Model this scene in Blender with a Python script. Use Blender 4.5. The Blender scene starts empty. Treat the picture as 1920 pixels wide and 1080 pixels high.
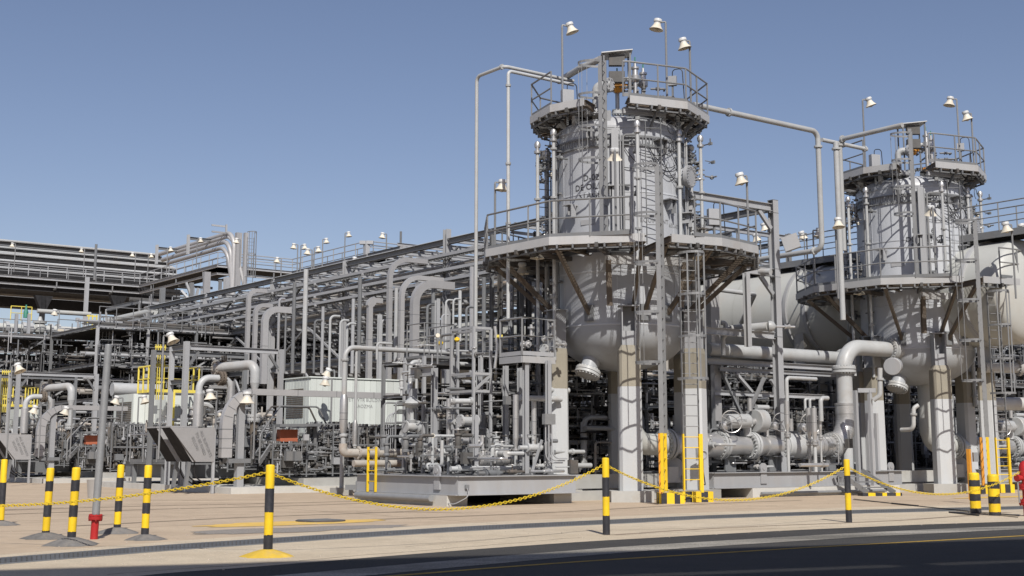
import bpy, math, random
from mathutils import Vector, Matrix
V = Vector
RND = random.Random(11)
D = bpy.data
SC = bpy.context.scene
COL = SC.collection

# ------------------------------------------------------------------ camera
F, CX, CY, EYE = 2480.0, 960.0, 440.0, 1.4
TH = math.atan2(410.0, F)
cam = D.cameras.new('camera')
cam.sensor_width = 36.0
cam.lens = F / 1920.0 * 36.0
cam.shift_y = -(540.0 - CY) / 1920.0
cam.clip_start = 0.1
cam.clip_end = 4000.0
camo = D.objects.new('camera', cam)
COL.objects.link(camo)
camo.location = (0, 0, EYE)
camo.rotation_euler = (math.pi / 2 + TH, 0, 0)
SC.camera = camo

# ------------------------------------------------------------------ light
SUN_EL, SUN_X, SUN_Y = math.radians(43), 0.16, -0.987
world = D.worlds.new('World')
SC.world = world
world.use_nodes = True
wn = world.node_tree
wn.nodes.clear()
sky = wn.nodes.new('ShaderNodeTexSky')
sky.sky_type = 'NISHITA'
sky.sun_disc = False
sky.sun_elevation = SUN_EL
sky.sun_rotation = math.atan2(SUN_X, SUN_Y)
sky.air_density = 0.9
sky.dust_density = 0.9
sky.ozone_density = 1.0
sky.altitude = 0
bg = wn.nodes.new('ShaderNodeBackground')
bg.inputs['Strength'].default_value = 0.096
wo = wn.nodes.new('ShaderNodeOutputWorld')
tint = wn.nodes.new('ShaderNodeVectorMath'); tint.operation = 'MULTIPLY'; tint.inputs[1].default_value = (1.05, .945, .975)
wn.links.new(sky.outputs[0], tint.inputs[0])
wn.links.new(tint.outputs[0], bg.inputs[0])
wn.links.new(bg.outputs[0], wo.inputs[0])
sun = D.lights.new('sun', 'SUN')
sun.energy = 5.0
sun.angle = math.radians(0.53)
sun.color = (1.0, 0.95, 0.88)
suno = D.objects.new('sun', sun)
COL.objects.link(suno)
to_sun = V((SUN_X * math.cos(SUN_EL), SUN_Y * math.cos(SUN_EL), math.sin(SUN_EL)))
suno.rotation_euler = to_sun.to_track_quat('Z', 'Y').to_euler()
suno.location = (0, 0, 60)
SC.view_settings.view_transform = 'Standard'
SC.view_settings.look = 'None'
SC.view_settings.exposure = 0.0
SC.view_settings.gamma = 1.0
SC.view_settings.use_curve_mapping = False
SC.cycles.max_bounces = 6

# ------------------------------------------------------------------ places in the plant
# Two plant directions on the ground: A runs along the road, B runs away from it.
EA = V((0.7986, 0.6018, 0.0))
EB = V((-0.6018, 0.7986, 0.0))
ZZ = V((0, 0, 1))
CT, ST = math.cos(TH), math.sin(TH)
def P(px, py, y):
    "the place at survey column px, row py and distance y"
    v = (CY - py) / F
    k = y / (CT - v * ST)
    return V(((px - CX) / F * k, y, EYE + (ST + v * CT) * k))
def zof(py, y): return P(CX, py, y).z
def G(px, py, z=0.0):
    v = (CY - py) / F
    k = (z - EYE) / (ST + v * CT)
    return V(((px - CX) / F * k, (CT - v * ST) * k, z))
def at(px, y, z):
    dep = y * CT + (z - EYE) * ST
    return V(((px - CX) / F * dep, y, z))
def W(a, b, z=0.0):
    p = EA * a + EB * b
    return V((p.x, p.y, z))
def ab(p): return (p.dot(EA), p.dot(EB))
def along(p, d, px):
    "go from p along horizontal direction d until survey column px"
    r = (px - CX) / F
    dz = (p.z - EYE) * ST
    t = (r * (p.y * CT + dz) - p.x) / (d.x - r * d.y * CT)
    return p + d * t

# ------------------------------------------------------------------ mesh building
ORG = {}
def frame(d, up=ZZ):
    d = d.normalized()
    if abs(d.dot(up)) > 0.999: up = V((1, 0, 0)) if abs(d.x) < 0.9 else V((0, 1, 0))
    s = d.cross(up).normalized()
    return d, s, s.cross(d)
class MB:
    def __init__(s): s.v = []; s.f = []; s.sm = []
    def add(s, vs, fs, sm=False):
        n = len(s.v)
        s.v.extend(vs)
        s.f.extend([tuple(i + n for i in f) for f in fs])
        s.sm.extend([sm] * len(fs))
        return s
    def box(s, c, sx, sy, sz, ax=None):
        "box with centre c and full sizes along three axes"
        X, Y, Z = ax if ax else (V((1, 0, 0)), V((0, 1, 0)), ZZ)
        vs = [c + X * (sx * i / 2) + Y * (sy * j / 2) + Z * (sz * k / 2) for k in (-1, 1) for j in (-1, 1) for i in (-1, 1)]
        return s.add(vs, [(0, 2, 3, 1), (4, 5, 7, 6), (0, 1, 5, 4), (2, 6, 7, 3), (0, 4, 6, 2), (1, 3, 7, 5)])
    def abox(s, a0, a1, b0, b1, z0, z1):
        "box in plant coordinates"
        c = W((a0 + a1) / 2, (b0 + b1) / 2, (z0 + z1) / 2)
        return s.box(c, abs(a1 - a0), abs(b1 - b0), abs(z1 - z0), (EA, EB, ZZ))
    def bar(s, p, q, w, h, up=ZZ):
        d, sd, u = frame(q - p, up)
        return s.box((p + q) / 2, (q - p).length, w, h, (d, sd, u))
    def ib(s, p, q, w, h, up=ZZ, t=None):
        "I-section member, web depth h along up, flange width w"
        d, sd, u = frame(q - p, up)
        t = t or max(0.012, h * 0.07)
        L = (q - p).length
        c = (p + q) / 2
        s.box(c + u * (h / 2 - t / 2), L, w, t, (d, sd, u))
        s.box(c - u * (h / 2 - t / 2), L, w, t, (d, sd, u))
        return s.box(c, L, t, h - 2 * t, (d, sd, u))
    def chan(s, p, q, w, h, side, t=0.015):
        "channel, web vertical of height h, flanges pointing to -side"
        d = (q - p).normalized(); c = (p + q) / 2; L = (q - p).length
        sd = side.normalized()
        s.box(c, L, t, h, (d, sd, ZZ))
        s.box(c - sd * (w / 2 + t / 2) + ZZ * (h / 2 - t / 2), L, w, t, (d, sd, ZZ))
        return s.box(c - sd * (w / 2 + t / 2) - ZZ * (h / 2 - t / 2), L, w, t, (d, sd, ZZ))
    def rings(s, rings, closed=False, caps=True, sm=True):
        n = len(rings[0]); vs = [p for r in rings for p in r]; fs = []
        m = len(rings)
        for i in range(m if closed else m - 1):
            a, b = i * n, ((i + 1) % m) * n
            for j in range(n):
                k = (j + 1) % n
                fs.append((a + j, a + k, b + k, b + j))
        s.add(vs, fs, sm)
        if caps and not closed:
            k = len(s.v); s.v.extend(rings[0]); s.v.extend(rings[-1])
            s.f.append(tuple(k + j for j in range(n))[::-1]); s.sm.append(False)
            s.f.append(tuple(k + n + j for j in range(n))); s.sm.append(False)
        return s
    def cyl(s, p, q, r, r2=None, seg=12, caps=True):
        d, a, b = frame(q - p)
        r2 = r if r2 is None else r2
        cs = [(math.cos(2 * math.pi * j / seg), math.sin(2 * math.pi * j / seg)) for j in range(seg)]
        return s.rings([[p + (a * c + b * e) * r for c, e in cs], [q + (a * c + b * e) * r2 for c, e in cs]], caps=caps)
    def lathe(s, o, ax, prof, seg=24, caps=True):
        "prof: list of (radius, distance along ax)"
        d, a, b = frame(ax)
        cs = [(math.cos(2 * math.pi * j / seg), math.sin(2 * math.pi * j / seg)) for j in range(seg)]
        return s.rings([[o + d * h + (a * c + b * e) * max(r, 0.0005) for c, e in cs] for r, h in prof], caps=caps)
    def tube(s, pts, r, bend=0.0, seg=10, caps=True, closed=False):
        pts = path(pts, bend) if bend else [V(p) for p in pts]
        n = len(pts)
        rr = []
        prev = None
        for i, p in enumerate(pts):
            t = ((pts[(i + 1) % n] - p).normalized() + (p - pts[i - 1]).normalized()) if (closed or 0 < i < n - 1) else (pts[1] - p if i == 0 else p - pts[i - 1])
            t = t.normalized()
            if prev is None:
                _, a, b = frame(t); b = t.cross(a)
            else:
                a = prev - t * prev.dot(t); a = a.normalized(); b = t.cross(a)
            prev = a
            rr.append([p + (a * math.cos(2 * math.pi * j / seg) + b * math.sin(2 * math.pi * j / seg)) * r for j in range(seg)])
        return s.rings(rr, caps=caps, closed=closed)
    def bolts(s, c, ax, r, n, size, L):
        d, a, b = frame(ax)
        for j in range(n):
            t = 2 * math.pi * (j + .5) / n
            p = c + (a * math.cos(t) + b * math.sin(t)) * r
            s.cyl(p - d * L / 2, p + d * L / 2, size, seg=6)
        return s
    def mesh(s, name, org):
        me = D.meshes.new(name)
        me.from_pydata([(p[0] - org[0], p[1] - org[1], p[2] - org[2]) for p in s.v], [], s.f)
        me.polygons.foreach_set('use_smooth', s.sm)
        me.update()
        if any(s.sm): me.set_sharp_from_angle(angle=math.radians(38))
        return me
    def build(s, name, mat, parent=None, label=None, kind=None):
        if not s.v: return None
        org = ORG[parent.name] if parent is not None else V((0, 0, 0))
        me = s.mesh(name, org)
        me.materials.append(mat)
        o = D.objects.new(name, me)
        COL.objects.link(o)
        if parent is not None: o.parent = parent
        ORG[o.name] = org
        if label: o['label'] = label
        if kind: o['kind'] = kind
        return o
    def single(s, name, mat, label, cat, group=None, org=None):
        if org is None:
            xs = [p[0] for p in s.v]; ys = [p[1] for p in s.v]; zs = [p[2] for p in s.v]
            org = V(((min(xs) + max(xs)) / 2, (min(ys) + max(ys)) / 2, min(zs)))
        me = s.mesh(name, org)
        me.materials.append(mat)
        o = D.objects.new(name, me); COL.objects.link(o); o.location = org
        ORG[o.name] = V(org)
        o['label'] = label; o['category'] = cat
        if group: o['group'] = group
        return o
def path(pts, bend, n=5, lim=.48):
    pts = [V(p) for p in pts]
    out = [pts[0]]
    for i in range(1, len(pts) - 1):
        p0, p, p1 = pts[i - 1], pts[i], pts[i + 1]
        d0, d1 = (p0 - p), (p1 - p)
        l = min(d0.length, d1.length) * lim
        d0.normalize(); d1.normalize()
        ang = d0.angle(d1, math.pi)
        if ang > math.pi - 0.02: out.append(p); continue
        k = min(l, bend / math.tan(ang / 2))
        rad = k * math.tan(ang / 2)
        c = p + (d0 + d1).normalized() * (rad / math.sin(ang / 2))
        a0 = p + d0 * k - c; a1 = p + d1 * k - c
        tot = a0.angle(a1); axs = a0.cross(a1).normalized()
        m = max(2, int(n * tot / 1.2) + 1)
        for j in range(m + 1): out.append(c + Matrix.Rotation(tot * j / m, 3, axs) @ a0)
    out.append(pts[-1])
    return out
def thing(name, org, label, cat, group=None):
    o = D.objects.new(name, None); COL.objects.link(o)
    o.location = org; o.empty_display_size = .2
    ORG[o.name] = V(org)
    o['label'] = label; o['category'] = cat
    if group: o['group'] = group
    return o
def struct(mb, name, mat):
    o = mb.build(name, mat); o['kind'] = 'structure'; return o
def piece(name, me, mat, parent, mw):
    "an instance of shared mesh me under parent, mw = world matrix"
    if not me.materials: me.materials.append(mat)
    o = D.objects.new(name, me); COL.objects.link(o); o.parent = parent
    org = ORG[parent.name]
    o.matrix_local = Matrix.Translation(-org) @ mw
    return o
def copy_tree(src, delta, label, scale=None, rotz=None, group=None):
    def rec(o, par):
        c = o.copy(); COL.objects.link(c); c.parent = par
        ORG[c.name] = ORG.get(o.name, V((0, 0, 0))) + delta
        for ch in KIDS.get(o.name, ()): rec(ch, c)
        return c
    c = rec(src, None)
    c.location = V(src.location) + delta
    if scale: c.scale = scale
    if rotz is not None: c.rotation_euler = (0, 0, rotz)
    if label: c['label'] = label
    if group: c['group'] = group
    return c
KIDS = {}
def index_kids():
    KIDS.clear()
    for o in COL.objects:
        if o.parent: KIDS.setdefault(o.parent.name, []).append(o)

# ------------------------------------------------------------------ materials
def mat(name, col, rough=0.55, metal=0.0, var=0.12, scale=3.0, bump=0.0, bscale=40.0, dirt=None, dirt_amt=0.0, dscale=1.2, stretch=(1, 1, 1), ovar=.11, spec=.4):
    m = D.materials.new(name); m.use_nodes = True
    n = m.node_tree; b = n.nodes['Principled BSDF']
    b.inputs['Roughness'].default_value = rough
    b.inputs['Metallic'].default_value = metal
    tc = n.nodes.new('ShaderNodeTexCoord')
    mp = n.nodes.new('ShaderNodeMapping'); mp.inputs['Scale'].default_value = stretch
    n.links.new(tc.outputs['Object'], mp.inputs[0])
    nz = n.nodes.new('ShaderNodeTexNoise'); nz.inputs['Scale'].default_value = scale; nz.inputs['Detail'].default_value = 6
    nz.inputs['Roughness'].default_value = .65
    n.links.new(mp.outputs[0], nz.inputs['Vector'])
    rmp = n.nodes.new('ShaderNodeMapRange')
    rmp.inputs[1].default_value = .25; rmp.inputs[2].default_value = .75
    rmp.inputs[3].default_value = 1 - var; rmp.inputs[4].default_value = 1 + var
    n.links.new(nz.outputs[0], rmp.inputs[0])
    mx = n.nodes.new('ShaderNodeVectorMath'); mx.operation = 'SCALE'
    mx.inputs[0].default_value = col[:3]
    oi = n.nodes.new('ShaderNodeObjectInfo')
    ov = n.nodes.new('ShaderNodeMapRange'); ov.inputs[3].default_value = 1 - ovar; ov.inputs[4].default_value = 1 + ovar
    n.links.new(oi.outputs['Random'], ov.inputs[0])
    om = n.nodes.new('ShaderNodeMath'); om.operation = 'MULTIPLY'
    n.links.new(ov.outputs[0], om.inputs[0]); n.links.new(rmp.outputs[0], om.inputs[1])
    n.links.new(om.outputs[0], mx.inputs['Scale'])
    b.inputs['Specular IOR Level'].default_value = spec
    out = mx.outputs[0]
    if dirt:
        nd = n.nodes.new('ShaderNodeTexNoise'); nd.inputs['Scale'].default_value = dscale; nd.inputs['Detail'].default_value = 8
        nd.inputs['Roughness'].default_value = .7
        n.links.new(mp.outputs[0], nd.inputs['Vector'])
        r2 = n.nodes.new('ShaderNodeMapRange'); r2.inputs[1].default_value = .5; r2.inputs[2].default_value = .75
        r2.inputs[3].default_value = 0; r2.inputs[4].default_value = dirt_amt
        n.links.new(nd.outputs[0], r2.inputs[0])
        mi = n.nodes.new('ShaderNodeMix'); mi.data_type = 'RGBA'
        n.links.new(r2.outputs[0], mi.inputs[0]); n.links.new(out, mi.inputs[6])
        mi.inputs[7].default_value = (*dirt, 1)
        out = mi.outputs[2]
    n.links.new(out, b.inputs['Base Color'])
    if bump:
        nb = n.nodes.new('ShaderNodeTexNoise'); nb.inputs['Scale'].default_value = bscale; nb.inputs['Detail'].default_value = 4
        n.links.new(tc.outputs['Object'], nb.inputs['Vector'])
        bp = n.nodes.new('ShaderNodeBump'); bp.inputs['Strength'].default_value = bump; bp.inputs['Distance'].default_value = .02
        n.links.new(nb.outputs[0], bp.inputs['Height']); n.links.new(bp.outputs[0], b.inputs['Normal'])
    return m
M = dict(
    steel=mat('grey_painted_steel', (.155, .162, .17), .5, .0, .12, 1.5, dirt=(.20, .18, .16), dirt_amt=.45, stretch=(1, 1, .4)),
    lsteel=mat('light_grey_steel', (.315, .325, .34), .45, .0, .1, 1.5, dirt=(.30, .27, .24), dirt_amt=.4, stretch=(1, 1, .3)),
    dsteel=mat('dark_weathered_steel', (.085, .083, .08), .6, .0, .3, 2.5, dirt=(.16, .10, .06), dirt_amt=.5),  # weathered steel, also kept dark to stand for shade on deep-set members
    bsteel=mat('brown_stained_steel', (.12, .10, .08), .7, .0, .3, 4, dirt=(.14, .08, .04), dirt_amt=.6),
    edge=mat('platform_edge_paint', (.38, .385, .39), .42, .0, .08, 1.5, dirt=(.33, .29, .25), dirt_amt=.4, stretch=(1, 1, .3)),
    rail=mat('galvanised_rail', (.23, .235, .24), .45, .25, .1, 6),
    shell=mat('vessel_grey_paint', (.43, .45, .48), .36, .0, .06, .8, bump=.05, bscale=6, dirt=(.36, .34, .31), dirt_amt=.35, dscale=.7, stretch=(1, 1, .25)),
    head=mat('vessel_head_paint', (.37, .39, .415), .4, .0, .08, .9, dirt=(.22, .20, .18), dirt_amt=.65, dscale=.8),
    tank=mat('tank_cream_paint', (.41, .42, .405), .42, .0, .07, .5, dirt=(.36, .32, .26), dirt_amt=.5, dscale=.5),
    pipe=mat('pipe_grey_paint', (.385, .398, .405), .42, .0, .1, 1.6, dirt=(.32, .26, .20), dirt_amt=.5, dscale=1.0),
    rpipe=mat('rusty_grey_pipe', (.36, .34, .31), .55, .0, .15, 2, dirt=(.24, .14, .08), dirt_amt=.75, dscale=1.6),
    clad=mat('aluminium_cladding', (.50, .50, .50), .38, .65, .08, 3, bump=.08, bscale=5, dirt=(.38, .35, .31), dirt_amt=.4),
    duct=mat('duct_sheet_metal', (.36, .36, .365), .5, .25, .07, 2, bump=.05, bscale=3),
    conc=mat('white_concrete', (.47, .465, .44), .85, 0, .08, 2.5, bump=.25, bscale=30, dirt=(.36, .33, .28), dirt_amt=.5),
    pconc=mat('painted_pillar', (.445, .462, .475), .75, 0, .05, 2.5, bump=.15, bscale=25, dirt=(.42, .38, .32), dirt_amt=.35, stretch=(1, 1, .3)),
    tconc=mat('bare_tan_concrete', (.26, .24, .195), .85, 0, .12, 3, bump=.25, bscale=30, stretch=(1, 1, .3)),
    kerbc=mat('grey_concrete_plinth', (.36, .36, .345), .85, 0, .1, 2, bump=.3, bscale=20, dirt=(.3, .26, .2), dirt_amt=.6),
    yellow=mat('safety_yellow_paint', (.74, .50, .015), .5, 0, .09, 5, dirt=(.40, .27, .05), dirt_amt=.5, dscale=9),
    cyellow=mat('chain_yellow', (.66, .48, .03), .5, 0, .15, 20),
    pyellow=mat('pale_yellow_paint', (.66, .55, .10), .5, 0, .08, 3),
    black=mat('black_band_paint', (.028, .029, .036), .5, 0, .25, 8, dirt=(.10, .09, .08), dirt_amt=.3, dscale=8),
    rubber=mat('black_cable', (.02, .02, .022), .5, 0, .2, 8),
    dark=mat('dark_void_metal', (.03, .03, .032), .9, 0, .3, 3, spec=.1),  # dark metal, also used as painted shade in gaps and undersides
    red=mat('hydrant_red_paint', (.36, .018, .02), .45, 0, .12, 6, dirt=(.25, .05, .03), dirt_amt=.4, dscale=8),
    orange=mat('orange_paint', (.62, .27, .03), .5, 0, .12, 5),
    oranged=mat('orange_red_panel', (.42, .13, .07), .6, 0, .15, 3),
    cream=mat('lamp_cream_enamel', (.60, .56, .47), .45, 0, .08, 6, dirt=(.48, .38, .26), dirt_amt=.45, dscale=7),
    white=mat('lamp_white_cap', (.55, .56, .56), .45, 0, .05, 6),
    glass=mat('lamp_frosted_globe', (.55, .50, .40), .15, 0, .05, 6),
    shed=mat('shelter_pale_green', (.55, .59, .565), .55, 0, .05, .8, dirt=(.46, .46, .41), dirt_amt=.5, dscale=.8, stretch=(1, 1, .2)),
    ink=mat('stencil_ink', (.035, .035, .04), .7, 0, .2, 12),
    ink2=mat('faded_stencil_ink', (.20, .205, .21), .7, 0, .2, 12),
    grate=mat('steel_grating', (.09, .085, .08), .6, .2, .25, 5),
    mound=mat('grey_mortar_mound', (.15, .145, .14), .9, 0, .25, 8, bump=.5, bscale=30, dirt=(.32, .27, .22), dirt_amt=.4, dscale=5),
    pole=mat('galvanised_pole', (.27, .28, .29), .5, .3, .12, 5, dirt=(.18, .18, .18), dirt_amt=.4),
    green=mat('green_indicator', (.05, .22, .16), .5, 0, .1, 5),
)
# ------------------------------------------------------------------ ground, road, drain
def sheet(name, top, bot, z, mt):
    mb = MB(); n = len(top)
    mb.add([p for t, b in zip(top, bot) for p in (V((t.x, t.y, z)), V((b.x, b.y, z)))], [(2 * i, 2 * i + 1, 2 * i + 3, 2 * i + 2) for i in range(n - 1)])
    return struct(mb, name, mt)
def curve(pts, xs):
    "smooth interpolation of survey rows at columns xs"
    out = []
    for x in xs:
        for i in range(len(pts) - 1):
            if x <= pts[i + 1][0] or i == len(pts) - 2:
                (x0, y0), (x1, y1) = pts[i], pts[i + 1]
                out.append(y0 + (y1 - y0) * (x - x0) / (x1 - x0)); break
    return out
def extend(ps, L0=160, L1=400):
    return [ps[0] + (ps[0] - ps[1]).normalized() * L0] + ps + [ps[-1] + (ps[-1] - ps[-2]).normalized() * L1]
def sand_mat(name, c1, c2, spec):
    m = D.materials.new(name); m.use_nodes = True; n = m.node_tree; b = n.nodes['Principled BSDF']
    b.inputs['Roughness'].default_value = .95
    tc = n.nodes.new('ShaderNodeTexCoord')
    mp = n.nodes.new('ShaderNodeMapping'); mp.inputs['Rotation'].default_value = (0, 0, -math.radians(30)); mp.inputs['Scale'].default_value = (.10, .55, 1)
    n.links.new(tc.outputs['Object'], mp.inputs[0])
    def noise(sc, det, vec, ro=.6):
        z = n.nodes.new('ShaderNodeTexNoise'); z.inputs['Scale'].default_value = sc; z.inputs['Detail'].default_value = det; z.inputs['Roughness'].default_value = ro
        n.links.new(vec, z.inputs['Vector']); return z.outputs[0]
    def rng(s, a, b_, c, d):
        r = n.nodes.new('ShaderNodeMapRange'); 
        for i, v in enumerate((a, b_, c, d)): r.inputs[i + 1].default_value = v
        n.links.new(s, r.inputs[0]); return r.outputs[0]
    big = rng(noise(1.0, 5, mp.outputs[0]), .35, .65, 0, 1)
    mi = n.nodes.new('ShaderNodeMix'); mi.data_type = 'RGBA'
    n.links.new(big, mi.inputs[0]); mi.inputs[6].default_value = (*c1, 1); mi.inputs[7].default_value = (*c2, 1)
    med = rng(noise(2.2, 8, tc.outputs['Object'], .7), .3, .7, .86, 1.12)
    fine = rng(noise(38, 3, tc.outputs['Object'], .8), .35, .65, 1 - spec, 1 + spec)
    mu = n.nodes.new('ShaderNodeMath'); mu.operation = 'MULTIPLY'; n.links.new(med, mu.inputs[0]); n.links.new(fine, mu.inputs[1])
    sc = n.nodes.new('ShaderNodeVectorMath'); sc.operation = 'SCALE'; n.links.new(mi.outputs[2], sc.inputs[0]); n.links.new(mu.outputs[0], sc.inputs['Scale'])
    # dark blots of old oil
    bl = rng(noise(.55, 7, tc.outputs['Object'], .75), .55, .72, 0, .6)
    m2 = n.nodes.new('ShaderNodeMix'); m2.data_type = 'RGBA'; n.links.new(bl, m2.inputs[0]); n.links.new(sc.outputs[0], m2.inputs[6]); m2.inputs[7].default_value = (c1[0] * .6, c1[1] * .58, c1[2] * .55, 1)
    n.links.new(m2.outputs[2], b.inputs['Base Color'])
    bp = n.nodes.new('ShaderNodeBump'); bp.inputs['Strength'].default_value = .6; bp.inputs['Distance'].default_value = .01
    n.links.new(fine, bp.inputs['Height']); n.links.new(bp.outputs[0], b.inputs['Normal'])
    return m
MS_sand = sand_mat('packed_sand_concrete', (.405, .318, .23), (.475, .38, .275), .12)
MS_apron = sand_mat('pale_gravel_verge', (.475, .40, .295), (.525, .45, .34), .18)
MS_asph = sand_mat('asphalt', (.034, .033, .032), (.048, .046, .044), .35)
MS_dust = sand_mat('dusty_asphalt_edge', (.12, .115, .10), (.38, .355, .31), .45)
g = MB(); g.add([V((-900, -300, 0)), V((900, -300, 0)), V((900, 1500, 0)), V((-900, 1500, 0))], [(0, 1, 2, 3)])
struct(g, 'ground', MS_sand)
xs = list(range(-60, 1990, 60))
d_top = [(-60, 1052.5), (0, 1047.5), (320, 1022.5), (600, 1004.5), (880, 987.8), (1200, 973), (1300, 968.3), (1620, 956.8), (1920, 949.8), (1990, 948.6)]
d_bot = [(-60, 1064), (0, 1059), (320, 1033), (600, 1013.5), (880, 996), (1200, 980.5), (1300, 974.3), (1620, 963), (1920, 955.2), (1990, 953.9)]
r_edge = [(-60, 1106), (200, 1087), (320, 1074), (440, 1066), (740, 1042), (920, 1028), (1100, 1015.5), (1463, 995.5), (1720, 984), (1920, 977.5), (1990, 975.8)]
dt = extend([G(x, y) for x, y in zip(xs, curve(d_top, xs))])
db = extend([G(x, y) for x, y in zip(xs, curve(d_bot, xs))])
re_ = extend([G(x, y) for x, y in zip(xs, curve(r_edge, xs))])
verge_o = [p + V((.3, 1.2, 0)) * 1.6 for p in dt]
sheet('verge', verge_o, dt, .004, MS_apron)
sheet('verge', db, re_, .004, MS_apron)
def off(ps, k): return [p + V((.45, -.89, 0)) * k for p in ps]
sheet('road', re_, off(re_, 60), .004, MS_asph)
sheet('road_edge_dust', off(re_, 1.3), off(re_, 2.15), .008, MS_dust)
lm = mat('road_line_yellow', (.36, .23, .03), .8, 0, .25, 6, dirt=(.12, .1, .07), dirt_amt=.6, dscale=5)
y_l = [(-60, 1141), (747, 1079), (920, 1065), (1100, 1052), (1500, 1027.5), (1920, 1004.5), (1990, 1001)]
yl = extend([G(x, y) for x, y in zip(xs, curve(y_l, xs))])
sheet('road_line', yl, off(yl, .13), .008, lm)
# second lane edge further down the road
sheet('road_line', off(yl, 7.4), off(yl, 7.53), .008, lm)
# drain channel: frame strips and grating panels sunk between them
dr = thing('drain_channel', dt[len(dt) // 2], 'long dark grated drain channel running along the roadside verge', 'drain')
fr = MB()
for e, sgn in ((dt, -1), (db, 1)):
    for i in range(len(e) - 1):
        fr.bar(e[i] + V((0, 0, .009)), e[i + 1] + V((0, 0, .009)), .05, .012)
fr.build('drain_frame', M['steel'], dr)
gm = mat('drain_grating', (.11, .115, .12), .7, .2, .25, 8)
pan = 0
for i in range(1, len(dt) - 2):
    mb = MB(); q0, q1, r0, r1 = dt[i], dt[i + 1], db[i], db[i + 1]
    n = max(4, int((q1 - q0).length / .075))
    for j in range(n):
        t = (j + .5) / n
        a_, b_ = q0.lerp(q1, t), r0.lerp(r1, t)
        mb.bar(a_ + V((0, 0, .008)), b_ + V((0, 0, .008)), .045, .012)
    for t in (.25, .5, .75):
        mb.bar(q0.lerp(r0, t) + V((0, 0, .012)), q1.lerp(r1, t) + V((0, 0, .012)), .015, .006)
    mb.build('grating_panel', gm, dr)
bm_ = MB(); bm_.add([p + V((0, 0, .0045)) for t in zip(dt, db) for p in t], [(2 * i, 2 * i + 1, 2 * i + 3, 2 * i + 2) for i in range(len(dt) - 1)])
bm_.build('drain_bed', M['dsteel'], dr)

# painted manhole patch and gravel patch by the first bollard
def blob(c, rx, ry, z, n=28, jag=.12, dirx=EA):
    s = V((-dirx.y, dirx.x, 0)); mb = MB()
    vs = [V((c.x, c.y, z))]
    for j in range(n):
        t = 2 * math.pi * j / n; k = 1 + RND.uniform(-jag, jag)
        p = c + dirx * (rx * k * math.cos(t)) + s * (ry * k * math.sin(t)); vs.append(V((p.x, p.y, z)))
    mb.add(vs, [(0, 1 + j, 1 + (j + 1) % n) for j in range(n)])
    return mb
worn = mat('worn_yellow_ground_paint', (.60, .40, .10), .9, 0, .2, 3, dirt=(.46, .36, .26), dirt_amt=.9, dscale=1.5)
blob(G(556, 981), 2.1, .75, .006).single('painted_patch', worn, 'worn yellow paint patch on the sand beside the striped bollard', 'paint patch')
struct(blob(G(560, 993), 2.3, .7, .0055, jag=.2), 'gravel_patch', mat('gravel', (.24, .22, .20), .95, 0, .5, 30, bump=.8, bscale=60))
mh = thing('manhole_cover', G(601, 977.5), 'round dark manhole cover set in the yellow paint patch', 'manhole')
MB().lathe(G(601, 977.5) + V((0, 0, .006)), ZZ, [(.52, 0), (.52, .02), (.46, .025)], 28).build('cover', M['dsteel'], mh)
b2 = MB()
for k in range(-3, 4): b2.bar(G(601, 977.5) + EA * (-.36) + EB * (k * .11) + V((0, 0, .033)), G(601, 977.5) + EA * .36 + EB * (k * .11) + V((0, 0, .033)), .03, .01)
b2.build('tread_rib', M['steel'], mh)
blob(G(1880, 932), 2.6, .5, .006).single('painted_strip', worn, 'worn yellow strip on the ground behind the fat bollards', 'paint patch')

# cracks and seams in the sand concrete
cr = MB()
def crack(p, q, w=.018, n=9, jag=.06):
    d, s, _ = frame(q - p); prev = None
    for i in range(n + 1):
        c = p.lerp(q, i / n) + s * RND.uniform(-jag, jag); c.z = .0056
        if prev is not None: cr.bar(prev, c, w * RND.uniform(.4, 1.3), .001)
        prev = c
crack(G(0, 942), G(430, 938), .05, 14, .12); crack(G(0, 956), G(300, 945), .03, 10)
crack(G(200, 1078), G(560, 1052), .018, 12)
crack(G(560, 1052), G(1090, 1008), .015, 14); crack(G(1130, 1004), G(1560, 987), .014, 12)
crack(G(600, 960), G(900, 962), .05, 9, .1); crack(G(760, 1026), G(1060, 1000), .012, 9)
o = cr.build('ground_cracks', mat('crack_fill', (.13, .10, .08), .95, 0, .2, 5)); o['kind'] = 'stuff'
for k, (p_, q_) in enumerate(((G(1600, 936.5), G(1912, 972)), (G(1600, 938), G(1912, 969)))):  # two thin dark wavy tubes across the sand
    pts = [p_.lerp(q_, i / 12) + V((0, RND.uniform(-.12, .12), .02)) for i in range(13)]
    MB().tube(pts, .009, seg=6).single('ground_cable', M['rubber'], ('thicker', 'thinner')[k] + ' of two thin dark lines laid across the sand toward the fat bollards', 'cable')
for k, (x0, y0, x1, y1) in enumerate(((1672, 945, 1722, 950), (1780, 962, 1835, 968))):
    MB().tube([G(x0, y0) + V((0, 0, .02)), G(x1, y1) + V((0, 0, .02))], .022, seg=6).single('ground_hose', M['rubber'], ('nearer the bent riser', 'at the foot of the fat bollards')[k] + ', short dark hose piece on the sand', 'hose')
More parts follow.
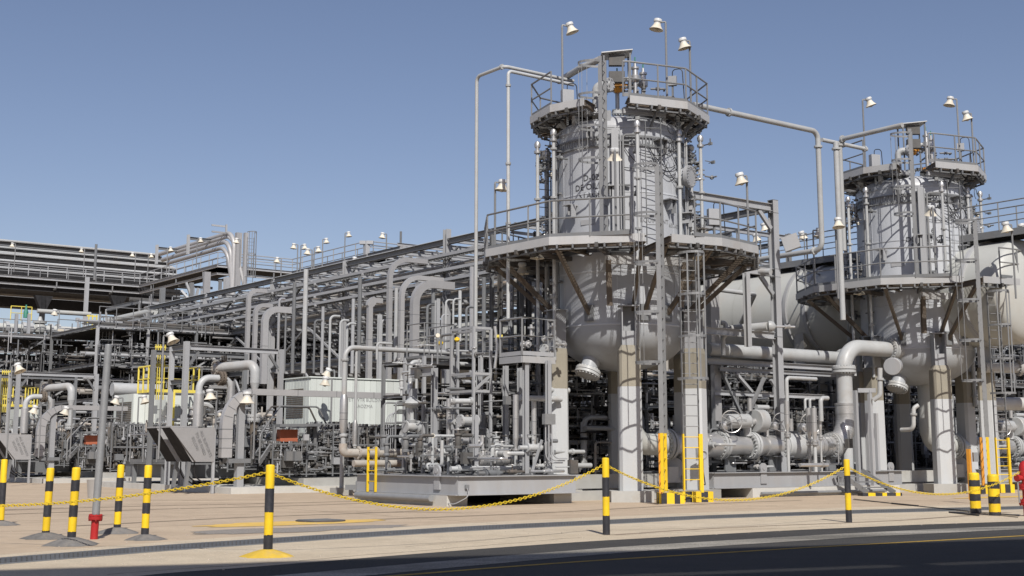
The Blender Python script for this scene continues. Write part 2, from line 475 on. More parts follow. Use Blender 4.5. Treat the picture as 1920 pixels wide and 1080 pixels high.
# straight slab joints in the concrete apron
jn = MB()
for k in range(-4, 6):
    a_ = dt[len(dt) // 2] + EA * (k * 11.0); jn.bar(V((a_.x, a_.y, .0052)) + EB * .5, V((a_.x, a_.y, .0052)) + EB * 13, .012, .0012)
for k in (3.6, 7.4): 
    a_ = dt[len(dt) // 2] + EB * k; jn.bar(V((a_.x, a_.y, .0052)) - EA * 45, V((a_.x, a_.y, .0052)) + EA * 60, .012, .0012)
o = jn.build('slab_joints', mat('joint_filler', (.20, .155, .115), .95, 0, .2, 5)); o['kind'] = 'stuff'
tm = mat('tyre_rubber_mark', (.27, .215, .16), .95, 0, .25, 3, dirt=(.42, .34, .25), dirt_amt=1.0, dscale=1.1)
mk = MB()
for (x0, y0, x1, y1) in ((0, 957, 860, 934), (0, 965, 820, 939), (700, 975, 1500, 938), (150, 985, 900, 952), (1150, 1004, 1900, 962)):
    p_, q_ = G(x0, y0), G(x1, y1); prev = None
    for i in range(25):
        c = p_.lerp(q_, i / 24) + V((0, .35 * math.sin(i * .3 + x0), 0)); c.z = .0051
        if prev is not None: mk.bar(prev, c, .2, .0005)
        prev = c
o = mk.build('tyre_marks', tm); o['kind'] = 'stuff'
# scattered small stones
st = MB()
for i in range(420):
    _x = RND.uniform(0, 1920); p = G(_x, RND.uniform(940, curve(r_edge, [_x])[0] + 2)); r = RND.uniform(.005, .016)
    st.lathe(V((p.x, p.y, .004)), ZZ, [(r, 0), (r * .8, r * .6), (0, r * .8)], 5, caps=False)
o = st.build('loose_pebbles', mat('pebble', (.42, .37, .31), .95, 0, .4, 60)); o['kind'] = 'stuff'

# ------------------------------------------------------------------ shade behind the camera: an added, unseen pipe rack set there to shade the road
sh = thing('overhead_pipe_rack', V((-2, -8, 0)), 'tall pipe rack on trestles across the road behind the viewer', 'pipe rack')
rdir = V((.93, .37, 0)); rn = V((-.37, .93, 0))
c0 = V((-1.0, -6.2, 0))
HR = 20.6
for z in (HR, HR - 4):
    for k in (-8.5, 0): 
        m_ = MB(); m_.ib(c0 - rdir * 90 + rn * k + ZZ * z, c0 + rdir * 110 + rn * k + ZZ * z, .35, .6); m_.build('beam', M['steel'], sh)
for k in range(-9, 12):
    m_ = MB()
    for kk in (0, -8.5):
        m_.ib(c0 + rdir * (k * 10) + rn * kk, c0 + rdir * (k * 10) + rn * kk + ZZ * (HR - .3), .4, .5, rdir)
    m_.build('trestle', M['steel'], sh)
dk = MB(); dk.box(c0 + rdir * 10 + rn * (-16.5) + ZZ * (HR + .4), 200, 13.0, .12, (rdir, rn, ZZ)); dk.build('deck', M['steel'], sh)
for row in range(6):
    x = -60.0; dk = MB()
    while x < 80:
        L_ = RND.uniform(2.5, 9); gap = RND.choice((.2, .6, 1.8, 3.2)) if row < 5 else .1  # random gaps left to throw sunlit streaks on the road
        dk.box(c0 + rdir * (x + L_ / 2) + rn * (-3.2 - row * 1.2) + ZZ * (HR + .4), L_, RND.uniform(1.0, 1.22), .08, (rdir, rn, ZZ)); x += L_ + gap
    dk.build('floor_plate_row', M['steel'], sh)
for j, (k, r) in enumerate([(-.1, .5), (-1.32, .42), (-2.2, .3)]):
    m_ = MB(); m_.cyl(c0 - rdir * 90 + rn * k + ZZ * (HR + .3 + r), c0 + rdir * 110 + rn * k + ZZ * (HR + .3 + r), r, seg=14)
    m_.single('overhead_pipe', M['pipe'], ('fat', 'middle', 'thin')[j] + ' pipe of the added shade rack behind the viewer', 'pipe')
# ------------------------------------------------------------------ plant kit: lamps, ladders, railings, valves, text
def text_mesh(s, size, org, right, up, wrap=None, mt=None, name='lettering', parent=None, thick=.004):
    "flat painted lettering; wrap=(axis point, radius) bends it round a vertical shell"
    cu = D.curves.new('txt', 'FONT'); cu.body = s; cu.size = size; cu.align_x = 'CENTER'; cu.align_y = 'CENTER'; cu.resolution_u = 2
    to = D.objects.new('txt', cu); COL.objects.link(to)
    me = D.meshes.new_from_object(to)
    D.objects.remove(to); D.curves.remove(cu)
    vs = [v.co.copy() for v in me.vertices]; fs = [tuple(p.vertices) for p in me.polygons]
    if wrap is None:
        w = [org + right * v.x + up * v.y for v in vs]
    else:
        c, r = wrap; a0 = math.atan2(org.x - c.x, -(org.y - c.y)); w = []
        for v in vs:
            a = a0 + v.x / r
            w.append(V((c.x + math.sin(a) * r, c.y - math.cos(a) * r, org.z + v.y)))
    D.meshes.remove(me)
    m = MB(); m.add(w, fs)
    return m.build(name, mt or M['ink'], parent)

def lamp(base, top_z, aim, label, cat='lamp', group='floodlights on thin poles', head=.8, pole=True, tilt=.12, pr=.035, arm=.0):
    "pole lamp with a bell shaped enamel shade; aim = horizontal direction the head leans out to"
    t = thing('pole_lamp', base, label, cat, group)
    aim = V((aim[0], aim[1], 0)).normalized()
    tp = V((base.x, base.y, top_z))
    if pole:
        MB().tube([base, tp], pr, seg=8).build('pole', M['rail'], t)
    a = tp + aim * (.30 * head + arm)
    MB().tube([tp + ZZ * -.02, tp + ZZ * .06, a + ZZ * .02], .022 + .008 * head, bend=.08, seg=7).build('arm', M['rail'], t)
    ax = (-ZZ + aim * tilt).normalized()
    h = MB().lathe(a + ZZ * .09, ax, [(.03 * head, -.06), (.15 * head, -.05), (.165 * head, -.02), (.165 * head, .04), (.13 * head, .05), (.13 * head, .17 * head)], 16)
    h.build('housing', M['white'], t)
    s = MB()
    pr_ = [(.14, .13), (.15, .18), (.19, .26), (.25, .34), (.285, .38)]
    s.lathe(a + ZZ * .09, ax, [(r * head, q * head) for r, q in pr_] + [((r - .012) * head, q * head) for r, q in pr_[::-1]], 20, caps=False)
    s.build('shade', M['cream'], t)
    MB().lathe(a + ZZ * .09, ax, [(.08 * head, .2 * head), (.11 * head, .3 * head), (.10 * head, .39 * head), (.04 * head, .44 * head)], 12).build('globe', M['glass'], t)
    return t

RUNG = None
def ladder(p0, ztop, wdir, out, label, w=.45, cage=(2.2, None), yellow_to=None, mt=None, group=None, hoop_gap=1.5, name='caged_ladder', nostrap=False, rail_ext=0.0, rw=.075, straps=(2, 4, 6, 8, 10)):
    """p0: foot centre; wdir: horizontal direction across the rungs; out: horizontal direction away from the wall.
    cage=(z0, z1) or None"""
    global RUNG
    mt = mt or M['rail']
    wdir = wdir.normalized(); out = out.normalized()
    t = thing(name, p0, label, 'ladder', group)
    H = ztop - p0.z
    for sg in (-1, 1):
        q = p0 + wdir * (sg * w / 2)
        z1 = ztop + rail_ext
        if yellow_to:
            MB().bar(q, V((q.x, q.y, yellow_to)), .085, .035, wdir).build('rail', M['yellow'], t, 'yellow lower rail')
            MB().bar(V((q.x, q.y, yellow_to)), V((q.x, q.y, z1)), rw, .02, wdir).build('rail', mt, t)
        else:
            MB().bar(q, V((q.x, q.y, z1)), rw, .02, wdir).build('rail', mt, t)
    key = round(w, 2)
    rm = MB().cyl(V((-w / 2, 0, 0)), V((w / 2, 0, 0)), .014, seg=6).mesh('rung', V((0, 0, 0)))
    ym = None
    rot = Matrix((( wdir.x, -wdir.y, 0), (wdir.y, wdir.x, 0), (0, 0, 1))).to_4x4()
    n = int(H / .3)
    for i in range(1, n + 1):
        z = p0.z + i * .3
        if yellow_to and z < yellow_to:
            ym = ym or rm.copy()
            piece('rung', ym, M['yellow'], t, Matrix.Translation((p0.x, p0.y, z)) @ rot)
        else: piece('rung', rm, mt, t, Matrix.Translation((p0.x, p0.y, z)) @ rot)
    if cage:
        z0 = cage[0]; z1 = cage[1] or ztop + 1.0
        rad = .38; n = max(1, round((z1 - z0) / hoop_gap))
        def arc(z, fl=1.0):
            pts = [p0 + wdir * (-w / 2 * fl), ]
            pts = []
            for j in range(13):
                a = math.pi * j / 12
                pts.append(p0 + wdir * (-rad * fl * math.cos(a)) + out * (.12 + (.62) * math.sin(a)))
            pts = [p0 - wdir * (w / 2)] + pts + [p0 + wdir * (w / 2)]
            return [V((p.x, p.y, z)) for p in pts]
        for i in range(n + 1):
            z = z0 + (z1 - z0) * i / n
            hb = MB(); pts = arc(z, 1.15 if i == 0 else 1.0)
            for a_, b_ in zip(pts, pts[1:]):
                if (b_ - a_).length > .01: hb.bar(a_, b_, .012, .07)
            hb.build('cage_hoop', mt, t)
        if not nostrap:
            for j in straps:
                a = math.pi * j / 12
                p = p0 + wdir * (-(rad - .01) * math.cos(a)) + out * (.12 + .61 * math.sin(a))
                MB().bar(V((p.x, p.y, z0)), V((p.x, p.y, z1)), .05, .012, out).build('cage_strap', mt, t)
    return t

def railing(t, pts, z, h=1.07, r=.026, posts=1.4, mt=None, mid=True, toe=True, closed=False, toe_mt=None, ends=True):
    mt = mt or M['rail']
    P_ = [V((p.x, p.y, z)) for p in pts]
    MB().tube([p + ZZ * h for p in P_], r, seg=7).build('top_rail', mt, t)
    if mid: MB().tube([p + ZZ * (h * .52) for p in P_], r * .85, seg=6).build('mid_rail', mt, t)
    pm = MB().cyl(V((0, 0, 0)), V((0, 0, h)), r * .95, seg=6).mesh('rail_post', V((0, 0, 0)))
    for i in range(len(P_) - 1):
        a, b = P_[i], P_[i + 1]; L = (b - a).length; n = max(1, round(L / posts))
        for j in range(0 if i == 0 else 1, n + 1):
            piece('rail_post', pm, mt, t, Matrix.Translation(a.lerp(b, j / n)))
    if toe:
        for a, b in zip(P_, P_[1:]): MB().bar(a + ZZ * .06, b + ZZ * .06, .008, .12).build('toe_board', toe_mt or M['steel'], t)

def flange(mb, c, ax, r, th=.07, n=12, bolt=None, hub=None):
    d = ax.normalized()
    mb.cyl(c - d * th / 2, c + d * th / 2, r, seg=20)
    b = bolt or r * .09
    mb.bolts(c, d, r * .84, n, b, th * 2.0)
    return mb
def hwheel(t, c, ax, r, name='handwheel', mt=None):
    d, a, b = frame(ax)
    m = MB()
    m.tube([c + (a * math.cos(2 * math.pi * j / 20) + b * math.sin(2 * math.pi * j / 20)) * r for j in range(20)], max(.012, r * .045), seg=6, closed=True, caps=False)
    for j in range(3):
        an = 2 * math.pi * j / 3 + .5
        m.cyl(c - d * r * .15, c + (a * math.cos(an) + b * math.sin(an)) * r, max(.008, r * .03), seg=5)
    m.cyl(c - d * r * .6, c + d * r * .12, r * .09, seg=8)
    return m.build(name, mt or M['clad'], t)
def instruments(t, a0, a1, b0, b1, z0, z1, n, mats=None, rmax=.06, seed=1, big=.15, ls=1.0):
    "small bore lines, valves, gauges and boxes between the mains; each its own part"
    R_ = random.Random(seed); mats = mats or [M['clad'], M['pipe'], M['steel'], M['dsteel'], M['pipe'], M['steel']]
    dirs = [EA, EB, ZZ, EA, ZZ, -EB]
    for i in range(n):
        a = W(R_.uniform(a0, a1), R_.uniform(b0, b1), R_.uniform(z0, z1)); d = R_.choice(dirs); L = R_.uniform(.3, 1.3) * ls
        e = R_.choice([x for x in dirs if abs(x.dot(d)) < .5]); r = R_.uniform(.015, rmax)
        q = a + d * L; w_ = q + e * R_.uniform(.2, .8) * ls
        for p in (a, q, w_):
            p.z = max(z0 - .1, min(z1 + .2, p.z))
        if (q - a).length < .1 or (w_ - q).length < .06: continue
        k = R_.random()
        m_ = MB(); m_.tube([a, q, w_], r, bend=r * 3, seg=8)
        if k < .45:
            c = a.lerp(q, .5); dd = (q - a).normalized()
            m_.lathe(c - dd * r * 4, dd, [(r, 0), (r * 2.2, 0), (r * 2.2, r), (r * 1.4, r * 1.5), (r * 1.9, r * 4), (r * 1.4, r * 6.5), (r * 2.2, r * 7), (r * 2.2, r * 8), (r, r * 8)], 10)
            m_.cyl(c, c + ZZ * r * 6, r * .6, seg=6)
            m_.build('valve', R_.choice(mats), t)
            if R_.random() < .5: hwheel(t, c + ZZ * r * 6, ZZ, r * 3.2, mt=R_.choice([M['steel'], M['clad']]))
        elif k < .6:
            m_.build('small_pipe', R_.choice(mats), t)
            s_ = V((.2, -1, .1)).normalized()
            MB().lathe(q, s_, [(.02, -.05), (.065, -.04), (.065, .03), (.055, .035)], 14).build('gauge', R_.choice([M['cream'], M['steel'], M['dsteel']]), t)
        elif k < .72:
            m_.build('small_pipe', R_.choice(mats), t)
            MB().box(q, R_.uniform(.15, .35) * ls, .14, R_.uniform(.2, .4) * ls, (EA, EB, ZZ)).build('terminal_box', R_.choice([M['lsteel'], M['steel'], M['dsteel']]), t)
        else: m_.build('small_pipe', R_.choice(mats), t)

# ------------------------------------------------------------------ separator vessel with its legs
VC = V((at(1166, 42, 5).x, 42.0, 0))
def pol(R, phi, z=0.0, c=None):
    "point round the vessel: phi degrees from the side facing the road, to the right"
    c = c or VC; a = math.radians(phi)
    return V((c.x + math.sin(a) * R, c.y - math.cos(a) * R, z))
def rad(phi): a = math.radians(phi); return V((math.sin(a), -math.cos(a), 0))
def tan(phi): a = math.radians(phi); return V((math.cos(a), math.sin(a), 0))
VR = 2.1
V1 = []    # everything that the second vessel repeats
def reg(o, l2): V1.append((o, l2)); return o

v = thing('separator_vessel', VC, 'big grey vertical vessel on pillars, largest and nearest, behind the middle skid', 'vessel')
Z_T0, Z_T1 = 5.25, 11.45
MB().lathe(VC, ZZ, [(VR, Z_T0), (VR, 7.0), (VR, 9.0), (VR, Z_T1)], 64, caps=False).build('shell', M['shell'], v)
hd = [(VR * math.cos(t), Z_T0 - 1.3 * math.sin(t)) for t in [i * math.pi / 2 / 12 for i in range(13)]]
MB().lathe(VC, ZZ, hd[::-1], 64, caps=False).build('bottom_head', M['head'], v)
hd = [(VR * math.cos(t), Z_T1 + .62 * math.sin(t)) for t in [i * math.pi / 2 / 10 for i in range(11)]]
MB().lathe(VC, ZZ, hd, 64, caps=False).build('top_head', M['shell'], v)
for z in (Z_T0 + .02, 6.9, 9.35, Z_T1 - .05):
    MB().lathe(VC, ZZ, [(VR + .002, z - .03), (VR + .014, z - .02), (VR + .014, z + .02), (VR + .002, z + .03)], 64, caps=False).build('weld_band', M['shell'], v)
# vertical shell joints
for ph in (-62, -8, 47):
    MB().box(pol(VR + .004, ph, 8.4), .03, .012, 6.0, (tan(ph), rad(ph), ZZ)).build('plate_joint', M['shell'], v)
# insulation support / mesh band under the upper deck
mb = MB()
for k in range(120):
    p = pol(VR + .06, k * 3, 10.95); mb.box(p, .03, .01, .26, (tan(k * 3), rad(k * 3), ZZ))
for z in (10.82, 11.09): mb.lathe(VC, ZZ, [(VR + .05, z - .025), (VR + .075, z - .025), (VR + .075, z + .025), (VR + .05, z + .025)], 64, caps=False)
mb.build('fire_loop_band', M['steel'], v)
# reinforcing pads with stencilled text
tx = text_mesh
tx('D-0217', .27, pol(VR, -26, zof(331, 40.0)), 0, 0, (VC, VR + .012), M['ink'], parent=v)
tx('DE OILING', .27, pol(VR, -28, zof(348, 40.0)), 0, 0, (VC, VR + .012), M['ink'], parent=v)
tx('STAGE', .27, pol(VR, -31, zof(364, 40.0)), 0, 0, (VC, VR + .012), M['ink'], parent=v)
tx('EQUIPMENT', .19, pol(VR, 26, zof(413, 40.0)), 0, 0, (VC, VR + .012), M['ink2'], parent=v)
tx('632-0211', .18, pol(VR, 50, zof(420, 40.2)), 0, 0, (VC, VR + .012), M['ink2'], parent=v)
for ph, z in ((-33, zof(414, 40)), (-2, zof(408, 40))):
    MB().box(pol(VR + .005, ph, z), .5, .012, .16, (tan(ph), rad(ph), ZZ)).build('warning_plate', M['lsteel'], v)
# nozzle at the bottom, bent down to the left, with blind flange
n0 = pol(1.25, -50, 4.45); nd = (rad(-52) * .42 - ZZ).normalized()
nz = MB().cyl(n0, n0 + nd * .62, .27, seg=24).build('bottom_nozzle', M['head'], v)
m_ = MB(); flange(m_, n0 + nd * .58, nd, .40, .08, 20); flange(m_, n0 + nd * .68, nd, .40, .08, 20); m_.build('blind_flange', M['pipe'], nz)
# side manway with blind cover
n0 = pol(VR - .1, 58, zof(330, 40.6)); nd = rad(58)
mw = MB().cyl(n0, n0 + nd * .42, .27, seg=24).build('manway', M['shell'], v)
m_ = MB(); flange(m_, n0 + nd * .45, nd, .36, .12, 18, bolt=.02); m_.build('manway_cover', M['lsteel'], mw)
# brackets holding clips on the shell
for ph, z in ((-48, zof(380, 40)), (-12, zof(352, 40)), (38, zof(372, 40)), (62, zof(390, 40)), (-30, zof(240, 40)), (30, zof(262, 40)), (72, zof(372, 41))):
    m_ = MB(); c = pol(VR + .18, ph, z); m_.box(c, .34, .36, .03, (tan(ph), rad(ph), ZZ)); m_.box(c - ZZ * .16 - rad(ph) * .05, .03, .26, .3, (tan(ph), rad(ph), ZZ)); m_.box(c + tan(ph) * .16 - ZZ * .2, .03, .2, .42, (tan(ph), rad(ph), ZZ))
    m_.build('pipe_bracket', M['lsteel'], v)
reg(v, 'grey vertical vessel on pillars farther back, right of the bent insulated riser')

# six chamfered concrete pillars with steel heads
LEG = []
LBL = ['front pillar of the biggest vessel, white below with tan band', 'right front pillar of the biggest vessel behind the yellow footed ladders', 'right rear pillar of the biggest vessel in shade',
       'rear pillar of the biggest vessel in deep shade', 'left rear pillar of the biggest vessel in shade', 'left front pillar of the biggest vessel beside the small raised platform']
for i in range(6):
    ph = i * 60
    c = pol(2.45, ph)
    t = thing('support_pillar', c, LBL[i], 'pillar')
    X, Y = tan(ph), rad(ph)
    def octo(hw, ch, z): return [V((0, 0, z)) + c + X * x + Y * y for x, y in ((hw, hw - ch), (hw - ch, hw), (-hw + ch, hw), (-hw, hw - ch), (-hw, -hw + ch), (-hw + ch, -hw), (hw - ch, -hw), (hw, -hw + ch))]
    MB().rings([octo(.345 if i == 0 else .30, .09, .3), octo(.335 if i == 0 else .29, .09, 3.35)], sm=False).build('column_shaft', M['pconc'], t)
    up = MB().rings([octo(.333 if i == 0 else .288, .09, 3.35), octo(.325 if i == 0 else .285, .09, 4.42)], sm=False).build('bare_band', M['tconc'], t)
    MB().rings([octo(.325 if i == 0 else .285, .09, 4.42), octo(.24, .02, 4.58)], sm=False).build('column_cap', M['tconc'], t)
    b = MB()
    for sx in (-.2, .2): b.box(c + X * sx + ZZ * 5.15, .03, .44, 1.2, (X, Y, ZZ))
    b.box(c - Y * .2 + ZZ * 5.15, .38, .03, 1.2, (X, Y, ZZ)); b.box(c + ZZ * 5.76, .62, .5, .03, (X, Y, ZZ))
    b.box(c + Y * .17 + ZZ * 4.78, .38, .03, .45, (X, Y, ZZ))
    b.build('steel_head', M['lsteel'], t)
    w = .62 if i == 0 else .55
    MB().box(c + ZZ * .16, w * 2, w * 2, .32, (X, Y, ZZ)).build('plinth', M['kerbc'], t)
    reg(t, LBL[i].replace('biggest vessel', 'farther vessel').replace('behind the yellow footed ladders', 'behind its ladder foot').replace('small raised platform', 'bent insulated riser'))

# ring platforms -----------------------------------------------------
def ring_platform(name, label, z, R, Ri, phis, label2, rail_spans, face=None, brace=True, bz=1.6, closed=False):
    t = thing(name, V((VC.x, VC.y, z)), label, 'platform')
    pts = [pol(R, p, z) for p in phis]
    n = len(phis)
    for i in range(n - 1):
        p, q = pts[i], pts[i + 1]; pm = (phis[i] + phis[i + 1]) / 2
        out = rad(pm)
        m_ = MB(); m_.chan(p + ZZ * -.10, q + ZZ * -.10, .07, .24, out); m_.build('edge_channel', M['edge'], t)
        ip, iq = pol(Ri, phis[i], z), pol(Ri, phis[i + 1], z)
        m_ = MB(); m_.chan(ip + ZZ * -.09, iq + ZZ * -.09, .06, .16, -out); m_.build('inner_curb', M['steel'], t)
        # grating: bearing bars running radially, cross rods
        g_ = MB(); L = (q - p).length; k = int(L / .055); d = (q - p).normalized()
        for j in range(1, k):
            a_, b_ = p.lerp(q, j / k), ip.lerp(iq, j / k)
            g_.bar(a_ - ZZ * .025, b_ - ZZ * .025, .006, .035)
        kk = int((R - Ri) / .13)
        for j in range(1, kk):
            g_.bar(p.lerp(ip, j / kk) - ZZ * .015, q.lerp(iq, j / kk) - ZZ * .015, .006, .01)
        g_.build('grating_panel', M['grate'], t)
        # small clips and outriggers under the edge
        c_ = MB(); kk2 = max(2, int(L / .42))
        for j in range(kk2):
            e_ = p.lerp(q, (j + .5) / kk2); c_.box(e_ - out * .06 - ZZ * .27, .05, .14, .12, (d, out, ZZ))
        c_.bar(p - out * .12 - ZZ * .33, q - out * .12 - ZZ * .33, .05, .05)
        c_.build('edge_clips', M['steel'], t)
        MB().bar(p.lerp(q, .5) + out * .05 - ZZ * .26, pol(VR + .02, pm, z - .26), .1, .14).build('outrigger', M['dsteel'], t)
        # tie channels under the grating
        for f_ in (.33, .66):
            MB().bar(p.lerp(ip, f_) - ZZ * .10, q.lerp(iq, f_) - ZZ * .10, .06, .1).build('deck_joist', M['bsteel'], t)
    for i in range(n):
        p = phis[i]; o_, i_ = pol(R - .04, p, z - .13), pol(VR + .01, p, z - .13)
        MB().ib(i_, o_, .12, .2).build('deck_beam', M['bsteel'], t)
        if brace:
            MB().bar(pol(VR + .05, p, z - bz), pol(R - .45, p, z - .24), .09, .14).build('knee_brace', M['bsteel'], t)
            MB().box(pol(VR + .06, p, z - bz), .3, .04, .5, (tan(p), rad(p), ZZ)).build('brace_plate', M['steel'], t)
    for sp in rail_spans:
        railing(t, [pol(R - .05, p) for p in sp], z, 1.1, .03, 1.15)
    return reg(t, label2)
zl = 7.62
ring_platform('ring_platform', 'wide lower ring platform with braces round the biggest vessel', zl, 4.55, 2.3, [14, 36, 62, 97, 137, 177, 217, 257, 289, 328, 364],
    'wide lower ring platform with braces round the farther vessel', [[24, 36, 62, 97, 137, 177, 217, 257, 289, 328, 359]], bz=2.0)
zu = 12.15
t_up = ring_platform('ring_platform', 'upper ring platform with curved railing at the top of the biggest vessel', zu, 2.92, 1.2, [2, 42, 82, 122, 162, 202, 242, 276, 308, 334],
    'upper ring platform with curved railing at the top of the farther vessel', [[-2, 2, 42, 82, 122, 162], [202, 242, 276, 308]], brace=False)
# stub posts carrying the upper platform, beams under it
for ph in (-50, -14, 12, 40, 75, 110, 180, 250):
    MB().ib(pol(1.95, ph, 11.3 if abs(ph) < 60 else 11.2), pol(1.95, ph, zu - .2), .14, .14, rad(ph)).build('stub_post', M['lsteel'], t_up)
for ph in (22, 62, 100, -70):
    MB().bar(pol(VR + .02, ph, 11.35), pol(2.7, ph, zu - .22), .12, .02, tan(ph)).build('gusset', M['steel'], t_up)
for ph, r0 in ((4, .9), (18, 1.0), (33, 1.1)):
    pass
MB().bar(pol(2.5, -2, zu - .35), pol(2.4, 32, zu - .35), .12, .18).build('deck_beam', M['lsteel'], t_up)

# white beam under the lower platform in front
s_ = thing('lintel_frame', pol(3.0, 10, 7.0), 'white beam frame with rusty hanger under the lower platform of the biggest vessel', 'frame')
MB().bar(pol(2.95, -14, 7.12), pol(3.1, 44, 7.12), .16, .24).build('beam', M['edge'], s_)
MB().ib(pol(2.75, -12, 5.75), pol(2.95, -12, 7.1), .16, .16, rad(0)).build('hanger', M['bsteel'], s_)
MB().ib(pol(2.75, 36, 5.75), pol(2.95, 36, 7.1), .16, .16, rad(0)).build('hanger', M['bsteel'], s_)
reg(s_, 'white beam frame with rusty hanger under the lower platform of the farther vessel')

# ladders -------------------------------------------------------------
def lad(px, y, z0, z1, w, wd, out, lab, lab2, **k):
    b = at(px, y, z0); return reg(ladder(b, z1, wd, out, lab, w, **k), lab2)
L1 = at(1246, 37.0, 0.36)
reg(ladder(L1, zl + 1.9, V((.30, .95, 0)), V((-.95, .15, 0)), 'tall caged ladder with yellow foot standing on a yellow block before the biggest vessel', .5, cage=(3.9, zl + 1.9), yellow_to=1.95, rail_ext=0, hoop_gap=1.42, rw=.13, straps=(3, 6, 9)),
    'tall caged ladder with yellow foot before the farther vessel at the right')
L2 = at(1298, 38.2, 0.36)
reg(ladder(L2, zl - .4, V((.95, .3, 0)), V((.3, -.95, 0)), 'second caged ladder with yellow foot, right of the tall one at the biggest vessel', .5, cage=(3.5, zl - .5), yellow_to=1.95, hoop_gap=1.4, straps=(3, 6, 9)),
    'second caged ladder with yellow foot behind the fat striped bollards')
L3 = at(1133, 39.3, zl)
reg(ladder(L3, zu + 1.25, V((.35, .94, 0)), V((-.94, .1, 0)), 'caged ladder up to the top platform on the front of the biggest vessel', .5, cage=(zof(300, 39.3), zu + 1.1), hoop_gap=1.0, mt=M['rail'], rw=.12, straps=(3, 6, 9)),
    'caged ladder up to the top platform on the front of the farther vessel')
L4 = at(1228, 39.4, zl)
reg(ladder(L4, zof(226, 39.4), V((1, .1, 0)), V((0, -1, 0)), 'slim uncaged ladder on the shell of the biggest vessel beside the pale standpipe', .48, cage=None, mt=M['steel'], name='wall_ladder'),
    'slim uncaged ladder on the shell of the farther vessel')
L5 = at(1022, 43.0, zl)
reg(ladder(L5, zof(300, 43), V((.9, .4, 0)), V((-.9, 0, 0)), 'dark slim ladder at the left edge of the biggest vessel', .45, cage=None, mt=M['steel'], name='wall_ladder'),
    'dark slim ladder at the left edge of the farther vessel')
t_ = thing('ladder_post', at(1238, 37.4, .3), 'flat orange yellow post plate behind the foot of the tall caged ladder', 'post')
b_ = at(1239, 37.5, .3); MB().bar(b_, V((b_.x, b_.y, 1.95)), .1, .09, V((1, 0, 0))).build('plate', M['orange'], t_)
b_ = at(1317, 38.4, .3); MB().bar(b_, V((b_.x, b_.y, 1.95)), .1, .08, V((1, 0, 0))).build('plate', M['yellow'], t_)
reg(t_, 'flat orange yellow post plate behind the ladder foot at the right')
# thin wire stay
# striped yellow blocks at the ladder feet
def foot(c, sx, sy, label, label2, X=EA):
    Y = V((-X.y, X.x, 0)); t = thing('ladder_footing', c, label, 'footing')
    MB().box(c + ZZ * .15, sx, sy, .3, (X, Y, ZZ)).build('block', M['yellow'], t)
    for k in (-.30, .22):
        MB().box(c + X * (k * sx) - Y * (sy / 2 + .003) + ZZ * .15, sx * .22, .01, .302, (X, Y, ZZ)).build('black_stripe', M['black'], t)
        MB().box(c + Y * (k * sy) - X * (sx / 2 + .003) + ZZ * .15, .01, sy * .22, .302, (X, Y, ZZ)).build('black_stripe', M['black'], t)
    return reg(t, label2)
foot(G(1257, 944), .72, .5, 'yellow and black block under the foot of the tall caged ladder', 'yellow and black block under the ladder foot behind the fat bollards', V((1, 0.05, 0)))
foot(G(1306, 941), .9, .5, 'orange yellow and black block under the second caged ladder', 'yellow and black block under the second ladder of the farther vessel', V((1, 0.05, 0)))

# standpipes (bridles) round the shell ----------------------------------
def standpipe(px, y, py_top, z0, lab, lab2, r=.055, ball=True):
    b = at(px, y, z0); zt = zof(py_top, y)
    t = thing('standpipe', b, lab, 'standpipe', None)
    MB().cyl(b, V((b.x, b.y, zt)), r, seg=12).build('riser', M['pipe'], t)
    m_ = MB(); z = z0 + .4
    zs = []
    while z < zt - .2:
        m_ = MB(); m_.cyl(V((b.x, b.y, z - .03)), V((b.x, b.y, z - .004)), r * 2, seg=12); m_.cyl(V((b.x, b.y, z + .004)), V((b.x, b.y, z + .03)), r * 2, seg=12); m_.build('flange', M['pipe'], t)
        z += 1.55
    m_ = MB(); m_.lathe(V((b.x, b.y, zt - .05)), ZZ, [(r * 2, 0), (r * 2, .08), (r * 1.1, .1), (r * 1.1, .17), (r * 1.7, .2), (r * 1.9, .3), (r * 1.2, .38), (.01, .4)], 12); m_.build('gauge_head', M['clad'], t)
    # level bridle: side branch with valves
    side = (V((VC.x, VC.y, 0)) - V((b.x, b.y, 0))).normalized()
    for zz in (zt - .55, z0 + (zt - z0) * .45):
        br = MB(); br.cyl(V((b.x, b.y, zz)), V((b.x, b.y, zz)) + side * .55, r * .6, seg=8); br.cyl(V((b.x, b.y, zz)) + side * .25 + ZZ * -.02, V((b.x, b.y, zz)) + side * .25 + ZZ * .2, r * .5, seg=7)
        br.lathe(V((b.x, b.y, zz)) + side * .16, side, [(r * .6, 0), (r * 1.6, .02), (r * .9, .08), (r * 1.6, .15), (r * .6, .17)], 9)
        br.cyl(V((b.x, b.y, zz)) + side * .25 + ZZ * .19, V((b.x, b.y, zz)) + side * .25 + ZZ * .22, r * 1.5, seg=10)
        br.build('branch_valve', M['steel'], t)
    return reg(t, lab2)
for px, y, pt, z0, nm in ((1009, 41.2, 285, 4.3, 'leftmost slim pale standpipe round the biggest vessel'), (1040, 40.4, 262, 4.2, 'slim pale standpipe at the left front edge of the biggest vessel'),
        (1198, 39.2, 246, zl + .05, 'slim pale standpipe at the centre of the biggest vessel beside the slim ladder'), (1277, 40.6, 262, zl + .05, 'slim pale standpipe at the right front edge of the biggest vessel'),
        (1318, 41.5, 273, zl + .05, 'rightmost slim pale standpipe round the biggest vessel'), (1027, 43.2, 300, 3.2, 'dark standpipe tucked behind the left edge of the biggest vessel'), (1304, 43, 290, 3.2, 'dark standpipe tucked behind the right edge of the biggest vessel')):
    standpipe(px, y, pt, z0, nm, nm.replace('biggest', 'farther'), r=.055 if 'slim' in nm else .08)

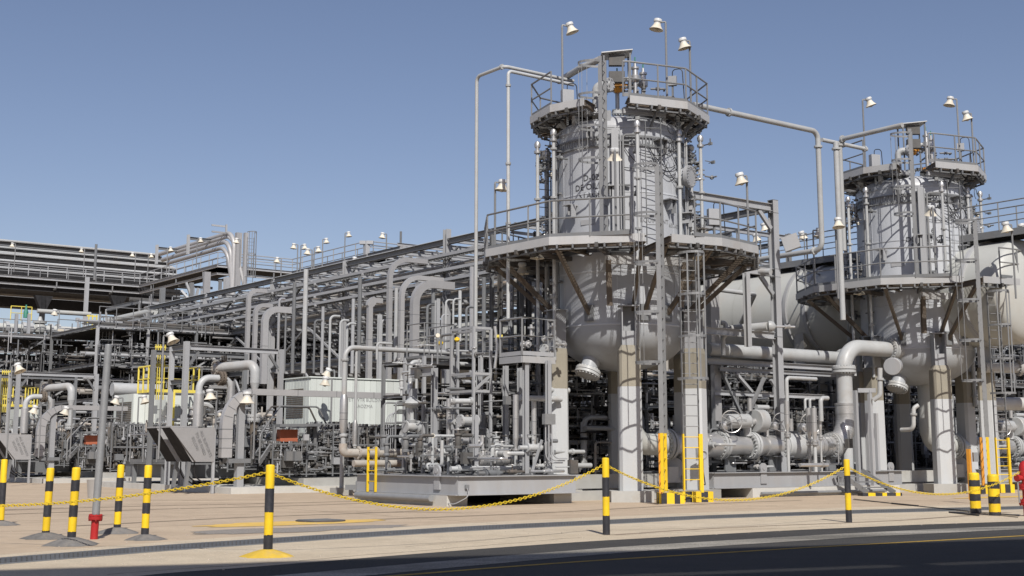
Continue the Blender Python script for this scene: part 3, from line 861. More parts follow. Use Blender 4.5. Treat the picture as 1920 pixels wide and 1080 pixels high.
# lamps of the vessel ----------------------------------------------------
def vl(px, y, py_top, z0, aim, lab, lab2, **k):
    b = at(px, y, z0); return reg(lamp(b, zof(py_top, y), aim, lab, **k), lab2)
vl(1055, 41.5, 50, zu + .02, (1, .1), 'pole lamp leaning right, highest on the left of the top platform', 'pole lamp on the left of the farther top platform', tilt=.35)
vl(1251, 40.0, 44, zu + .02, (-1, 0), 'pole lamp facing left, highest on the top platform of the biggest vessel', 'highest pole lamp over the farther top platform', tilt=.2)
vl(1296, 41.0, 80, zu + .02, (-1, -.15), 'pole lamp facing left near the right rim of the top platform', 'pole lamp near the right rim of the farther top platform', tilt=-.25)
vl(928, 41.4, 345, zl + .02, (1, 0), 'pole lamp left of the lower platform leaning over its railing', 'pole lamp at the left end of the farther lower platform', tilt=-.1)
vl(1404, 40.2, 333, zl + .02, (-1, -.2), 'pole lamp at the right end of the lower platform of the biggest vessel', 'pole lamp at the right end of the farther lower platform', tilt=-.25)
vl(1155, 37.9, 283, zl + .02, (.05, 1), 'pole lamp in front of the biggest vessel shell seen from behind', 'pole lamp in front of the farther vessel shell seen from behind', tilt=.4)
vl(1007, 40.2, 474, 7.3, (0, -1), 'lamp hanging under the left half of the lower platform', 'lamp hanging under the left half of the farther lower platform', pole=False, tilt=0)
vl(1310, 39.7, 474, 7.3, (0, -1), 'lamp hanging under the right half of the lower platform', 'lamp hanging under the right half of the farther lower platform', pole=False, tilt=.3)
vl(979, 41.8, 503, 7.2, (0, -1), 'dim lamp hanging deep under the left of the lower platform', 'dim lamp hanging deep under the farther lower platform', pole=False, tilt=0)

# junction boxes and electrical stands on the platforms
def jbox(c, X, w, h, d, lab, lab2, post=True, mt=None):
    Y = V((-X.y, X.x, 0)); t = thing('junction_box', c, lab, 'junction box')
    MB().box(c + ZZ * (.9 if post else 0), w, d, h, (X, Y, ZZ)).build('box', mt or M['lsteel'], t)
    if post: MB().bar(c, c + ZZ * .9, .06, .06, X).build('stand', M['steel'], t)
    MB().tube([c + ZZ * ((.9 if post else 0) + h / 2), c + ZZ * ((.9 if post else 0) + h / 2 + .22), c + ZZ * ((.9 if post else 0) + h / 2 + .24) + X * .3, c + ZZ * .3 + X * .35], .016, bend=.12, seg=6).build('cable', M['rubber'], t)
    return reg(t, lab2)
jbox(at(1340, 39.8, zl), V((1, .2, 0)), .38, .5, .2, 'grey junction box on the right half of the lower platform', 'grey junction box on the right of the farther lower platform')
jbox(at(1064, 40.6, zu - .55), V((1, .3, 0)), .36, .5, .2, 'grey junction box on the left of the top platform', 'grey junction box on the left of the farther top platform')
jbox(at(1262, 40.6, zu), V((1, -.3, 0)), .25, .3, .15, 'small junction box on the right of the top platform', 'small junction box on the right of the farther top platform')

# small sign canopy on the top platform
t = thing('instrument_canopy', at(1155, 41, zu), 'flat white topped instrument canopy on posts over the top platform', 'canopy')
c = at(1155, 41.0, zof(103, 41.0))
MB().box(c, 1.0, .9, .03, (V((1, 0, .1)).normalized(), V((0, 1, 0)), V((-.1, 0, 1)).normalized())).build('roof_sheet', M['white'], t)
for dx, dy in ((-.42, -.35), (.42, -.35), (-.42, .35), (.42, .35)):
    MB().bar(V((c.x + dx, c.y + dy, zu)), V((c.x + dx, c.y + dy, c.z + dx * .1 - .02)), .05, .05, V((1, 0, 0))).build('post', M['steel'], t)
for dz in (-.25, -.8): MB().box(V((c.x, c.y - .2, c.z + dz)), .5, .2, .35).build('instrument_case', M['dsteel'], t)
reg(t, 'flat topped instrument canopy on posts over the farther top platform')

# relief valves, orange actuator and small piping on the top platform
def topworks(t, px, y, h, orange=True):
    b = at(px, y, zu)
    MB().cyl(b - ZZ * .3, b + ZZ * h, .07, seg=12).build('riser', M['clad'], t)
    m_ = MB(); flange(m_, b + ZZ * .12, ZZ, .19, .1, 10); m_.build('flange', M['orange'] if orange else M['pipe'], t, 'orange flange' if orange else None)
    MB().lathe(b + ZZ * (h - .02), ZZ, [(.09, 0), (.15, .05), (.16, .2), (.1, .24), (.09, .42), (.13, .44), (.13, .5), (.05, .52), (.04, .66)], 14).build('valve_bonnet', M['clad'], t)
    MB().cyl(b + ZZ * (h + .6), b + ZZ * (h + .82), .022, seg=7).build('indicator', M['green'], t)
    m_ = MB(); m_.cyl(b + ZZ * (h + .12), b + ZZ * (h + .12) - V((.5, -.1, .05)), .075, seg=10); flange(m_, b + ZZ * (h + .12) - V((.4, -.08, .04)), V((1, -.2, .1)), .15, .07, 8); m_.build('outlet', M['pipe'], t)
t = thing('relief_valve_set', at(1192, 41.5, zu), 'relief valves with an orange flange on the top platform of the biggest vessel', 'valve')
topworks(t, 1192, 41.2, 1.05); topworks(t, 1207, 41.5, .95, False); topworks(t, 1158, 41.6, .8, False)
m_ = MB(); a = at(1150, 41.4, zu + .9); m_.lathe(a, V((1, 0, .15)), [(.1, 0), (.17, .04), (.17, .3), (.1, .34), (.06, .5)], 14); m_.build('actuator', M['orange'], t, 'orange red actuator')
for i in range(9):
    a = at(RND.uniform(1140, 1235), 41.3 + RND.uniform(-.4, .6), zu + RND.uniform(.1, 1.0)); d = RND.choice([V((1, 0, 0)), ZZ, V((0, 1, 0)), V((1, 0, 0))])
    q = a + d * RND.uniform(.3, .8); m_ = MB(); m_.tube([a, q, q + RND.choice([ZZ, V((0, 1, 0))]) * RND.uniform(.2, .5)], RND.uniform(.018, .04), bend=.06, seg=7)
    m_.lathe(a.lerp(q, .5) - d * .08, d, [(.03, 0), (.07, .03), (.04, .08), (.07, .13), (.03, .16)], 8); m_.build('instrument_tubing', M['steel'], t)
reg(t, 'relief valves with orange flanges crowding the farther top platform')
# nozzle with star flange at the left of top
t = thing('vent_nozzle', at(1120, 40.6, 11.8), 'short elbow vent with a bolted face flange left of the top platform', 'vent')
b = at(1118, 40.6, 11.7); e = V((b.x, b.y, zof(160, 40.6)))
m_ = MB(); m_.tube([b, e, e + V((.45, -.1, .0))], .12, bend=.18, seg=14); m_.build('elbow', M['pipe'], t)
m_ = MB(); flange(m_, e + V((.42, -.1, 0)), V((1, -.9, 0)), .22, .07, 8, bolt=.025); m_.build('flange', M['lsteel'], t)
m_ = MB(); flange(m_, b + ZZ * .25, ZZ, .4, .09, 14); m_.lathe(b + ZZ * .3, ZZ, [(.3, 0), (.25, .1), (.13, .15)], 16); m_.build('base_flange', M['lsteel'], t)
reg(t, 'short elbow vent with a bolted face flange left of the farther top platform')
# loose cables draped round the shell
t = thing('cable_bundle', pol(VR, 30, 10), 'tangle of thin black cables sagging round the shell below the top platform', 'cables')
for i in range(13):
    p0 = RND.uniform(-10, 60); p1 = p0 + RND.uniform(15, 45); z0 = RND.uniform(9.9, 11.1); z1 = RND.uniform(9.9, 11.1); sg = RND.uniform(.15, .6)
    pts = [pol(VR + .05 + .05 * math.sin(math.pi * k / 10), p0 + (p1 - p0) * k / 10, z0 + (z1 - z0) * k / 10 - sg * math.sin(math.pi * k / 10)) for k in range(11)]
    MB().tube(pts, .012, seg=5).build('cable', M['rubber'], t)
for i in range(5):
    p = RND.uniform(20, 70); c_ = pol(VR + .4, p, RND.uniform(10.6, 11.7)); 
    MB().tube([c_ + (tan(p) * math.cos(a) + ZZ * math.sin(a)) * .2 for a in [k * .6 for k in range(9)]], .012, seg=5).build('cable', M['rubber'], t)
reg(t, 'tangle of thin black cables sagging round the farther vessel shell')

# clusters of level instruments and valves hugging both edges of the shell
for ph, lab in ((-82, 'left'), (84, 'right')):
    for zz, hh in ((10.0, 1.2), (8.0, .9)) if ph != -60 else ((10.2, .8),):
        c_ = pol(2.45, ph, zz); t = thing('level_instruments', c_, 'knot of small valves at the %s edge of the biggest vessel, %s' % (lab, 'near the top' if zz > 9 else 'lower down'), 'pipework')
        a_, b_ = ab(c_); instruments(t, a_ - .3, a_ + .25, b_ - .3, b_ + .25, zz, zz + hh, 20, seed=int(ph + 100 + zz), rmax=.03, ls=.28, mats=[M['steel'], M['dsteel'], M['clad'], M['rail']])
        reg(t, 'knot of small valves at the %s edge of the farther vessel, %s' % (lab, 'near the top' if zz > 9 else 'lower down'))

# vertical conduits and trays strapped on the shell
for ph, n_, z0, z1, lab in ((-4, 2, zl, 11.3, 'pale vertical cable channel strapped to the front of the biggest vessel shell'), 
        (64, 3, 5.4, 11.5, 'thin conduits strapped down the right edge of the biggest vessel shell'), (-70, 3, 4.8, 11.6, 'thin conduits strapped down the left edge of the biggest vessel shell')):
    t = thing('shell_conduit', pol(VR + .1, ph, z0), lab, 'conduit')
    for k in range(n_):
        q = pol(VR + .12 + .03 * (k % 2), ph + k * 2.2, 0); r_ = (.02, .035, .016, .025)[k]
        MB().tube([V((q.x, q.y, z0)), V((q.x, q.y, z1 - .2 * k)), V((q.x, q.y, z1 - .2 * k)) + tan(ph) * (.5 if k % 2 else -.4)], r_, bend=.12, seg=7).build('conduit', (M['lsteel'], M['rail'], M['rubber'], M['pipe'])[k], t)
    if ph == -4: MB().box(pol(VR + .2, ph - 4, (z0 + z1) / 2), .22, .1, z1 - z0, (tan(ph), rad(ph), ZZ)).build('cable_channel', M['lsteel'], t)
    z = z0 + .5
    while z < z1:
        MB().box(pol(VR + .09, ph + 2, z), .42, .1, .05, (tan(ph), rad(ph), ZZ)).build('strap_bracket', M['steel'], t); z += 1.4
    reg(t, lab.replace('biggest', 'farther'))
# ------------------------------------------------------------------ skids and their pipework
def lug(t, c, out, mt=None):
    m_ = MB(); d = out.normalized(); s = V((-d.y, d.x, 0))
    m_.box(c - ZZ * .12, .28, .05, .5, (s, d, ZZ))
    m_.cyl(c + ZZ * .13 - d * .03, c + ZZ * .13 + d * .03, .16, seg=18)
    m_.cyl(c + ZZ * .13 + d * .03, c + ZZ * .13 + d * .05, .07, seg=14)
    m_.build('lifting_lug', mt or M['lsteel'], t)
def skid(name, lab, a0, a1, b0, b1, z0, z1, lugs_a=(), lugs_b=(), deck=True, colr=None):
    t = thing(name, W((a0 + a1) / 2, (b0 + b1) / 2, z0), lab, 'skid')
    colr = colr or M['lsteel']
    for p, q, o in ((W(a0, b0), W(a1, b0), -EB), (W(a0, b1), W(a1, b1), EB), (W(a0, b0), W(a0, b1), -EA), (W(a1, b0), W(a1, b1), EA)):
        m_ = MB(); m_.chan(p + ZZ * ((z0 + z1) / 2), q + ZZ * ((z0 + z1) / 2), .10, z1 - z0, o, .02)
        # outer lips
        d = (q - p).normalized()
        m_.box((p + q) / 2 + o * .05 + ZZ * (z1 - .012), (q - p).length + .1, .12, .024, (d, o, ZZ))
        m_.box((p + q) / 2 + o * .05 + ZZ * (z0 + .012), (q - p).length + .1, .12, .024, (d, o, ZZ))
        m_.build('side_beam', colr, t)
    n = max(2, int((b1 - b0) / 1.5))
    for i in range(1, n):
        b = b0 + (b1 - b0) * i / n
        MB().ib(W(a0, b, (z0 + z1) / 2), W(a1, b, (z0 + z1) / 2), .14, z1 - z0 - .06).build('cross_beam', M['steel'], t)
    if deck: MB().abox(a0 + .12, a1 - .12, b0 + .12, b1 - .12, z1 - .02, z1 - .012).build('deck_plate', M['steel'], t)
    for a in lugs_a: lug(t, W(a, b0 - .03, z1), -EB)
    for b in lugs_b: lug(t, W(a0 - .03, b, z1), -EA)
    return t
def hpipe(name, lab, pts, r, mt=None, bend=None, fl=(), cat='pipe', group=None, supports=(), capd=False, bands=0, org=None, fmt=None, seg=16):
    """pipe run; fl = list of (segment index, fraction) for flange pairs; supports = [(seg, frac, z0)]"""
    pts = [V(p) for p in pts]; mt = mt or M['pipe']
    t = thing(name, org or pts[0], lab, cat, group)
    MB().tube(pts, r, bend=r * 2.6 if bend is None else bend, seg=seg).build('pipe_body', mt, t)
    for i, fr in fl:
        a, b = pts[i], pts[i + 1]; d = (b - a).normalized(); c = a.lerp(b, fr)
        m_ = MB(); th = max(.03, r * .22)
        flange(m_, c - d * th * .6, d, r * 1.55, th, 14 if r > .15 else 8); flange(m_, c + d * th * .6, d, r * 1.55, th, 14 if r > .15 else 8)
        m_.build('flange', fmt or mt, t)
    for i, fr, z0 in supports:
        a, b = pts[i], pts[i + 1]; c = a.lerp(b, fr); d = (b - a).normalized(); s = V((-d.y, d.x, 0)).normalized() if abs(d.z) < .9 else EA
        m_ = MB(); zt = c.z - r * .6
        m_.bar(V((c.x, c.y, z0)), V((c.x, c.y, zt)), r * 1.1, .05, s)
        m_.box(V((c.x, c.y, z0 + .015)), r * 2, r * 1.6, .03, (s, V((-s.y, s.x, 0)), ZZ)); m_.box(V((c.x, c.y, zt)), r * 1.6, .18, .03, (s, V((-s.y, s.x, 0)), ZZ))
        m_.build('pipe_shoe', M['steel'], t)
    if bands:
        for i in range(len(pts) - 1):
            a, b = pts[i], pts[i + 1]; L = (b - a).length; d = (b - a).normalized(); n = int(L / bands)
            if n < 2: continue
            m_ = MB()
            for k in range(1, n): c = a.lerp(b, k / n); m_.cyl(c - d * .012, c + d * .012, r * 1.02, seg=16)
            m_.build('cladding_band', M['steel'], t)
    return t
def column(name, lab, p, z0, z1, w=.3, d=None, mt=None, cat='column', base=True):
    t = thing(name, V((p.x, p.y, z0)), lab, cat)
    MB().ib(V((p.x, p.y, z0)), V((p.x, p.y, z1)), w, w, d or EB).build('section', mt or M['lsteel'], t)
    if base: MB().box(V((p.x, p.y, z0 + .02)), w * 1.5, w * 1.5, .04, (EA, EB, ZZ)).build('base_plate', M['steel'], t)
    return t
# ---- skid 1, left of the biggest vessel
cA, cB = ab(at(859, 35.8, .8))
S1a0, S1b0 = cA, cB
S1a1 = ab(along(at(859, 35.8, .8), EA, 1079))[0]
S1b1 = ab(along(at(859, 35.8, .8), EB, 670))[1]
ZD = .80
s1 = skid('equipment_skid', 'grey steel skid left of the biggest vessel with a yellow ladder on its side', S1a0, S1a1, S1b0, S1b1, .29, ZD, lugs_b=(S1b0 + .95,))
t = thing('skid_plinth', W(S1a0, S1b0 + 1), 'low white concrete plinth under the left side of the nearest skid', 'plinth')
MB().abox(S1a0 - .12, S1a0 + .55, S1b0 + .35, S1b1 - .2, 0, .285).build('block', M['conc'], t)
MB().cyl(W(S1a0 - .26, S1b0 + .9, .2), W(S1a0 - .26, S1b1 - .4, .2), .085, seg=12).build('sleeved_conduit', M['pole'], t)
t = thing('skid_plinth', W(S1a1, S1b0 + 1), 'low concrete plinth under the right end of the nearest skid', 'plinth')
MB().abox(S1a1 - .55, S1a1 + .1, S1b0 + .3, S1b1, 0, .285).build('block', M['conc'], t)
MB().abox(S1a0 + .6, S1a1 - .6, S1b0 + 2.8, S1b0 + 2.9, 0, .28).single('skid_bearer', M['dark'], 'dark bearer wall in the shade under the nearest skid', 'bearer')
# conduit clamp bracket at left end
m_ = MB(); c = G(668, 935); m_.tube([c, c + ZZ * .55, c + ZZ * .55 + V((.25, 0, 0)), c + V((.25, 0, 0))], .03, bend=.05); m_.bar(c + ZZ * .35, c + ZZ * .35 + V((-.35, 0, 0)), .1, .16)
m_.single('conduit_stand', M['steel'], 'small conduit stand on the sand at the left end of the nearest skid', 'conduit stand')
t = thing('earthing_cable', W(S1a0 + .2, S1b0, .1), 'thin grey earthing cable looping from the corner of the nearest skid', 'cable')
q = W(S1a0 + .25, S1b0 - .06, .52); MB().tube([q, q - ZZ * .25 + EA * .02 - EB * .08, W(S1a0 - .05, S1b0 + .1, .06), W(S1a0 - .1, S1b0 + .5, .1)], .012, bend=.2, seg=6).build('cable', M['lsteel'], t)
MB().box(q, .12, .04, .1, (EA, EB, ZZ)).build('earth_lug', M['steel'], t)
# yellow ladder on the side
yl0 = at(703, 39.6, .3); yl1 = at(703, 39.3, zof(838, 39.3))
yl0 = along(at(859, 35.8, .8), EB, 706) - EA * .16
t = ladder(V((yl0.x, yl0.y, .30)), zof(838, yl0.y), EB, -EA, 'short bright yellow ladder leaning on the side of the nearest skid', .34 * 1.3, cage=None, mt=M['yellow'], name='short_ladder')
# footing under vertical riser
FT = G(640, 928)
t = thing('riser_support', FT, 'round post on a small concrete footing under the tall riser elbow', 'support')
MB().box(FT + ZZ * .12, .62, .5, .24, (EA, EB, ZZ)).build('footing', M['kerbc'], t)
MB().cyl(FT + ZZ * .24, V((FT.x, FT.y, 1.38)), .075, seg=12).build('post', M['pipe'], t)

# main header on skid 1: riser elbow, header going right, valves
r0 = at(643, 43.5, zof(848, 43.5))
hd_ = along(r0, EA, 705)
def A_(p, px): return along(p, EA, px)
def B_(p, px): return along(p, EB, px)
# tall riser from the left elbow up and over to the right (pale)
top = V((r0.x, r0.y, zof(651, r0.y)))
rr = A_(top, 905)
hpipe('tall_riser', 'tall pale pipe rising from the rusty elbow and bending right over the skid', [A_(r0, 690), r0, top, rr], .085, bend=.34, fl=((1, .16), (1, .88)), bands=0)
c = V((r0.x, r0.y, 0))
t = thing('reducer_sleeve', V((r0.x, r0.y, 1.9)), 'fat insulated sleeve round the foot of the tall pale riser', 'sleeve')
MB().lathe(V((r0.x, r0.y, 0)), ZZ, [(.09, zof(812, 43.5)), (.135, zof(800, 43.5)), (.135, zof(750, 43.5)), (.09, zof(740, 43.5))], 24).build('cladding', M['clad'], t)
for z in (775, 787): MB().cyl(V((r0.x, r0.y, zof(z, 43.5))), V((r0.x, r0.y, zof(z, 43.5) + .02)), .14, seg=24).build('band', M['steel'], t)
sp = at(665, 43.8, zof(840, 43.8))
hpipe('slim_riser', 'slim pale riser standing right of the tall riser', [sp, V((sp.x, sp.y, zof(655, 43.8)))], .048, fl=((0, .03),))
MB().lathe(V((sp.x, sp.y, 0)), ZZ, [(.055, zof(838, 43.8)), (.08, zof(832, 43.8)), (.08, zof(795, 43.8)), (.05, zof(788, 43.8))], 18).single('lower_sleeve', M['clad'], 'insulated sleeve on the foot of the slim pale riser', 'sleeve')
h0 = at(668, 42.6, zof(851, 42.6)); h1 = A_(h0, 765)
e0 = r0 + ZZ * -.02
hpipe('header_pipe', 'thick weathered header running left to right just above the nearest skid', [e0 + ZZ * .3, e0, A_(e0, 905)], .14, mt=M['rpipe'], fl=((1, .10), (1, .22), (1, .55), (1, .78)), supports=((1, .45, ZD), (1, .7, ZD)), bands=.8)
lo = at(663, 43.4, zof(869, 43.4)); hpipe('lower_header', 'second weathered pipe running below the thick header', [lo, A_(lo, 750)], .11, mt=M['rpipe'])
# capped spool pointing at viewer
sp0 = at(775, 40.5, zof(852, 40.5)); sp1 = A_(sp0, 790)
def spool(px0, px1, y, py, r, lab, mt=None):
    p = at(px0, y, zof(py, y)); q = A_(p, px1)
    t = thing('capped_spool', p, lab, 'pipe')
    MB().cyl(p, q, r, seg=20).build('spool_body', mt or M['pipe'], t)
    m_ = MB(); flange(m_, q, EA, r * 1.35, .06, 10); flange(m_, p, EA, r * 1.35, .05, 10); m_.build('flange', M['clad'], t)
    MB().lathe(q + EA * .03, EA, [(r * .9, 0), (r * .95, .06), (r * .8, .1)], 18).build('end_cap', M['lsteel'], t)
    return t
spool(778, 796, 40.6, 852, .13, 'short capped pipe spool on the left of the nearest skid')
spool(812, 838, 39.6, 850, .19, 'fat capped pipe spool with round end plate at the centre of the nearest skid')
spool(856, 868, 39.0, 846, .12, 'small flanged spool right of the fat capped spool')
def vrise(name, lab, px, y, py0, py1, r, mt=None, tee=None, cone=True, bands=.55):
    b = at(px, y, zof(py0, y)); tp = V((b.x, b.y, zof(py1, y)))
    t = thing(name, b, lab, 'pipe')
    MB().cyl(b, tp, r, seg=18).build('pipe_body', mt or M['clad'], t)
    n = int((tp.z - b.z) / bands)
    for k in range(1, n): MB().cyl(V((b.x, b.y, b.z + k * bands)), V((b.x, b.y, b.z + k * bands + .015)), r * 1.03, seg=18).build('cladding_band', M['steel'], t)
    if cone:
        MB().lathe(b, ZZ, [(r, 0), (r * .6, -.22), (r * .6, -.3)], 16).build('reducer', M['clad'], t)
        m_ = MB(); flange(m_, b - ZZ * .32, ZZ, r * 1.25, .05, 8); flange(m_, b - ZZ * .4, ZZ, r * 1.25, .05, 8); m_.build('flange', M['clad'], t)
        MB().cyl(b - ZZ * .42, V((b.x, b.y, ZD)), r * .6, seg=12).build('stub', M['pipe'], t)
    return t
vrise('clad_riser', 'slim metal clad riser at the left of the skid centre', 841, 39.4, 826, 747, .072)
vrise('clad_riser', 'bright metal clad riser with conical foot beside the pale post', 967, 38.6, 822, 740, .085)
vrise('clad_riser', 'metal clad riser behind the pale post pair', 1001, 40.0, 826, 752, .08)
# row of horizontal clad pipes at right of skid
c0 = at(893, 38.4, zof(863, 38.4)); hpipe('clad_exchanger', 'fat clad pipe lying on the right of the nearest skid', [c0, A_(c0, 957)], .15, mt=M['clad'], fl=((0, .04), (0, .96)), bands=.3)
c0 = at(905, 39.4, zof(853, 39.4)); hpipe('clad_pipe', 'slimmer clad pipe lying behind the fat clad one', [c0, A_(c0, 960)], .09, mt=M['clad'], bands=.4)
c0 = at(845, 37.3, zof(879, 37.3)); hpipe('drain_pipe', 'pale flanged drain pipe along the front edge of the nearest skid', [c0, A_(c0, 1012)], .07, mt=M['pipe'], fl=((0, .08), (0, .28), (0, .68), (0, .86)))
c0 = at(862, 38.6, zof(754, 38.6)); hpipe('stub_pipe', 'short tan pipe with valve at head height on the nearest skid', [at(844, 38.6, zof(752, 38.6)), at(885, 38.9, zof(752, 38.9))], .075, mt=M['pipe'], fl=((0, .12), (0, .95)))
c0 = at(862, 38.7, zof(789, 38.7)); t = hpipe('filter_pot', 'flanged filter pot at the centre of the nearest skid', [c0, A_(c0, 893)], .12, mt=M['pipe'], fl=((0, .04), (0, .95)))
c0 = at(860, 38.7, zof(826, 38.7)); hpipe('stub_pipe', 'short pale pipe below the flanged filter pot', [c0, A_(c0, 897)], .09, mt=M['clad'], fl=((0, .05),))
c0 = at(975, 39.4, zof(746, 39.4)); hpipe('cross_pipe', 'tan pipe crossing between the posts under the small platform', [c0, A_(c0, 1052)], .085, mt=M['pipe'], fl=((0, .06), (0, .62)))
c0 = at(1028, 40.4, zof(731, 40.4)); hpipe('cross_pipe', 'short pale pipe sticking out right of the twin posts', [c0, A_(c0, 1066)], .085, mt=M['pipe'])
for px, py, lab in ((1040, 828, 'upper'), ):
    c0 = at(1040, 40.4, zof(847, 40.4)); hpipe('drain_pipe', 'upper pale drain pipe right of the twin posts', [c0, A_(c0, 1095)], .06, mt=M['pipe'], fl=((0, .6),))
c0 = at(1038, 40.6, zof(857, 40.6)); hpipe('drain_pipe', 'lower pale pipe end right of the twin posts', [at(1060, 40.8, zof(873, 40.8)), A_(at(1060, 40.8, zof(873, 40.8)), 1108)], .075, mt=M['pipe'], fl=((0, .35),))
t = thing('instrument_cluster', W(S1a0 + 2, S1b0 + 2, ZD), 'dense cluster of small valves and lines on the nearest skid', 'pipework')
instruments(t, S1a0 + .3, S1a1 - .3, S1b0 + .5, S1b1 - .3, ZD + .05, 1.7, 75, seed=3)
t = thing('instrument_cluster', W(S1a0 + 2, S1b0 + 2, ZD + 2), 'small lines and valves high between the frames behind the nearest skid', 'pipework')
instruments(t, S1a0 + .8, S1a1 - .3, S1b0 + 2.5, S1b1 + 1, 2.2, 4.6, 22, seed=4, rmax=.04)
# control valve with yoke and diaphragm
def control_valve(px, y, py, lab, s=1.0, mt=None):
    b = at(px, y, zof(py, y)); t = thing('control_valve', b, lab, 'valve')
    MB().lathe(b - EA * .22 * s, EA, [(.1 * s, 0), (.17 * s, 0), (.17 * s, .04 * s), (.1 * s, .07 * s), (.15 * s, .22 * s), (.1 * s, .37 * s), (.17 * s, .4 * s), (.17 * s, .44 * s), (.1 * s, .44 * s)], 16).build('valve_body', mt or M['pipe'], t)
    MB().lathe(b, ZZ, [(.09 * s, .05), (.14 * s, .18 * s), (.06 * s, .2 * s), (.05 * s, .5 * s), (.14 * s, .52 * s), (.26 * s, .6 * s), (.28 * s, .64 * s), (.26 * s, .68 * s), (.12 * s, .76 * s), (.03 * s, .84 * s)], 18).build('actuator', mt or M['pipe'], t)
    return t
control_valve(772, 40.6, 800, 'control valve with domed actuator below the flanged riser foot', 1.1)
t = thing('round_meter', at(756, 41, zof(818, 41)), 'round bell shaped disc facing left above the header pipe', 'meter')
MB().lathe(at(757, 41, zof(818, 41)), V((-.85, -.5, .1)), [(.06, -.2), (.1, -.1), (.2, .02), (.22, .06), (.19, .05), (.1, 0)], 20).build('dish', M['pipe'], t)
# riser at 768 with elbow to the right
b = at(768, 41.5, zof(800, 41.5)); tp = V((b.x, b.y, zof(678, 41.5)))
hpipe('flanged_riser', 'pale riser with wide foot flange bending right under the small cage', [b, tp, A_(tp, 892)], .07, bend=.2, fl=((0, .0),))
MB().lathe(V((b.x, b.y, 0)), ZZ, [(.09, zof(797, 41.5)), (.09, zof(722, 41.5)), (.07, zof(716, 41.5))], 18).single('riser_sleeve', M['clad'], 'insulated sleeve round the pale flanged riser', 'sleeve')
m_ = MB(); flange(m_, V((b.x, b.y, zof(802, 41.5))), ZZ, .22, .1, 14)
m_.single('wide_flange', M['pipe'], 'wide round flange at the foot of the pale flanged riser', 'flange')
b = at(780, 41.9, zof(800, 41.9)); hpipe('slim_riser', 'slim pale riser just right of the flanged riser', [b, V((b.x, b.y, zof(700, 41.9)))], .05)
# tube cage: hand-rail frame at 718..798 x 755..840
t = thing('pipe_guard_frame', at(758, 41.2, ZD), 'grey tubular guard frame in front of the flanged riser', 'guard')
fz0, fz1, fzm = zof(842, 41.2), zof(755, 41.2), zof(793, 41.2)
for px0, px1, yy in ((719, 797, 41.2), (741, 812, 40.2)):
    p = at(px0, yy, fz0); q = A_(p, px1)
    MB().tube([p, V((p.x, p.y, fz1)), V((q.x, q.y, fz1)), q], .026, bend=.12, seg=8).build('guard_tube', M['rail'], t)
    MB().tube([V((p.x, p.y, fzm)), V((q.x, q.y, fzm))], .024, seg=8).build('guard_tube', M['rail'], t)
t = thing('cable_bundle', at(728, 41.6, ZD), 'four parallel thin conduits bending right inside the guard frame', 'conduit')
for k in range(5):
    p = at(724 + k * 4, 41.5, fz0); MB().tube([p, V((p.x, p.y, zof(775 - k * 2, 41.5))), A_(V((p.x, p.y, zof(775 - k * 2, 41.5))), 760)], .014, bend=.25, seg=6).build('conduit', M['lsteel'], t)

# ---- frames, columns and small platforms behind skid 1 -------------------
def ibeam(name, lab, p, q, w=.2, h=.3, mt=None, cat='beam'):
    return MB().ib(p, q, w, h).single(name, mt or M['lsteel'], lab, cat)
col_spec = [(813, 39.9, 690, 'pale column left of the centre rising from the nearest skid to the small pipe bend', .15),
            (891, 37.9, 780, 'short pale post standing on the front of the nearest skid', .13),
            (986, 38.4, 676, 'left pale post under the small railed platform', .14), (1029, 38.6, 676, 'right pale post under the small railed platform', .13),
            (1044, 40.6, 690, 'pale post just behind the right post of the small railed platform', .18),
            (948, 40.5, 686, 'shaded post behind the small railed platform', .13), (975, 41.5, 690, 'darker post deep under the small railed platform', .13)]
for px, y, pt, lab, w in col_spec:
    p = at(px, y, ZD); column('steel_post', lab, p, ZD if y < 40.3 else .1, zof(pt, y), w, mt=M['lsteel'])
p = at(813, 39.9, zof(695, 39.9)); MB().ib(p, B_(p, 770), .2, .3).single('frame_beam', M['lsteel'], 'pale beam joining the top of the pale column to the left', 'beam')
# small square cage frame (850..930, 612..700)
t = thing('valve_cage_frame', at(890, 40.5, zof(695, 40.5)), 'pale square steel frame round the foot of the long drop pipe', 'frame')
p00 = at(888, 40.0, zof(700, 40.0)); z1_ = zof(614, 40.0)
corner = [p00, A_(p00, 920), B_(A_(p00, 920), 858), B_(p00, 846)]
for c in corner: MB().bar(V((c.x, c.y, ZD)), V((c.x, c.y, z1_)), .075, .075, EA).build('corner_post', M['lsteel'], t)
for z in (p00.z, z1_, zof(733, 40)):
    for a_, b_ in zip(corner, corner[1:] + corner[:1]): MB().bar(V((a_.x, a_.y, z)), V((b_.x, b_.y, z)), .05, .075).build('frame_rail', M['lsteel'], t)
MB().bar(V((corner[0].x, corner[0].y, zof(733, 40))), V((corner[1].x, corner[1].y, zof(702, 40))), .06, .08).build('diagonal', M['lsteel'], t)
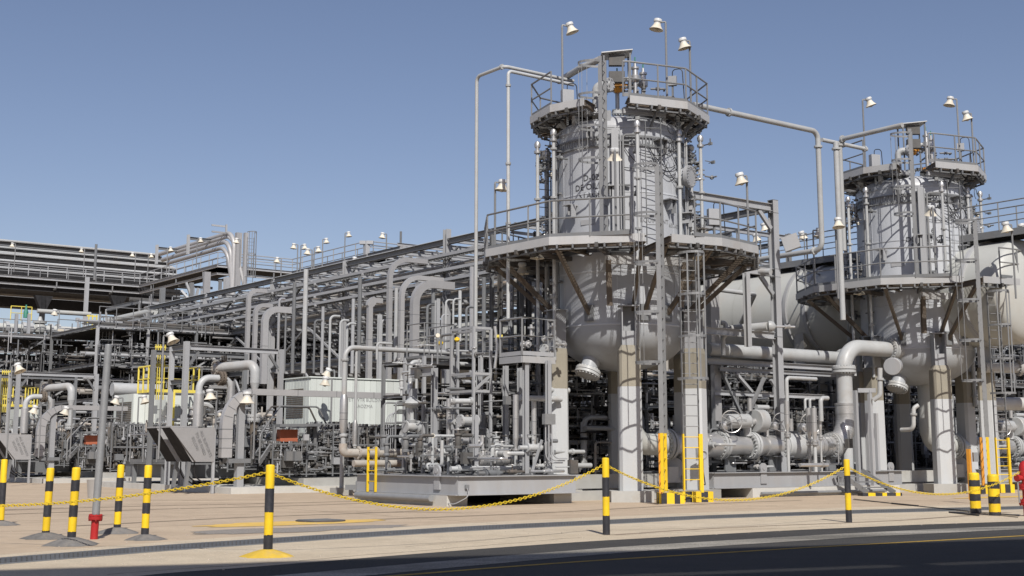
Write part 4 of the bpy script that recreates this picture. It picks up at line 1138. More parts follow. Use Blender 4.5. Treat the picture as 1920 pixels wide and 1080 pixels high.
# railed box platform left (795..880, 620..660)
t = thing('small_access_platform', at(835, 41.5, 4.5), 'small grey railed access platform left of the square frame', 'platform')
z = zof(690, 41.5); q0 = at(795, 41.5, z); q1 = A_(q0, 850)
pl = [q0, q1, q1 + EB * 1.4]
railing(t, [B_(q0, 792) if False else q0 + EB * 1.0] + pl, zof(668, 41.5), 1.05, .022, .8, toe=False)
MB().box((q0 + q1) / 2 + EB * .6 + ZZ * (zof(668, 41.5) - z), (q1 - q0).length, 1.2, .08, (EA, EB, ZZ)).build('deck', M['steel'], t)
for c in (q0, q1, q0 + EB * 1.1): MB().bar(V((c.x, c.y, ZD)), V((c.x, c.y, zof(668, 41.5))), .1, .1, EA).build('leg', M['lsteel'], t)
for px, py in ((826, 644), (857, 637)):
    MB().lathe(at(px, 41.2, zof(py, 41.2)), V((0, -.6, .8)), [(.0, -.05), (.07, -.04), (.09, .03), (.04, .08)], 10).build('yellow_head', M['yellow'], t, 'yellow detector head')
# small railed platform on posts (935..1045)
t = thing('small_railed_platform', at(1000, 39.3, zof(680, 39.3)), 'small railed platform with white edge beam left of the biggest vessel', 'platform')
z = zof(676, 38.8); q0 = at(979, 38.2, z); q1 = A_(q0, 1040); q2 = B_(q0, 938)
m_ = MB(); m_.bar(q0, q1, .08, .19); m_.build('edge_beam', M['edge'], t); m_ = MB(); m_.bar(q0, q2, .08, .19); m_.build('edge_beam', M['lsteel'], t)
MB().box((q1 + q2) / 2 + ZZ * .05, (q1 - q0).length, (q2 - q0).length, .06, (EA, EB, ZZ)).build('deck', M['steel'], t)
railing(t, [q2 + EA * .0, q0, q1, q1 + EB * .3], z + .12, 1.08, .035, .85, toe=True, toe_mt=M['lsteel'])
m_ = MB(); m_.box(at(937, 39.6, zof(631, 39.6)), .18, .1, .1); m_.build('yellow_box', M['pyellow'], t, 'small yellow box')
for i in range(6):
    a = at(RND.uniform(985, 1045), 39.2 + RND.uniform(0, .5), z + RND.uniform(.2, .9))
    m_ = MB(); d = RND.choice([EA, EB, ZZ]); m_.cyl(a, a + d * .45, .045, seg=9); flange(m_, a + d * .1, d, .11, .04, 6); flange(m_, a + d * .35, d, .11, .04, 6); m_.build('small_valve', M['clad'], t)
# bright flange faces
m_ = MB(); a = at(1020, 38.9, z + .35); flange(m_, a, V((-.6, -.8, 0)), .15, .06, 8, bolt=.02); m_.build('flange', M['pipe'], t)
# curved silver mirror duct beside the frame (925..930, 612..690)
m_ = MB(); a = at(928, 39.6, zof(612, 39.6)); m_.tube([a, V((a.x, a.y, zof(650, 39.6))) + V((.08, 0, 0)), V((a.x, a.y, zof(690, 39.6)))], .05, bend=.6)
m_.single('curved_conduit', M['clad'], 'bright curved conduit right of the square frame', 'conduit')
# control box on the twin post with bent conduits
t = thing('switch_box', at(1030, 38.2, zof(786, 38.2)), 'grey switch box with bent conduits fixed across the right post', 'switch box')
MB().box(at(1029, 38.3, zof(786, 38.3)), .38, .14, .3, (EA, EB, ZZ)).build('box', M['rail'], t)
for k in range(3):
    p = at(1023 + k * 6, 38.25, zof(796, 38.2)); q = V((p.x, p.y, zof(868 - k * 4, 38.2)))
    MB().tube([p, q, A_(q, 1055 + k * 4)], .018, bend=.35, seg=6).build('conduit', M['lsteel'], t)
p = at(1014, 38.6, zof(830, 38.6)); MB().bar(at(996, 38.2, ZD), at(1016, 38.5, zof(825, 38.5)), .05, .07).single('diagonal_strut', M['lsteel'], 'pale diagonal strut between the twin posts of the nearest skid', 'strut')

# ---- skid 2 under the valve train, repeated as skid 3 -------------------
q = at(1338, 42.4, ZD); S2a0, S2b0 = ab(q); S2a1 = ab(along(q, EA, 1690))[0]
T2 = []
def reg2(o, l2): V1.append((o, l2)); return o
o = skid('equipment_skid', 'long grey skid right of the biggest vessel carrying the big valve train', S2a0, S2a1, S2b0, S2b0 + 4.2, .30, ZD, lugs_a=(ab(along(q, EA, 1430))[0], ab(along(q, EA, 1669))[0]))
reg2(o, 'grey skid cut by the right edge carrying the farthest valve train')
t = thing('skid_plinth', W(S2a0 + 2, S2b0), 'low white concrete plinth under the long skid of the big valve train', 'plinth')
c1 = ab(along(q, EA, 1405))[0]
MB().abox(c1, S2a1 - .3, S2b0 - .12, S2b0 + 3.8, 0, .295).build('block', M['conc'], t)
MB().cyl(W(c1 + .3, S2b0 - .22, .12), W(S2a1 - 1.2, S2b0 - .22, .12), .05, seg=10).build('sleeved_conduit', M['pole'], t)
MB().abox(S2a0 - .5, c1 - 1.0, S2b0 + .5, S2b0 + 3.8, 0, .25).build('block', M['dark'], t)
reg2(t, 'low concrete plinth under the skid at the right edge')
# clip rack of small tubes on skid side
t = thing('tube_clip_rack', W(S2a1 - 1.6, S2b0 - .1, .4), 'small rack of short tubes clipped on the side of the long skid', 'clip rack')
pc = along(q, EA, 1572); pa = ab(pc)[0]
MB().box(W(pa, S2b0 - .12, .62), .36, .1, .06, (EA, EB, ZZ)).build('clip', M['steel'], t)
for k in range(6): MB().cyl(W(pa - .18 + k * .07, S2b0 - .14, .62), W(pa - .18 + k * .07, S2b0 - .14, .36), .012, seg=6).build('tube', M['lsteel'], t)

ZP = zof(835, 44.2)      # centre line of the big train
def tr(px, z=ZP, y=None):  # point of the train centre line at column px
    return along(TR0, EA, px)
TR0 = at(1340, 43.9, ZP)
RT = .34
p_l, p_r = along(TR0, EA, 1322), along(TR0, EA, 1588)
ztop = zof(650, p_r.y)
t = thing('insulated_riser_pipe', V((p_r.x, p_r.y, 0)), 'great pale pipe: clad lower bend, riser and top elbow turning right to the farther vessel', 'pipe')
top0 = V((p_r.x, p_r.y, ztop))
nz_end = top0 + V((2.15, 1.45, 0)) * .95
body = MB().tube([p_r + ZZ * .95, top0, top0 + (nz_end - top0).normalized() * ((nz_end - top0).length)], .31, bend=.95, seg=24); 
up_pts = path([V((p_r.x, p_r.y, zof(765, p_r.y))), top0, nz_end], .85, 9)
MB().tube(up_pts, .285, seg=26).build('top_elbow', M['pipe'], t)
lowp = path([along(TR0, EA, 1538), p_r, V((p_r.x, p_r.y, zof(772, p_r.y)))], 1.0, 12, lim=.95)
MB().tube(lowp, .36, seg=26).build('clad_elbow', M['clad'], t)
MB().cyl(V((p_r.x, p_r.y, zof(776, p_r.y))), V((p_r.x, p_r.y, zof(757, p_r.y))), .372, seg=26).build('clad_sleeve', M['clad'], t)
MB().cyl(V((p_r.x, p_r.y, zof(760, p_r.y))), V((p_r.x, p_r.y, zof(756, p_r.y))), .39, seg=26).build('sleeve_collar', M['clad'], t)
for i in range(2, len(lowp) - 2):
    d = (lowp[i + 1] - lowp[i - 1]).normalized(); MB().cyl(lowp[i] - d * .012, lowp[i] + d * .012, .366, seg=26).build('cladding_band', M['duct'], t)
m_ = MB(); zf = zof(693, p_r.y)
flange(m_, V((p_r.x, p_r.y, zf + .06)), ZZ, .43, .09, 22); flange(m_, V((p_r.x, p_r.y, zf - .06)), ZZ, .43, .09, 22); m_.build('riser_flange', M['pipe'], t)
dn = (nz_end - top0).normalized()
m_ = MB(); flange(m_, nz_end, dn, .44, .09, 22); flange(m_, nz_end + dn * .12, dn, .44, .09, 22); m_.build('nozzle_flange', M['pipe'], t)
MB().cyl(nz_end + dn * .1, nz_end + dn * 1.1, .29, seg=24).build('nozzle', M['pipe'], t)
MB().cyl(V((p_r.x, p_r.y, .4)), V((p_r.x, p_r.y, ZP)) , .22, seg=16).build('dummy_leg', M['pipe'], t)
MB().cyl(V((p_r.x, p_r.y, .42)), V((p_r.x, p_r.y, .5)), .36, seg=16).build('leg_plate', M['pipe'], t)
# horizontal train
t = thing('valve_train', V((TR0.x, TR0.y, ZD)), 'big horizontal valve train of flanged pipe and ball valves on the long skid', 'pipework')
def seg_(px0, px1, r, mt, nm):
    a, b = along(TR0, EA, px0), along(TR0, EA, px1); return MB().cyl(a, b, r, seg=26).build(nm, mt, t)
def fl_(px, r=.46, mt=None, n=20):
    c = along(TR0, EA, px); m_ = MB(); flange(m_, c - EA * .07, EA, r, .1, n, bolt=.035); flange(m_, c + EA * .07, EA, r, .1, n, bolt=.035); m_.build('flange_pair', mt or M['pipe'], t)
seg_(1322, 1353, .38, M['clad'], 'ball_valve'); fl_(1350); 
a = along(TR0, EA, 1356); L_ = (along(TR0, EA, 1400) - a).length
MB().lathe(a, EA, [(.34, 0), (.34, L_ * .45), (.30, L_ * .6), (.30, L_)], 26).build('spool', M['clad'], t)
fl_(1408, .45); a = along(TR0, EA, 1412)
MB().lathe(a, EA, [(.36, 0), (.38, .2), (.3, .45), (.3, .6)], 26).build('reducer', M['clad'], t)
seg_(1432, 1462, .35, M['clad'], 'spool'); fl_(1464, .47)
a = along(TR0, EA, 1468); L_ = (along(TR0, EA, 1503) - a).length
MB().lathe(a, EA, [(.40, 0), (.43, L_ * .3), (.43, L_ * .7), (.40, L_)], 26).build('ball_valve', M['pipe'], t)
fl_(1505, .47); a = along(TR0, EA, 1510); L_ = (along(TR0, EA, 1556) - a).length
MB().lathe(a, EA, [(.30, 0), (.36, .15), (.36, L_)], 26).build('clad_spool', M['clad'], t)
for k in (.45, .6, .8): MB().cyl(a + EA * L_ * k, a + EA * (L_ * k + .015), .367, seg=26).build('cladding_band', M['steel'], t)
fl_(1560, .47)
for px in (1368, 1450, 1470, 1556, 1530):
    c = along(TR0, EA, px); m_ = MB(); m_.bar(V((c.x, c.y, ZD)), V((c.x, c.y, ZP - .3)), .5, .06, EB); m_.box(V((c.x, c.y, ZP - .36)), .3, .6, .04, (EA, EB, ZZ)); m_.build('saddle', M['steel'], t)
# actuator cylinder, gearboxes and handwheels above
def rel(px, dz, out=0): c = along(TR0, EA, px); return V((c.x, c.y, ZP + dz)) - EB * out
a = rel(1352, .78, .25); b = rel(1392, .80, .25)
MB().cyl(a, b, .24, seg=22).build('actuator_cylinder', M['pipe'], t)
MB().lathe(b, EA, [(.24, 0), (.2, .06), (.1, .1)], 20).build('cylinder_cap', M['pipe'], t)
MB().lathe(a, -EA, [(.24, 0), (.225, .02), (.2, .02)], 20).build('cylinder_cap', M['lsteel'], t)
text_mesh('ASTORE', .12, (a + b) / 2 - EB * .245 + ZZ * .02, EA, ZZ, None, M['ink2'], parent=t)
MB().lathe(rel(1400, .3, .05), ZZ, [(.14, 0), (.14, .3), (.2, .34), (.2, .6), (.1, .64)], 16).build('gear_case', M['pipe'], t)
a = rel(1412, .82, .1); 
MB().lathe(a, EA, [(.36, 0), (.38, .02), (.38, .40), (.34, .44), (.30, .44)], 22).build('spring_can', M['pipe'], t)
MB().cyl(rel(1403, .75, .1), rel(1413, .8, .1), .1, seg=10).build('coupling', M['clad'], t)
for px, dz in ((1357, .28), (1408, 1.15), (1438, .3), (1484, .5), (1500, .35)):
    MB().cyl(rel(px, dz), rel(px, dz + .42), .09, seg=12).build('valve_stem', M['clad'], t)
a = rel(1420, 1.28); MB().cyl(a, rel(1442, 1.28), .085, seg=14).build('filter_bottle', M['pipe'], t)
for px, py, r in ((1350, 791, .36), (1444, 792, .31), (1498, 795, .36)):
    c = along(TR0, EA, px); c = V((c.x, c.y, zof(py, c.y))) - EB * .55
    hwheel(t, c, -EB + EA * -.55, r)
    MB().cyl(c, c + EB * .5 + V((0, 0, -.15)), .03, seg=8).build('wheel_shaft', M['clad'], t)
    MB().lathe(c + EB * .45 - ZZ * .12, -EB, [(.14, 0), (.14, .2), (.06, .24)], 12).build('gearbox', M['clad'], t)
reg2(t, 'big flanged valve train cut by the right edge of the view')
# vertical small risers above the train
for px, y, p0, p1, r, lab in ((1476, 44.6, 795, 752, .09, 'clad riser rising from the valve train toward the short elbow'), (1517, 44.8, 810, 765, .085, 'left one of the grouped clad risers at the end of the valve train'),
        (1527, 44.4, 810, 765, .10, 'middle one of the grouped clad risers at the end of the valve train'), (1538, 45.0, 800, 770, .06, 'right thin one of the grouped clad risers at the end of the valve train')):
    vrise('clad_riser', lab, px, y, p0, p1, r, bands=.3)
b = at(1476, 44.6, zof(757, 44.6)); tp = V((b.x, b.y, zof(708, 44.6))); hpipe('small_elbow_pipe', 'slim pale pipe rising from the train and bending right', [b, tp, A_(tp, 1530)], .065, bend=.15)
b = at(1540, 44.9, zof(790, 44.9)); tp = V((b.x, b.y, zof(746, 44.9))); hpipe('small_elbow_pipe', 'short pale elbow above the grouped clad risers', [b, tp, A_(tp, 1552)], .075, bend=.16)
for px in (1510, 1519):
    b = at(px, 44.9, zof(770, 44.9)); tp = V((b.x, b.y, zof(748, 44.9))); hpipe('small_elbow_pipe', 'tiny pale elbow ' + ('left' if px == 1510 else 'second') + ' of the row over the grouped clad risers', [b, tp, A_(tp, px + 8)], .045, bend=.08)
c0 = at(1505, 43.4, zof(874, 43.4)); hpipe('drain_pipe', 'bright drain pipe with valve at the foot of the long skid', [at(1500, 43.2, zof(872, 43.2)), A_(at(1500, 43.2, zof(872, 43.2)), 1552)], .06, mt=M['clad'], fl=((0, .8),))
t = thing('instrument_cluster', W(S2a0 + 2, S2b0 + 2, ZD), 'tangle of small lines and valves behind the big valve train', 'pipework')
instruments(t, S2a0 + .3, S2a1 - .5, S2b0 + .9, S2b0 + 3.8, ZD + .1, 2.0, 60, seed=8)
instruments(t, S2a0 + .3, S2a1 - .5, S2b0 + 3.2, S2b0 + 5, 2.0, 3.6, 20, seed=9, rmax=.05)
reg2(t, 'tangle of small lines behind the valve train at the right edge')
# orange post & stairs right of skid 2
t = thing('access_stairs', G(1650, 925), 'short grey steps with a yellow and black base beside the long skid', 'stairs')
base = G(1622, 930); X = V((.97, .25, 0)); Y = V((-.25, .97, 0))
MB().box(base + X * .55 + ZZ * .05, 1.45, .35, .1, (X, Y, ZZ)).build('base_block', M['black'], t)
for k in (0.15, .62, 1.12): MB().box(base + X * k + ZZ * .052 - Y * .02, .26 if k < .5 else .16, .34, .104, (X, Y, ZZ)).build('yellow_mark', M['yellow'], t)
for k in (0.0, .98):
    MB().bar(base + X * (k + .12) + ZZ * .1, base + X * (k - .55) + Y * .9 + ZZ * .82, .06, .16).build('stringer', M['rail'], t)
for k in (.25, .5, .75):
    MB().box(base + X * (.62 - .67 * k) + Y * (.9 * k) + ZZ * (.1 + .7 * k), .95, .24, .04, (X, Y, ZZ)).build('tread', M['steel'], t)

# bottom outlet pipe of the vessel: vertical drop and bend to the right into the train (cream insulated)
zb = zof(833, 41.8)
v0 = at(1180, 41.9, 4.0)
t = thing('bottom_outlet_pipe', V((v0.x, v0.y, .4)), 'tan insulated pipe dropping from the bottom of the biggest vessel and bending right', 'pipe')
pts = path([V((v0.x, v0.y, 4.2)), V((v0.x, v0.y, zb)), along(V((v0.x, v0.y, zb)), EA, 1250)], 1.05, 9)
MB().tube(pts, .34, seg=24).build('insulated_bend', M['tank'], t)
c = pts[-2].lerp(pts[-1], .2); m_ = MB(); flange(m_, pts[-1] - EA * .1, EA, .5, .1, 20, bolt=.035); flange(m_, pts[-1] + EA * .06, EA, .5, .1, 20, bolt=.035); m_.build('flange_pair', M['pipe'], t)
MB().cyl(pts[-1], pts[-1] + EA * 3.0, .37, seg=24).build('dark_spool', M['clad'], t)
m_ = MB(); flange(m_, pts[-1] + EA * 1.0, EA, .48, .1, 20); m_.build('flange', M['pipe'], t)
MB().lathe(pts[-1] + EA * .3 - ZZ * .75, V((-.2, -1, 0)), [(.02, 0), (.34, .02), (.34, .06)], 24).build('round_saddle', M['lsteel'], t)
MB().box(pts[-1] + EA * .3 - ZZ * .95, .7, .3, .5, (EA, EB, ZZ)).build('saddle_block', M['conc'], t)
reg2(t, 'pale insulated pipe dropping from the farther vessel and bending right')
# long ground frame beam behind pillars
fa = at(1085, 42.2, .55)
t = thing('base_frame', fa, 'long low grey box frame running between the pillars of the biggest vessel', 'frame')
MB().bar(at(1040, 40.4, .55), A_(at(1040, 40.4, .55), 1345), .3, .42).build('side_beam', M['kerbc'], t)
MB().bar(at(1040, 44.4, .55), A_(at(1040, 44.4, .55), 1345), .3, .42).build('side_beam', M['kerbc'], t)
MB().box(A_(at(1040, 40.2, .14), 1180) + EB * .2, 5.5, 1.1, .28, (EA, EB, ZZ)).build('ground_plinth', M['kerbc'], t)
reg2(t, 'long low grey box frame between the pillars of the farther vessel')
# wall mounted sounder by the ladder
t = thing('alarm_sounder', at(1318, 39.2, 1.9), 'round grey alarm sounder fixed to the right front pillar', 'alarm')
c = at(1318, 39.9, zof(852, 39.9)); MB().lathe(c, V((.3, -1, 0)), [(.12, -.1), (.16, 0), (.14, .06), (.1, .07), (.08, .02)], 18).build('horn', M['lsteel'], t)
MB().box(c + V((-.12, .05, 0)), .16, .1, .36).build('back_box', M['rail'], t)
MB().tube([c - ZZ * .15, c - ZZ * .5, c - ZZ * .9 + V((.05, 0, 0)), V((c.x, c.y, .5))], .018, bend=.1, seg=6).build('cable', M['rubber'], t)
# ------------------------------------------------------------------ pipes dropping from the top platform
def rise(name, lab, p, pz_px, **k): pass
q = at(945, 41.0, zof(124, 41.0)); ql = along(q, EB, 894)
hpipe('drop_pipe', 'tall slim pale pipe, outermost left, dropping from the top platform with a kinked top', [V((ql.x, ql.y, zof(664, ql.y))), ql, q, A_(q, 1075)], .058, bend=.2, fl=((1, .93),))
q = at(953, 40.4, zof(133, 40.4))
hpipe('drop_pipe', 'second slim pale pipe dropping left of the top platform', [V((q.x, q.y, zof(600, 40.4))), q, A_(q, 1075)], .055, bend=.14, fl=((0, .38), (0, .62), (0, .94)))
q = at(1090, 41.5, zof(132, 41.5)); hpipe('vent_line', 'fat pale pipe slanting up toward the canopy on the top platform', [at(1048, 43.5, zof(152, 43.5)), at(1090, 41.5, zof(127, 41.5)), at(1128, 40.8, zof(110, 40.8))], .11)
q = at(1300, 42.0, zof(196, 42)); r1 = A_(q, 1533); dn_ = V((r1.x, r1.y, zof(468, r1.y)))
hpipe('transfer_pipe', 'long slim pipe from the biggest vessel top, dropping and bending back left', [q, r1, dn_, B_(dn_, 1424)], .095, bend=.3, fl=((0, .27), (1, .13), (2, .12)), bands=0)
q = at(1541, 47.0, zof(262, 47)); hpipe('bridge_pipe', 'short pipe at the foot of the long slim transfer pipe, reaching the farther vessel', [q, A_(q, 1625)], .075, fl=((0, .95),))
q = at(1574, 47.6, zof(262, 47.6)); hpipe('drop_pipe', 'pale pipe dropping left of the farther vessel with a long slanting top', [V((q.x, q.y, zof(470, 47.6))), q, along(q, -EB, 1692)], .09, bend=.25, fl=((0, .95), (1, .05)))
q = at(1567, 47.2, zof(266, 47.2)); hpipe('drop_pipe', 'pale pipe dropping just left of its slanting neighbour at the farther vessel', [V((q.x, q.y, zof(600, 47.2))), q], .10, fl=((0, .96),))

# ------------------------------------------------------------------ long horizontal tank behind the vessels
T0 = at(1545, 56, 7.3)
tk = thing('storage_tank', V((T0.x, T0.y, 0)), 'very long cream horizontal tank lying behind both vertical vessels', 'tank')
e0 = along(T0, EB, 738); e1 = along(T0, -EB, 1918); TR_ = 1.93
def tk_cyl(a, b, nm, m): MB().cyl(a, b, TR_, seg=72, caps=False).build(nm, m, tk)
tk_cyl(e0, e1, 'shell', M['tank'])
for e, s_ in ((e0, EB), (e1, -EB)):
    MB().lathe(e, s_, [(TR_ * math.cos(t), .62 * math.sin(t)) for t in [i * math.pi / 2 / 10 for i in range(11)]], 72, caps=False).build('dished_head', M['tank'], tk)
for px in (1529, 1566, 1860, 872, 890):
    c = along(T0, -EB if px > 1545 else EB, px); MB().lathe(c - EB * .09, EB, [(TR_, 0), (TR_ + .09, .01), (TR_ + .09, .17), (TR_, .18)], 72, caps=False).build('stiffening_ring', M['lsteel'], tk)
for px in (1360, 1430, 1620, 1800, 1020):
    c = along(T0, -EB if px > 1545 else EB, px); MB().cyl(c - EB * .02, c + EB * .02, TR_ + .012, seg=72, caps=False).build('weld_band', M['tank'], tk)
for px in (1547, 880):
    c = along(T0, -EB if px > 1545 else EB, px)
    m_ = MB(); X = EA
    m_.add([V((c.x, c.y, 0)) + X * x + ZZ * z + EB * y for y in (-.25, .25) for x, z in ((-1.5, 0), (1.5, 0), (1.75, 6.3), (-1.75, 6.3))], [(0, 1, 2, 3), (4, 7, 6, 5), (0, 4, 5, 1), (1, 5, 6, 2), (3, 2, 6, 7), (0, 3, 7, 4)])
    m_.build('saddle', M['kerbc'], tk)
c = along(T0, EB, 1523); MB().tube([c + ZZ * (TR_ - .05), c + ZZ * (TR_ + .3), c + ZZ * (TR_ + .3) + EB * -.25, c + ZZ * (TR_ - .05) + EB * -.25], .045, bend=.12).build('lifting_eye', M['tank'], tk)
# walkway along the tank top
zt = 7.3 + TR_ + .28
wk = thing('tank_walkway', V((T0.x, T0.y, zt)), 'long railed walkway running along the top of the cream tank', 'walkway')
w0 = along(V((T0.x, T0.y, zt)) - EA * .9, EB, 1180); w1 = along(V((T0.x, T0.y, zt)) - EA * .9, -EB, 1960)
for o_ in (0, 1.2):
    m_ = MB(); m_.chan(w0 + EA * o_ - ZZ * .1, w1 + EA * o_ - ZZ * .1, .07, .26, -EA if o_ == 0 else EA); m_.build('edge_channel', M['steel'], wk)
L_ = (w1 - w0).length; n = int(L_ / 3)
for i in range(n):
    a, b = w0.lerp(w1, i / n), w0.lerp(w1, (i + .98) / n)
    MB().box((a + b) / 2 + EA * .6, (b - a).length, 1.15, .03, (EB, EA, ZZ)).build('deck_panel', M['grate'], wk)
    MB().bar(w0.lerp(w1, i / n) - ZZ * .26, w0.lerp(w1, i / n) + EA * 1.2 - ZZ * .26, .1, .12).build('cross_bearer', M['steel'], wk)
railing(wk, [w0, w1], zt, 1.07, .025, 1.9, toe=False)
railing(wk, [w0 + EA * 1.2, w1 + EA * 1.2], zt, 1.07, .025, 1.9, toe=False)
for px, y, py in ((1443, 62, 424), (1427, 58, 444), (1514, 56, 440), (1548, 50, 0)):
    if py: b = at(px, y, zt); lamp(b, zof(py, y), (-1, -.2), 'small pole lamp over the tank walkway, %s' % {1443: 'highest of the three', 1427: 'nearest the tall steel column', 1514: 'left of the long vertical pipe'}[px], tilt=-.3)
lamp(at(1572, 46.5, zof(560, 46.5)), zof(418, 46.5), (.15, -1), 'bell lamp on a dark pole just left of the farther lower platform', tilt=.15)
lamp(at(1905, 46.2, zof(560, 46.2)), zof(424, 46.2), (-1, -.2), 'bell lamp on a pole at the far right edge above the tank', tilt=-.2)

# ------------------------------------------------------------------ main pipe rack behind the vessels
RA0, RA1 = 34.8, 41.2
def zrow(px, py):
    "height of survey row py on the near rack line at column px"
    r = (px - CX) / F; p = along(W(RA0, 30, 8), EB, px); return zof(py, p.y)
ZR1 = zrow(844, 452); ZR2 = zrow(851, 556); ZR3 = zrow(626, 682)
rk = thing('pipe_rack', W(RA0, 50, 0), 'tall grey steel pipe rack receding to the left behind the container', 'pipe rack')
bays = [41.2, 51.3, 60.8, 69.2, 78.5, 88.0]
tops = [ZR1 + .5, ZR1 + .6, ZR1 + .2, ZR1 - .2, ZR1 - .3, ZR1 - .3]
for b, zt_ in zip(bays, tops):
    MB().ib(W(RA0, b, 0), W(RA0, b, zt_), .28, .28, EB).build('column', M['lsteel'], rk)
    MB().ib(W(RA1, b, 0), W(RA1, b, zt_), .24, .24, EB).build('column', M['steel'], rk)
    for z in (ZR1 - .2, ZR2, ZR3, ZR1 - 1.25):
        if z > zt_: z = zt_ - .2
        MB().ib(W(RA0 + .15, b, z - .05), W(RA1 - .15, b, z - .05), .14, .22).build('cross_beam', M['lsteel'], rk)
    for sgn in (1, -1):
        MB().bar(W(RA0, b + sgn * .9, ZR1 - .35), W(RA0, b + .17 * sgn, ZR1 - .9), .07, .09).build('knee_brace', M['steel'], rk)
for b0, b1 in zip(bays, bays[1:]):
    for a in (RA0, RA1):
        for z in (ZR1, ZR2, ZR3):
            if b0 < 31 and z == ZR1: z = 9.9
            MB().ib(W(a, b0 + .17, z), W(a, b1 - .17, z), .24, .26).build('side_beam', M['steel'], rk)
    for m in (b0 + (b1 - b0) * .25, (b0 + b1) / 2, b0 + (b1 - b0) * .75):
        for z in (ZR1 - .2, ZR2 - .05, ZR3 - .05, ZR1 - 1.25, ZR2 - 1.3): MB().ib(W(RA0, m, z), W(RA1, m, z), .09, .13).build('cross_beam', M['lsteel'] if z > 8 else M['steel'], rk)
for b0, b1 in ((60.8, 69.2), (69.2, 78.5)):
    m = (b0 + b1) / 2
    for z0, z1 in ((ZR2, ZR1), (ZR3, ZR2), (.2, ZR3)):
        MB().bar(W(RA0, b0, z0), W(RA0, m, z1 - .3), .1, .1).build('diagonal_brace', M['lsteel'], rk)
        MB().bar(W(RA0, b1, z0), W(RA0, m, z1 - .3), .1, .1).build('diagonal_brace', M['steel'], rk)
# pipes on the rack
k = 0
words = ['outermost', 'second', 'third', 'fourth', 'fifth', 'sixth', 'seventh', 'eighth', 'ninth', 'innermost']
for z, nm, n_, rr in ((ZR2 + .22, 'middle', 10, (.05, .14)), (ZR1 - 1.0, 'upper', 9, (.04, .11)), (ZR3 + .22, 'lower', 9, (.05, .16))):
    for i in range(n_):
        a = RA0 + .55 + i * (RA1 - RA0 - .9) / (n_ - 1) + RND.uniform(-.1, .1); r = RND.uniform(*rr)
        b0 = 36 + RND.uniform(0, 8) if nm != 'lower' else 40; b1 = 92 + RND.uniform(-6, 6)
        p0, p1 = W(a, b0, z + r), W(a, b1, z + r)
        pts = [p0, p1] if RND.random() < .5 else [p0 - ZZ * RND.uniform(1, 4), p0, p1]
        t = hpipe('rack_pipe', '%s pipe of the %s tier of the main rack' % (words[i], nm), pts, r, mt=RND.choice([M['pipe'], M['rpipe'], M['clad'], M['pipe'], M['dsteel']]), group='pipes on the main rack')
        for b in bays:
            MB().box(W(a, b, z + .02), r * 1.2, .3, .06, (EA, EB, ZZ)).build('pipe_shoe', M['steel'], t)
# cable trays on the rack side
for i, (da, z) in enumerate(((-.35, ZR1 - .75), (-.35, ZR1 - 1.45), (-.3, ZR2 + .75))):
    t = thing('cable_tray', W(RA0 + da, 60, z), ['upper', 'middle', 'lower'][i] + ' cable tray hung along the near side of the main rack', 'cable tray')
    for o_ in (-.25, .25): MB().bar(W(RA0 + da + o_, 47, z), W(RA0 + da + o_, 90, z), .02, .14).build('side_rail', M['lsteel'], t)
    m_ = MB()
    for b in range(0, 143): m_.bar(W(RA0 + da - .25, 47 + b * .3, z - .05), W(RA0 + da + .25, 47 + b * .3, z - .05), .03, .03)
    m_.build('tray_rungs', M['steel'], t, kind='stuff')
    for kk in range(4): MB().cyl(W(RA0 + da - .15 + kk * .1, 47, z), W(RA0 + da - .15 + kk * .1, 90, z), .035, seg=6).build('cable', M['dsteel'], t)
    for b in range(48, 90, 5): MB().bar(W(RA0 + da - .35, b, z - .12), W(RA0 + .1, b, z - .12), .08, .1).build('tray_bracket', M['lsteel'], t)

# steel frame right of the vessel (columns 1405 and 1470)
t = thing('steel_portal', at(1466, 45.6, 0), 'tall grey portal frame with haunched corner between the two vessels', 'frame')
c1 = at(1467, 45.6, 0); zt1 = zof(376, 45.6)
MB().ib(c1, V((c1.x, c1.y, zt1)), .26, .26, EB).build('column', M['lsteel'], t)
p = V((c1.x, c1.y, zof(390, 45.6))); q = p - EA * 6.5
MB().ib(p - EA * .13, q, .18, .26).build('top_beam', M['lsteel'], t)
MB().ib(p + EB * .17, p + EB * 9, .16, .24).build('rear_beam', M['steel'], t)
MB().bar(p - EA * .75 - ZZ * .15, p - EA * .15 - ZZ * .75, .1, .14).build('haunch', M['lsteel'], t)
p2 = V((c1.x, c1.y, zof(512, 45.6))); MB().ib(p2 - EA * .17, p2 - EA * 5.0, .18, .26).build('mid_beam', M['lsteel'], t)
MB().bar(p2 - EA * .8 - ZZ * .12, p2 - EA * .15 - ZZ * .75, .1, .14).build('haunch', M['lsteel'], t)
c2 = at(1403, 44.2, zof(650, 44.2)); MB().ib(c2, V((c2.x, c2.y, zof(512, 44.2))), .18, .18, EB).build('column', M['lsteel'], t)
p3 = V((c1.x, c1.y, zof(630, 45.6))); MB().ib(p3 - EA * .17, p3 - EA * 3.6, .16, .24).build('low_beam', M['lsteel'], t)
for z in (376, 400, 505, 520, 632): MB().box(V((c1.x, c1.y, zof(z, 45.6))), .27, .27, .02, (EA, EB, ZZ)).build('stiffener', M['steel'], t)
hpipe('short_pipe', 'pale pipe with round cap crossing before the cream tank', [at(1360, 45.6, zof(619, 45.6)), at(1440, 44.6, zof(612, 44.6))], .15, fl=())
MB().lathe(at(1440, 44.6, zof(612, 44.6)), V((1, -.1, 0)), [(.16, 0), (.19, .02), (.19, .1), (.15, .2), (.05, .26)], 18).single('domed_boss', M['pipe'], 'round domed end piece of the pale pipe before the tank', 'boss')
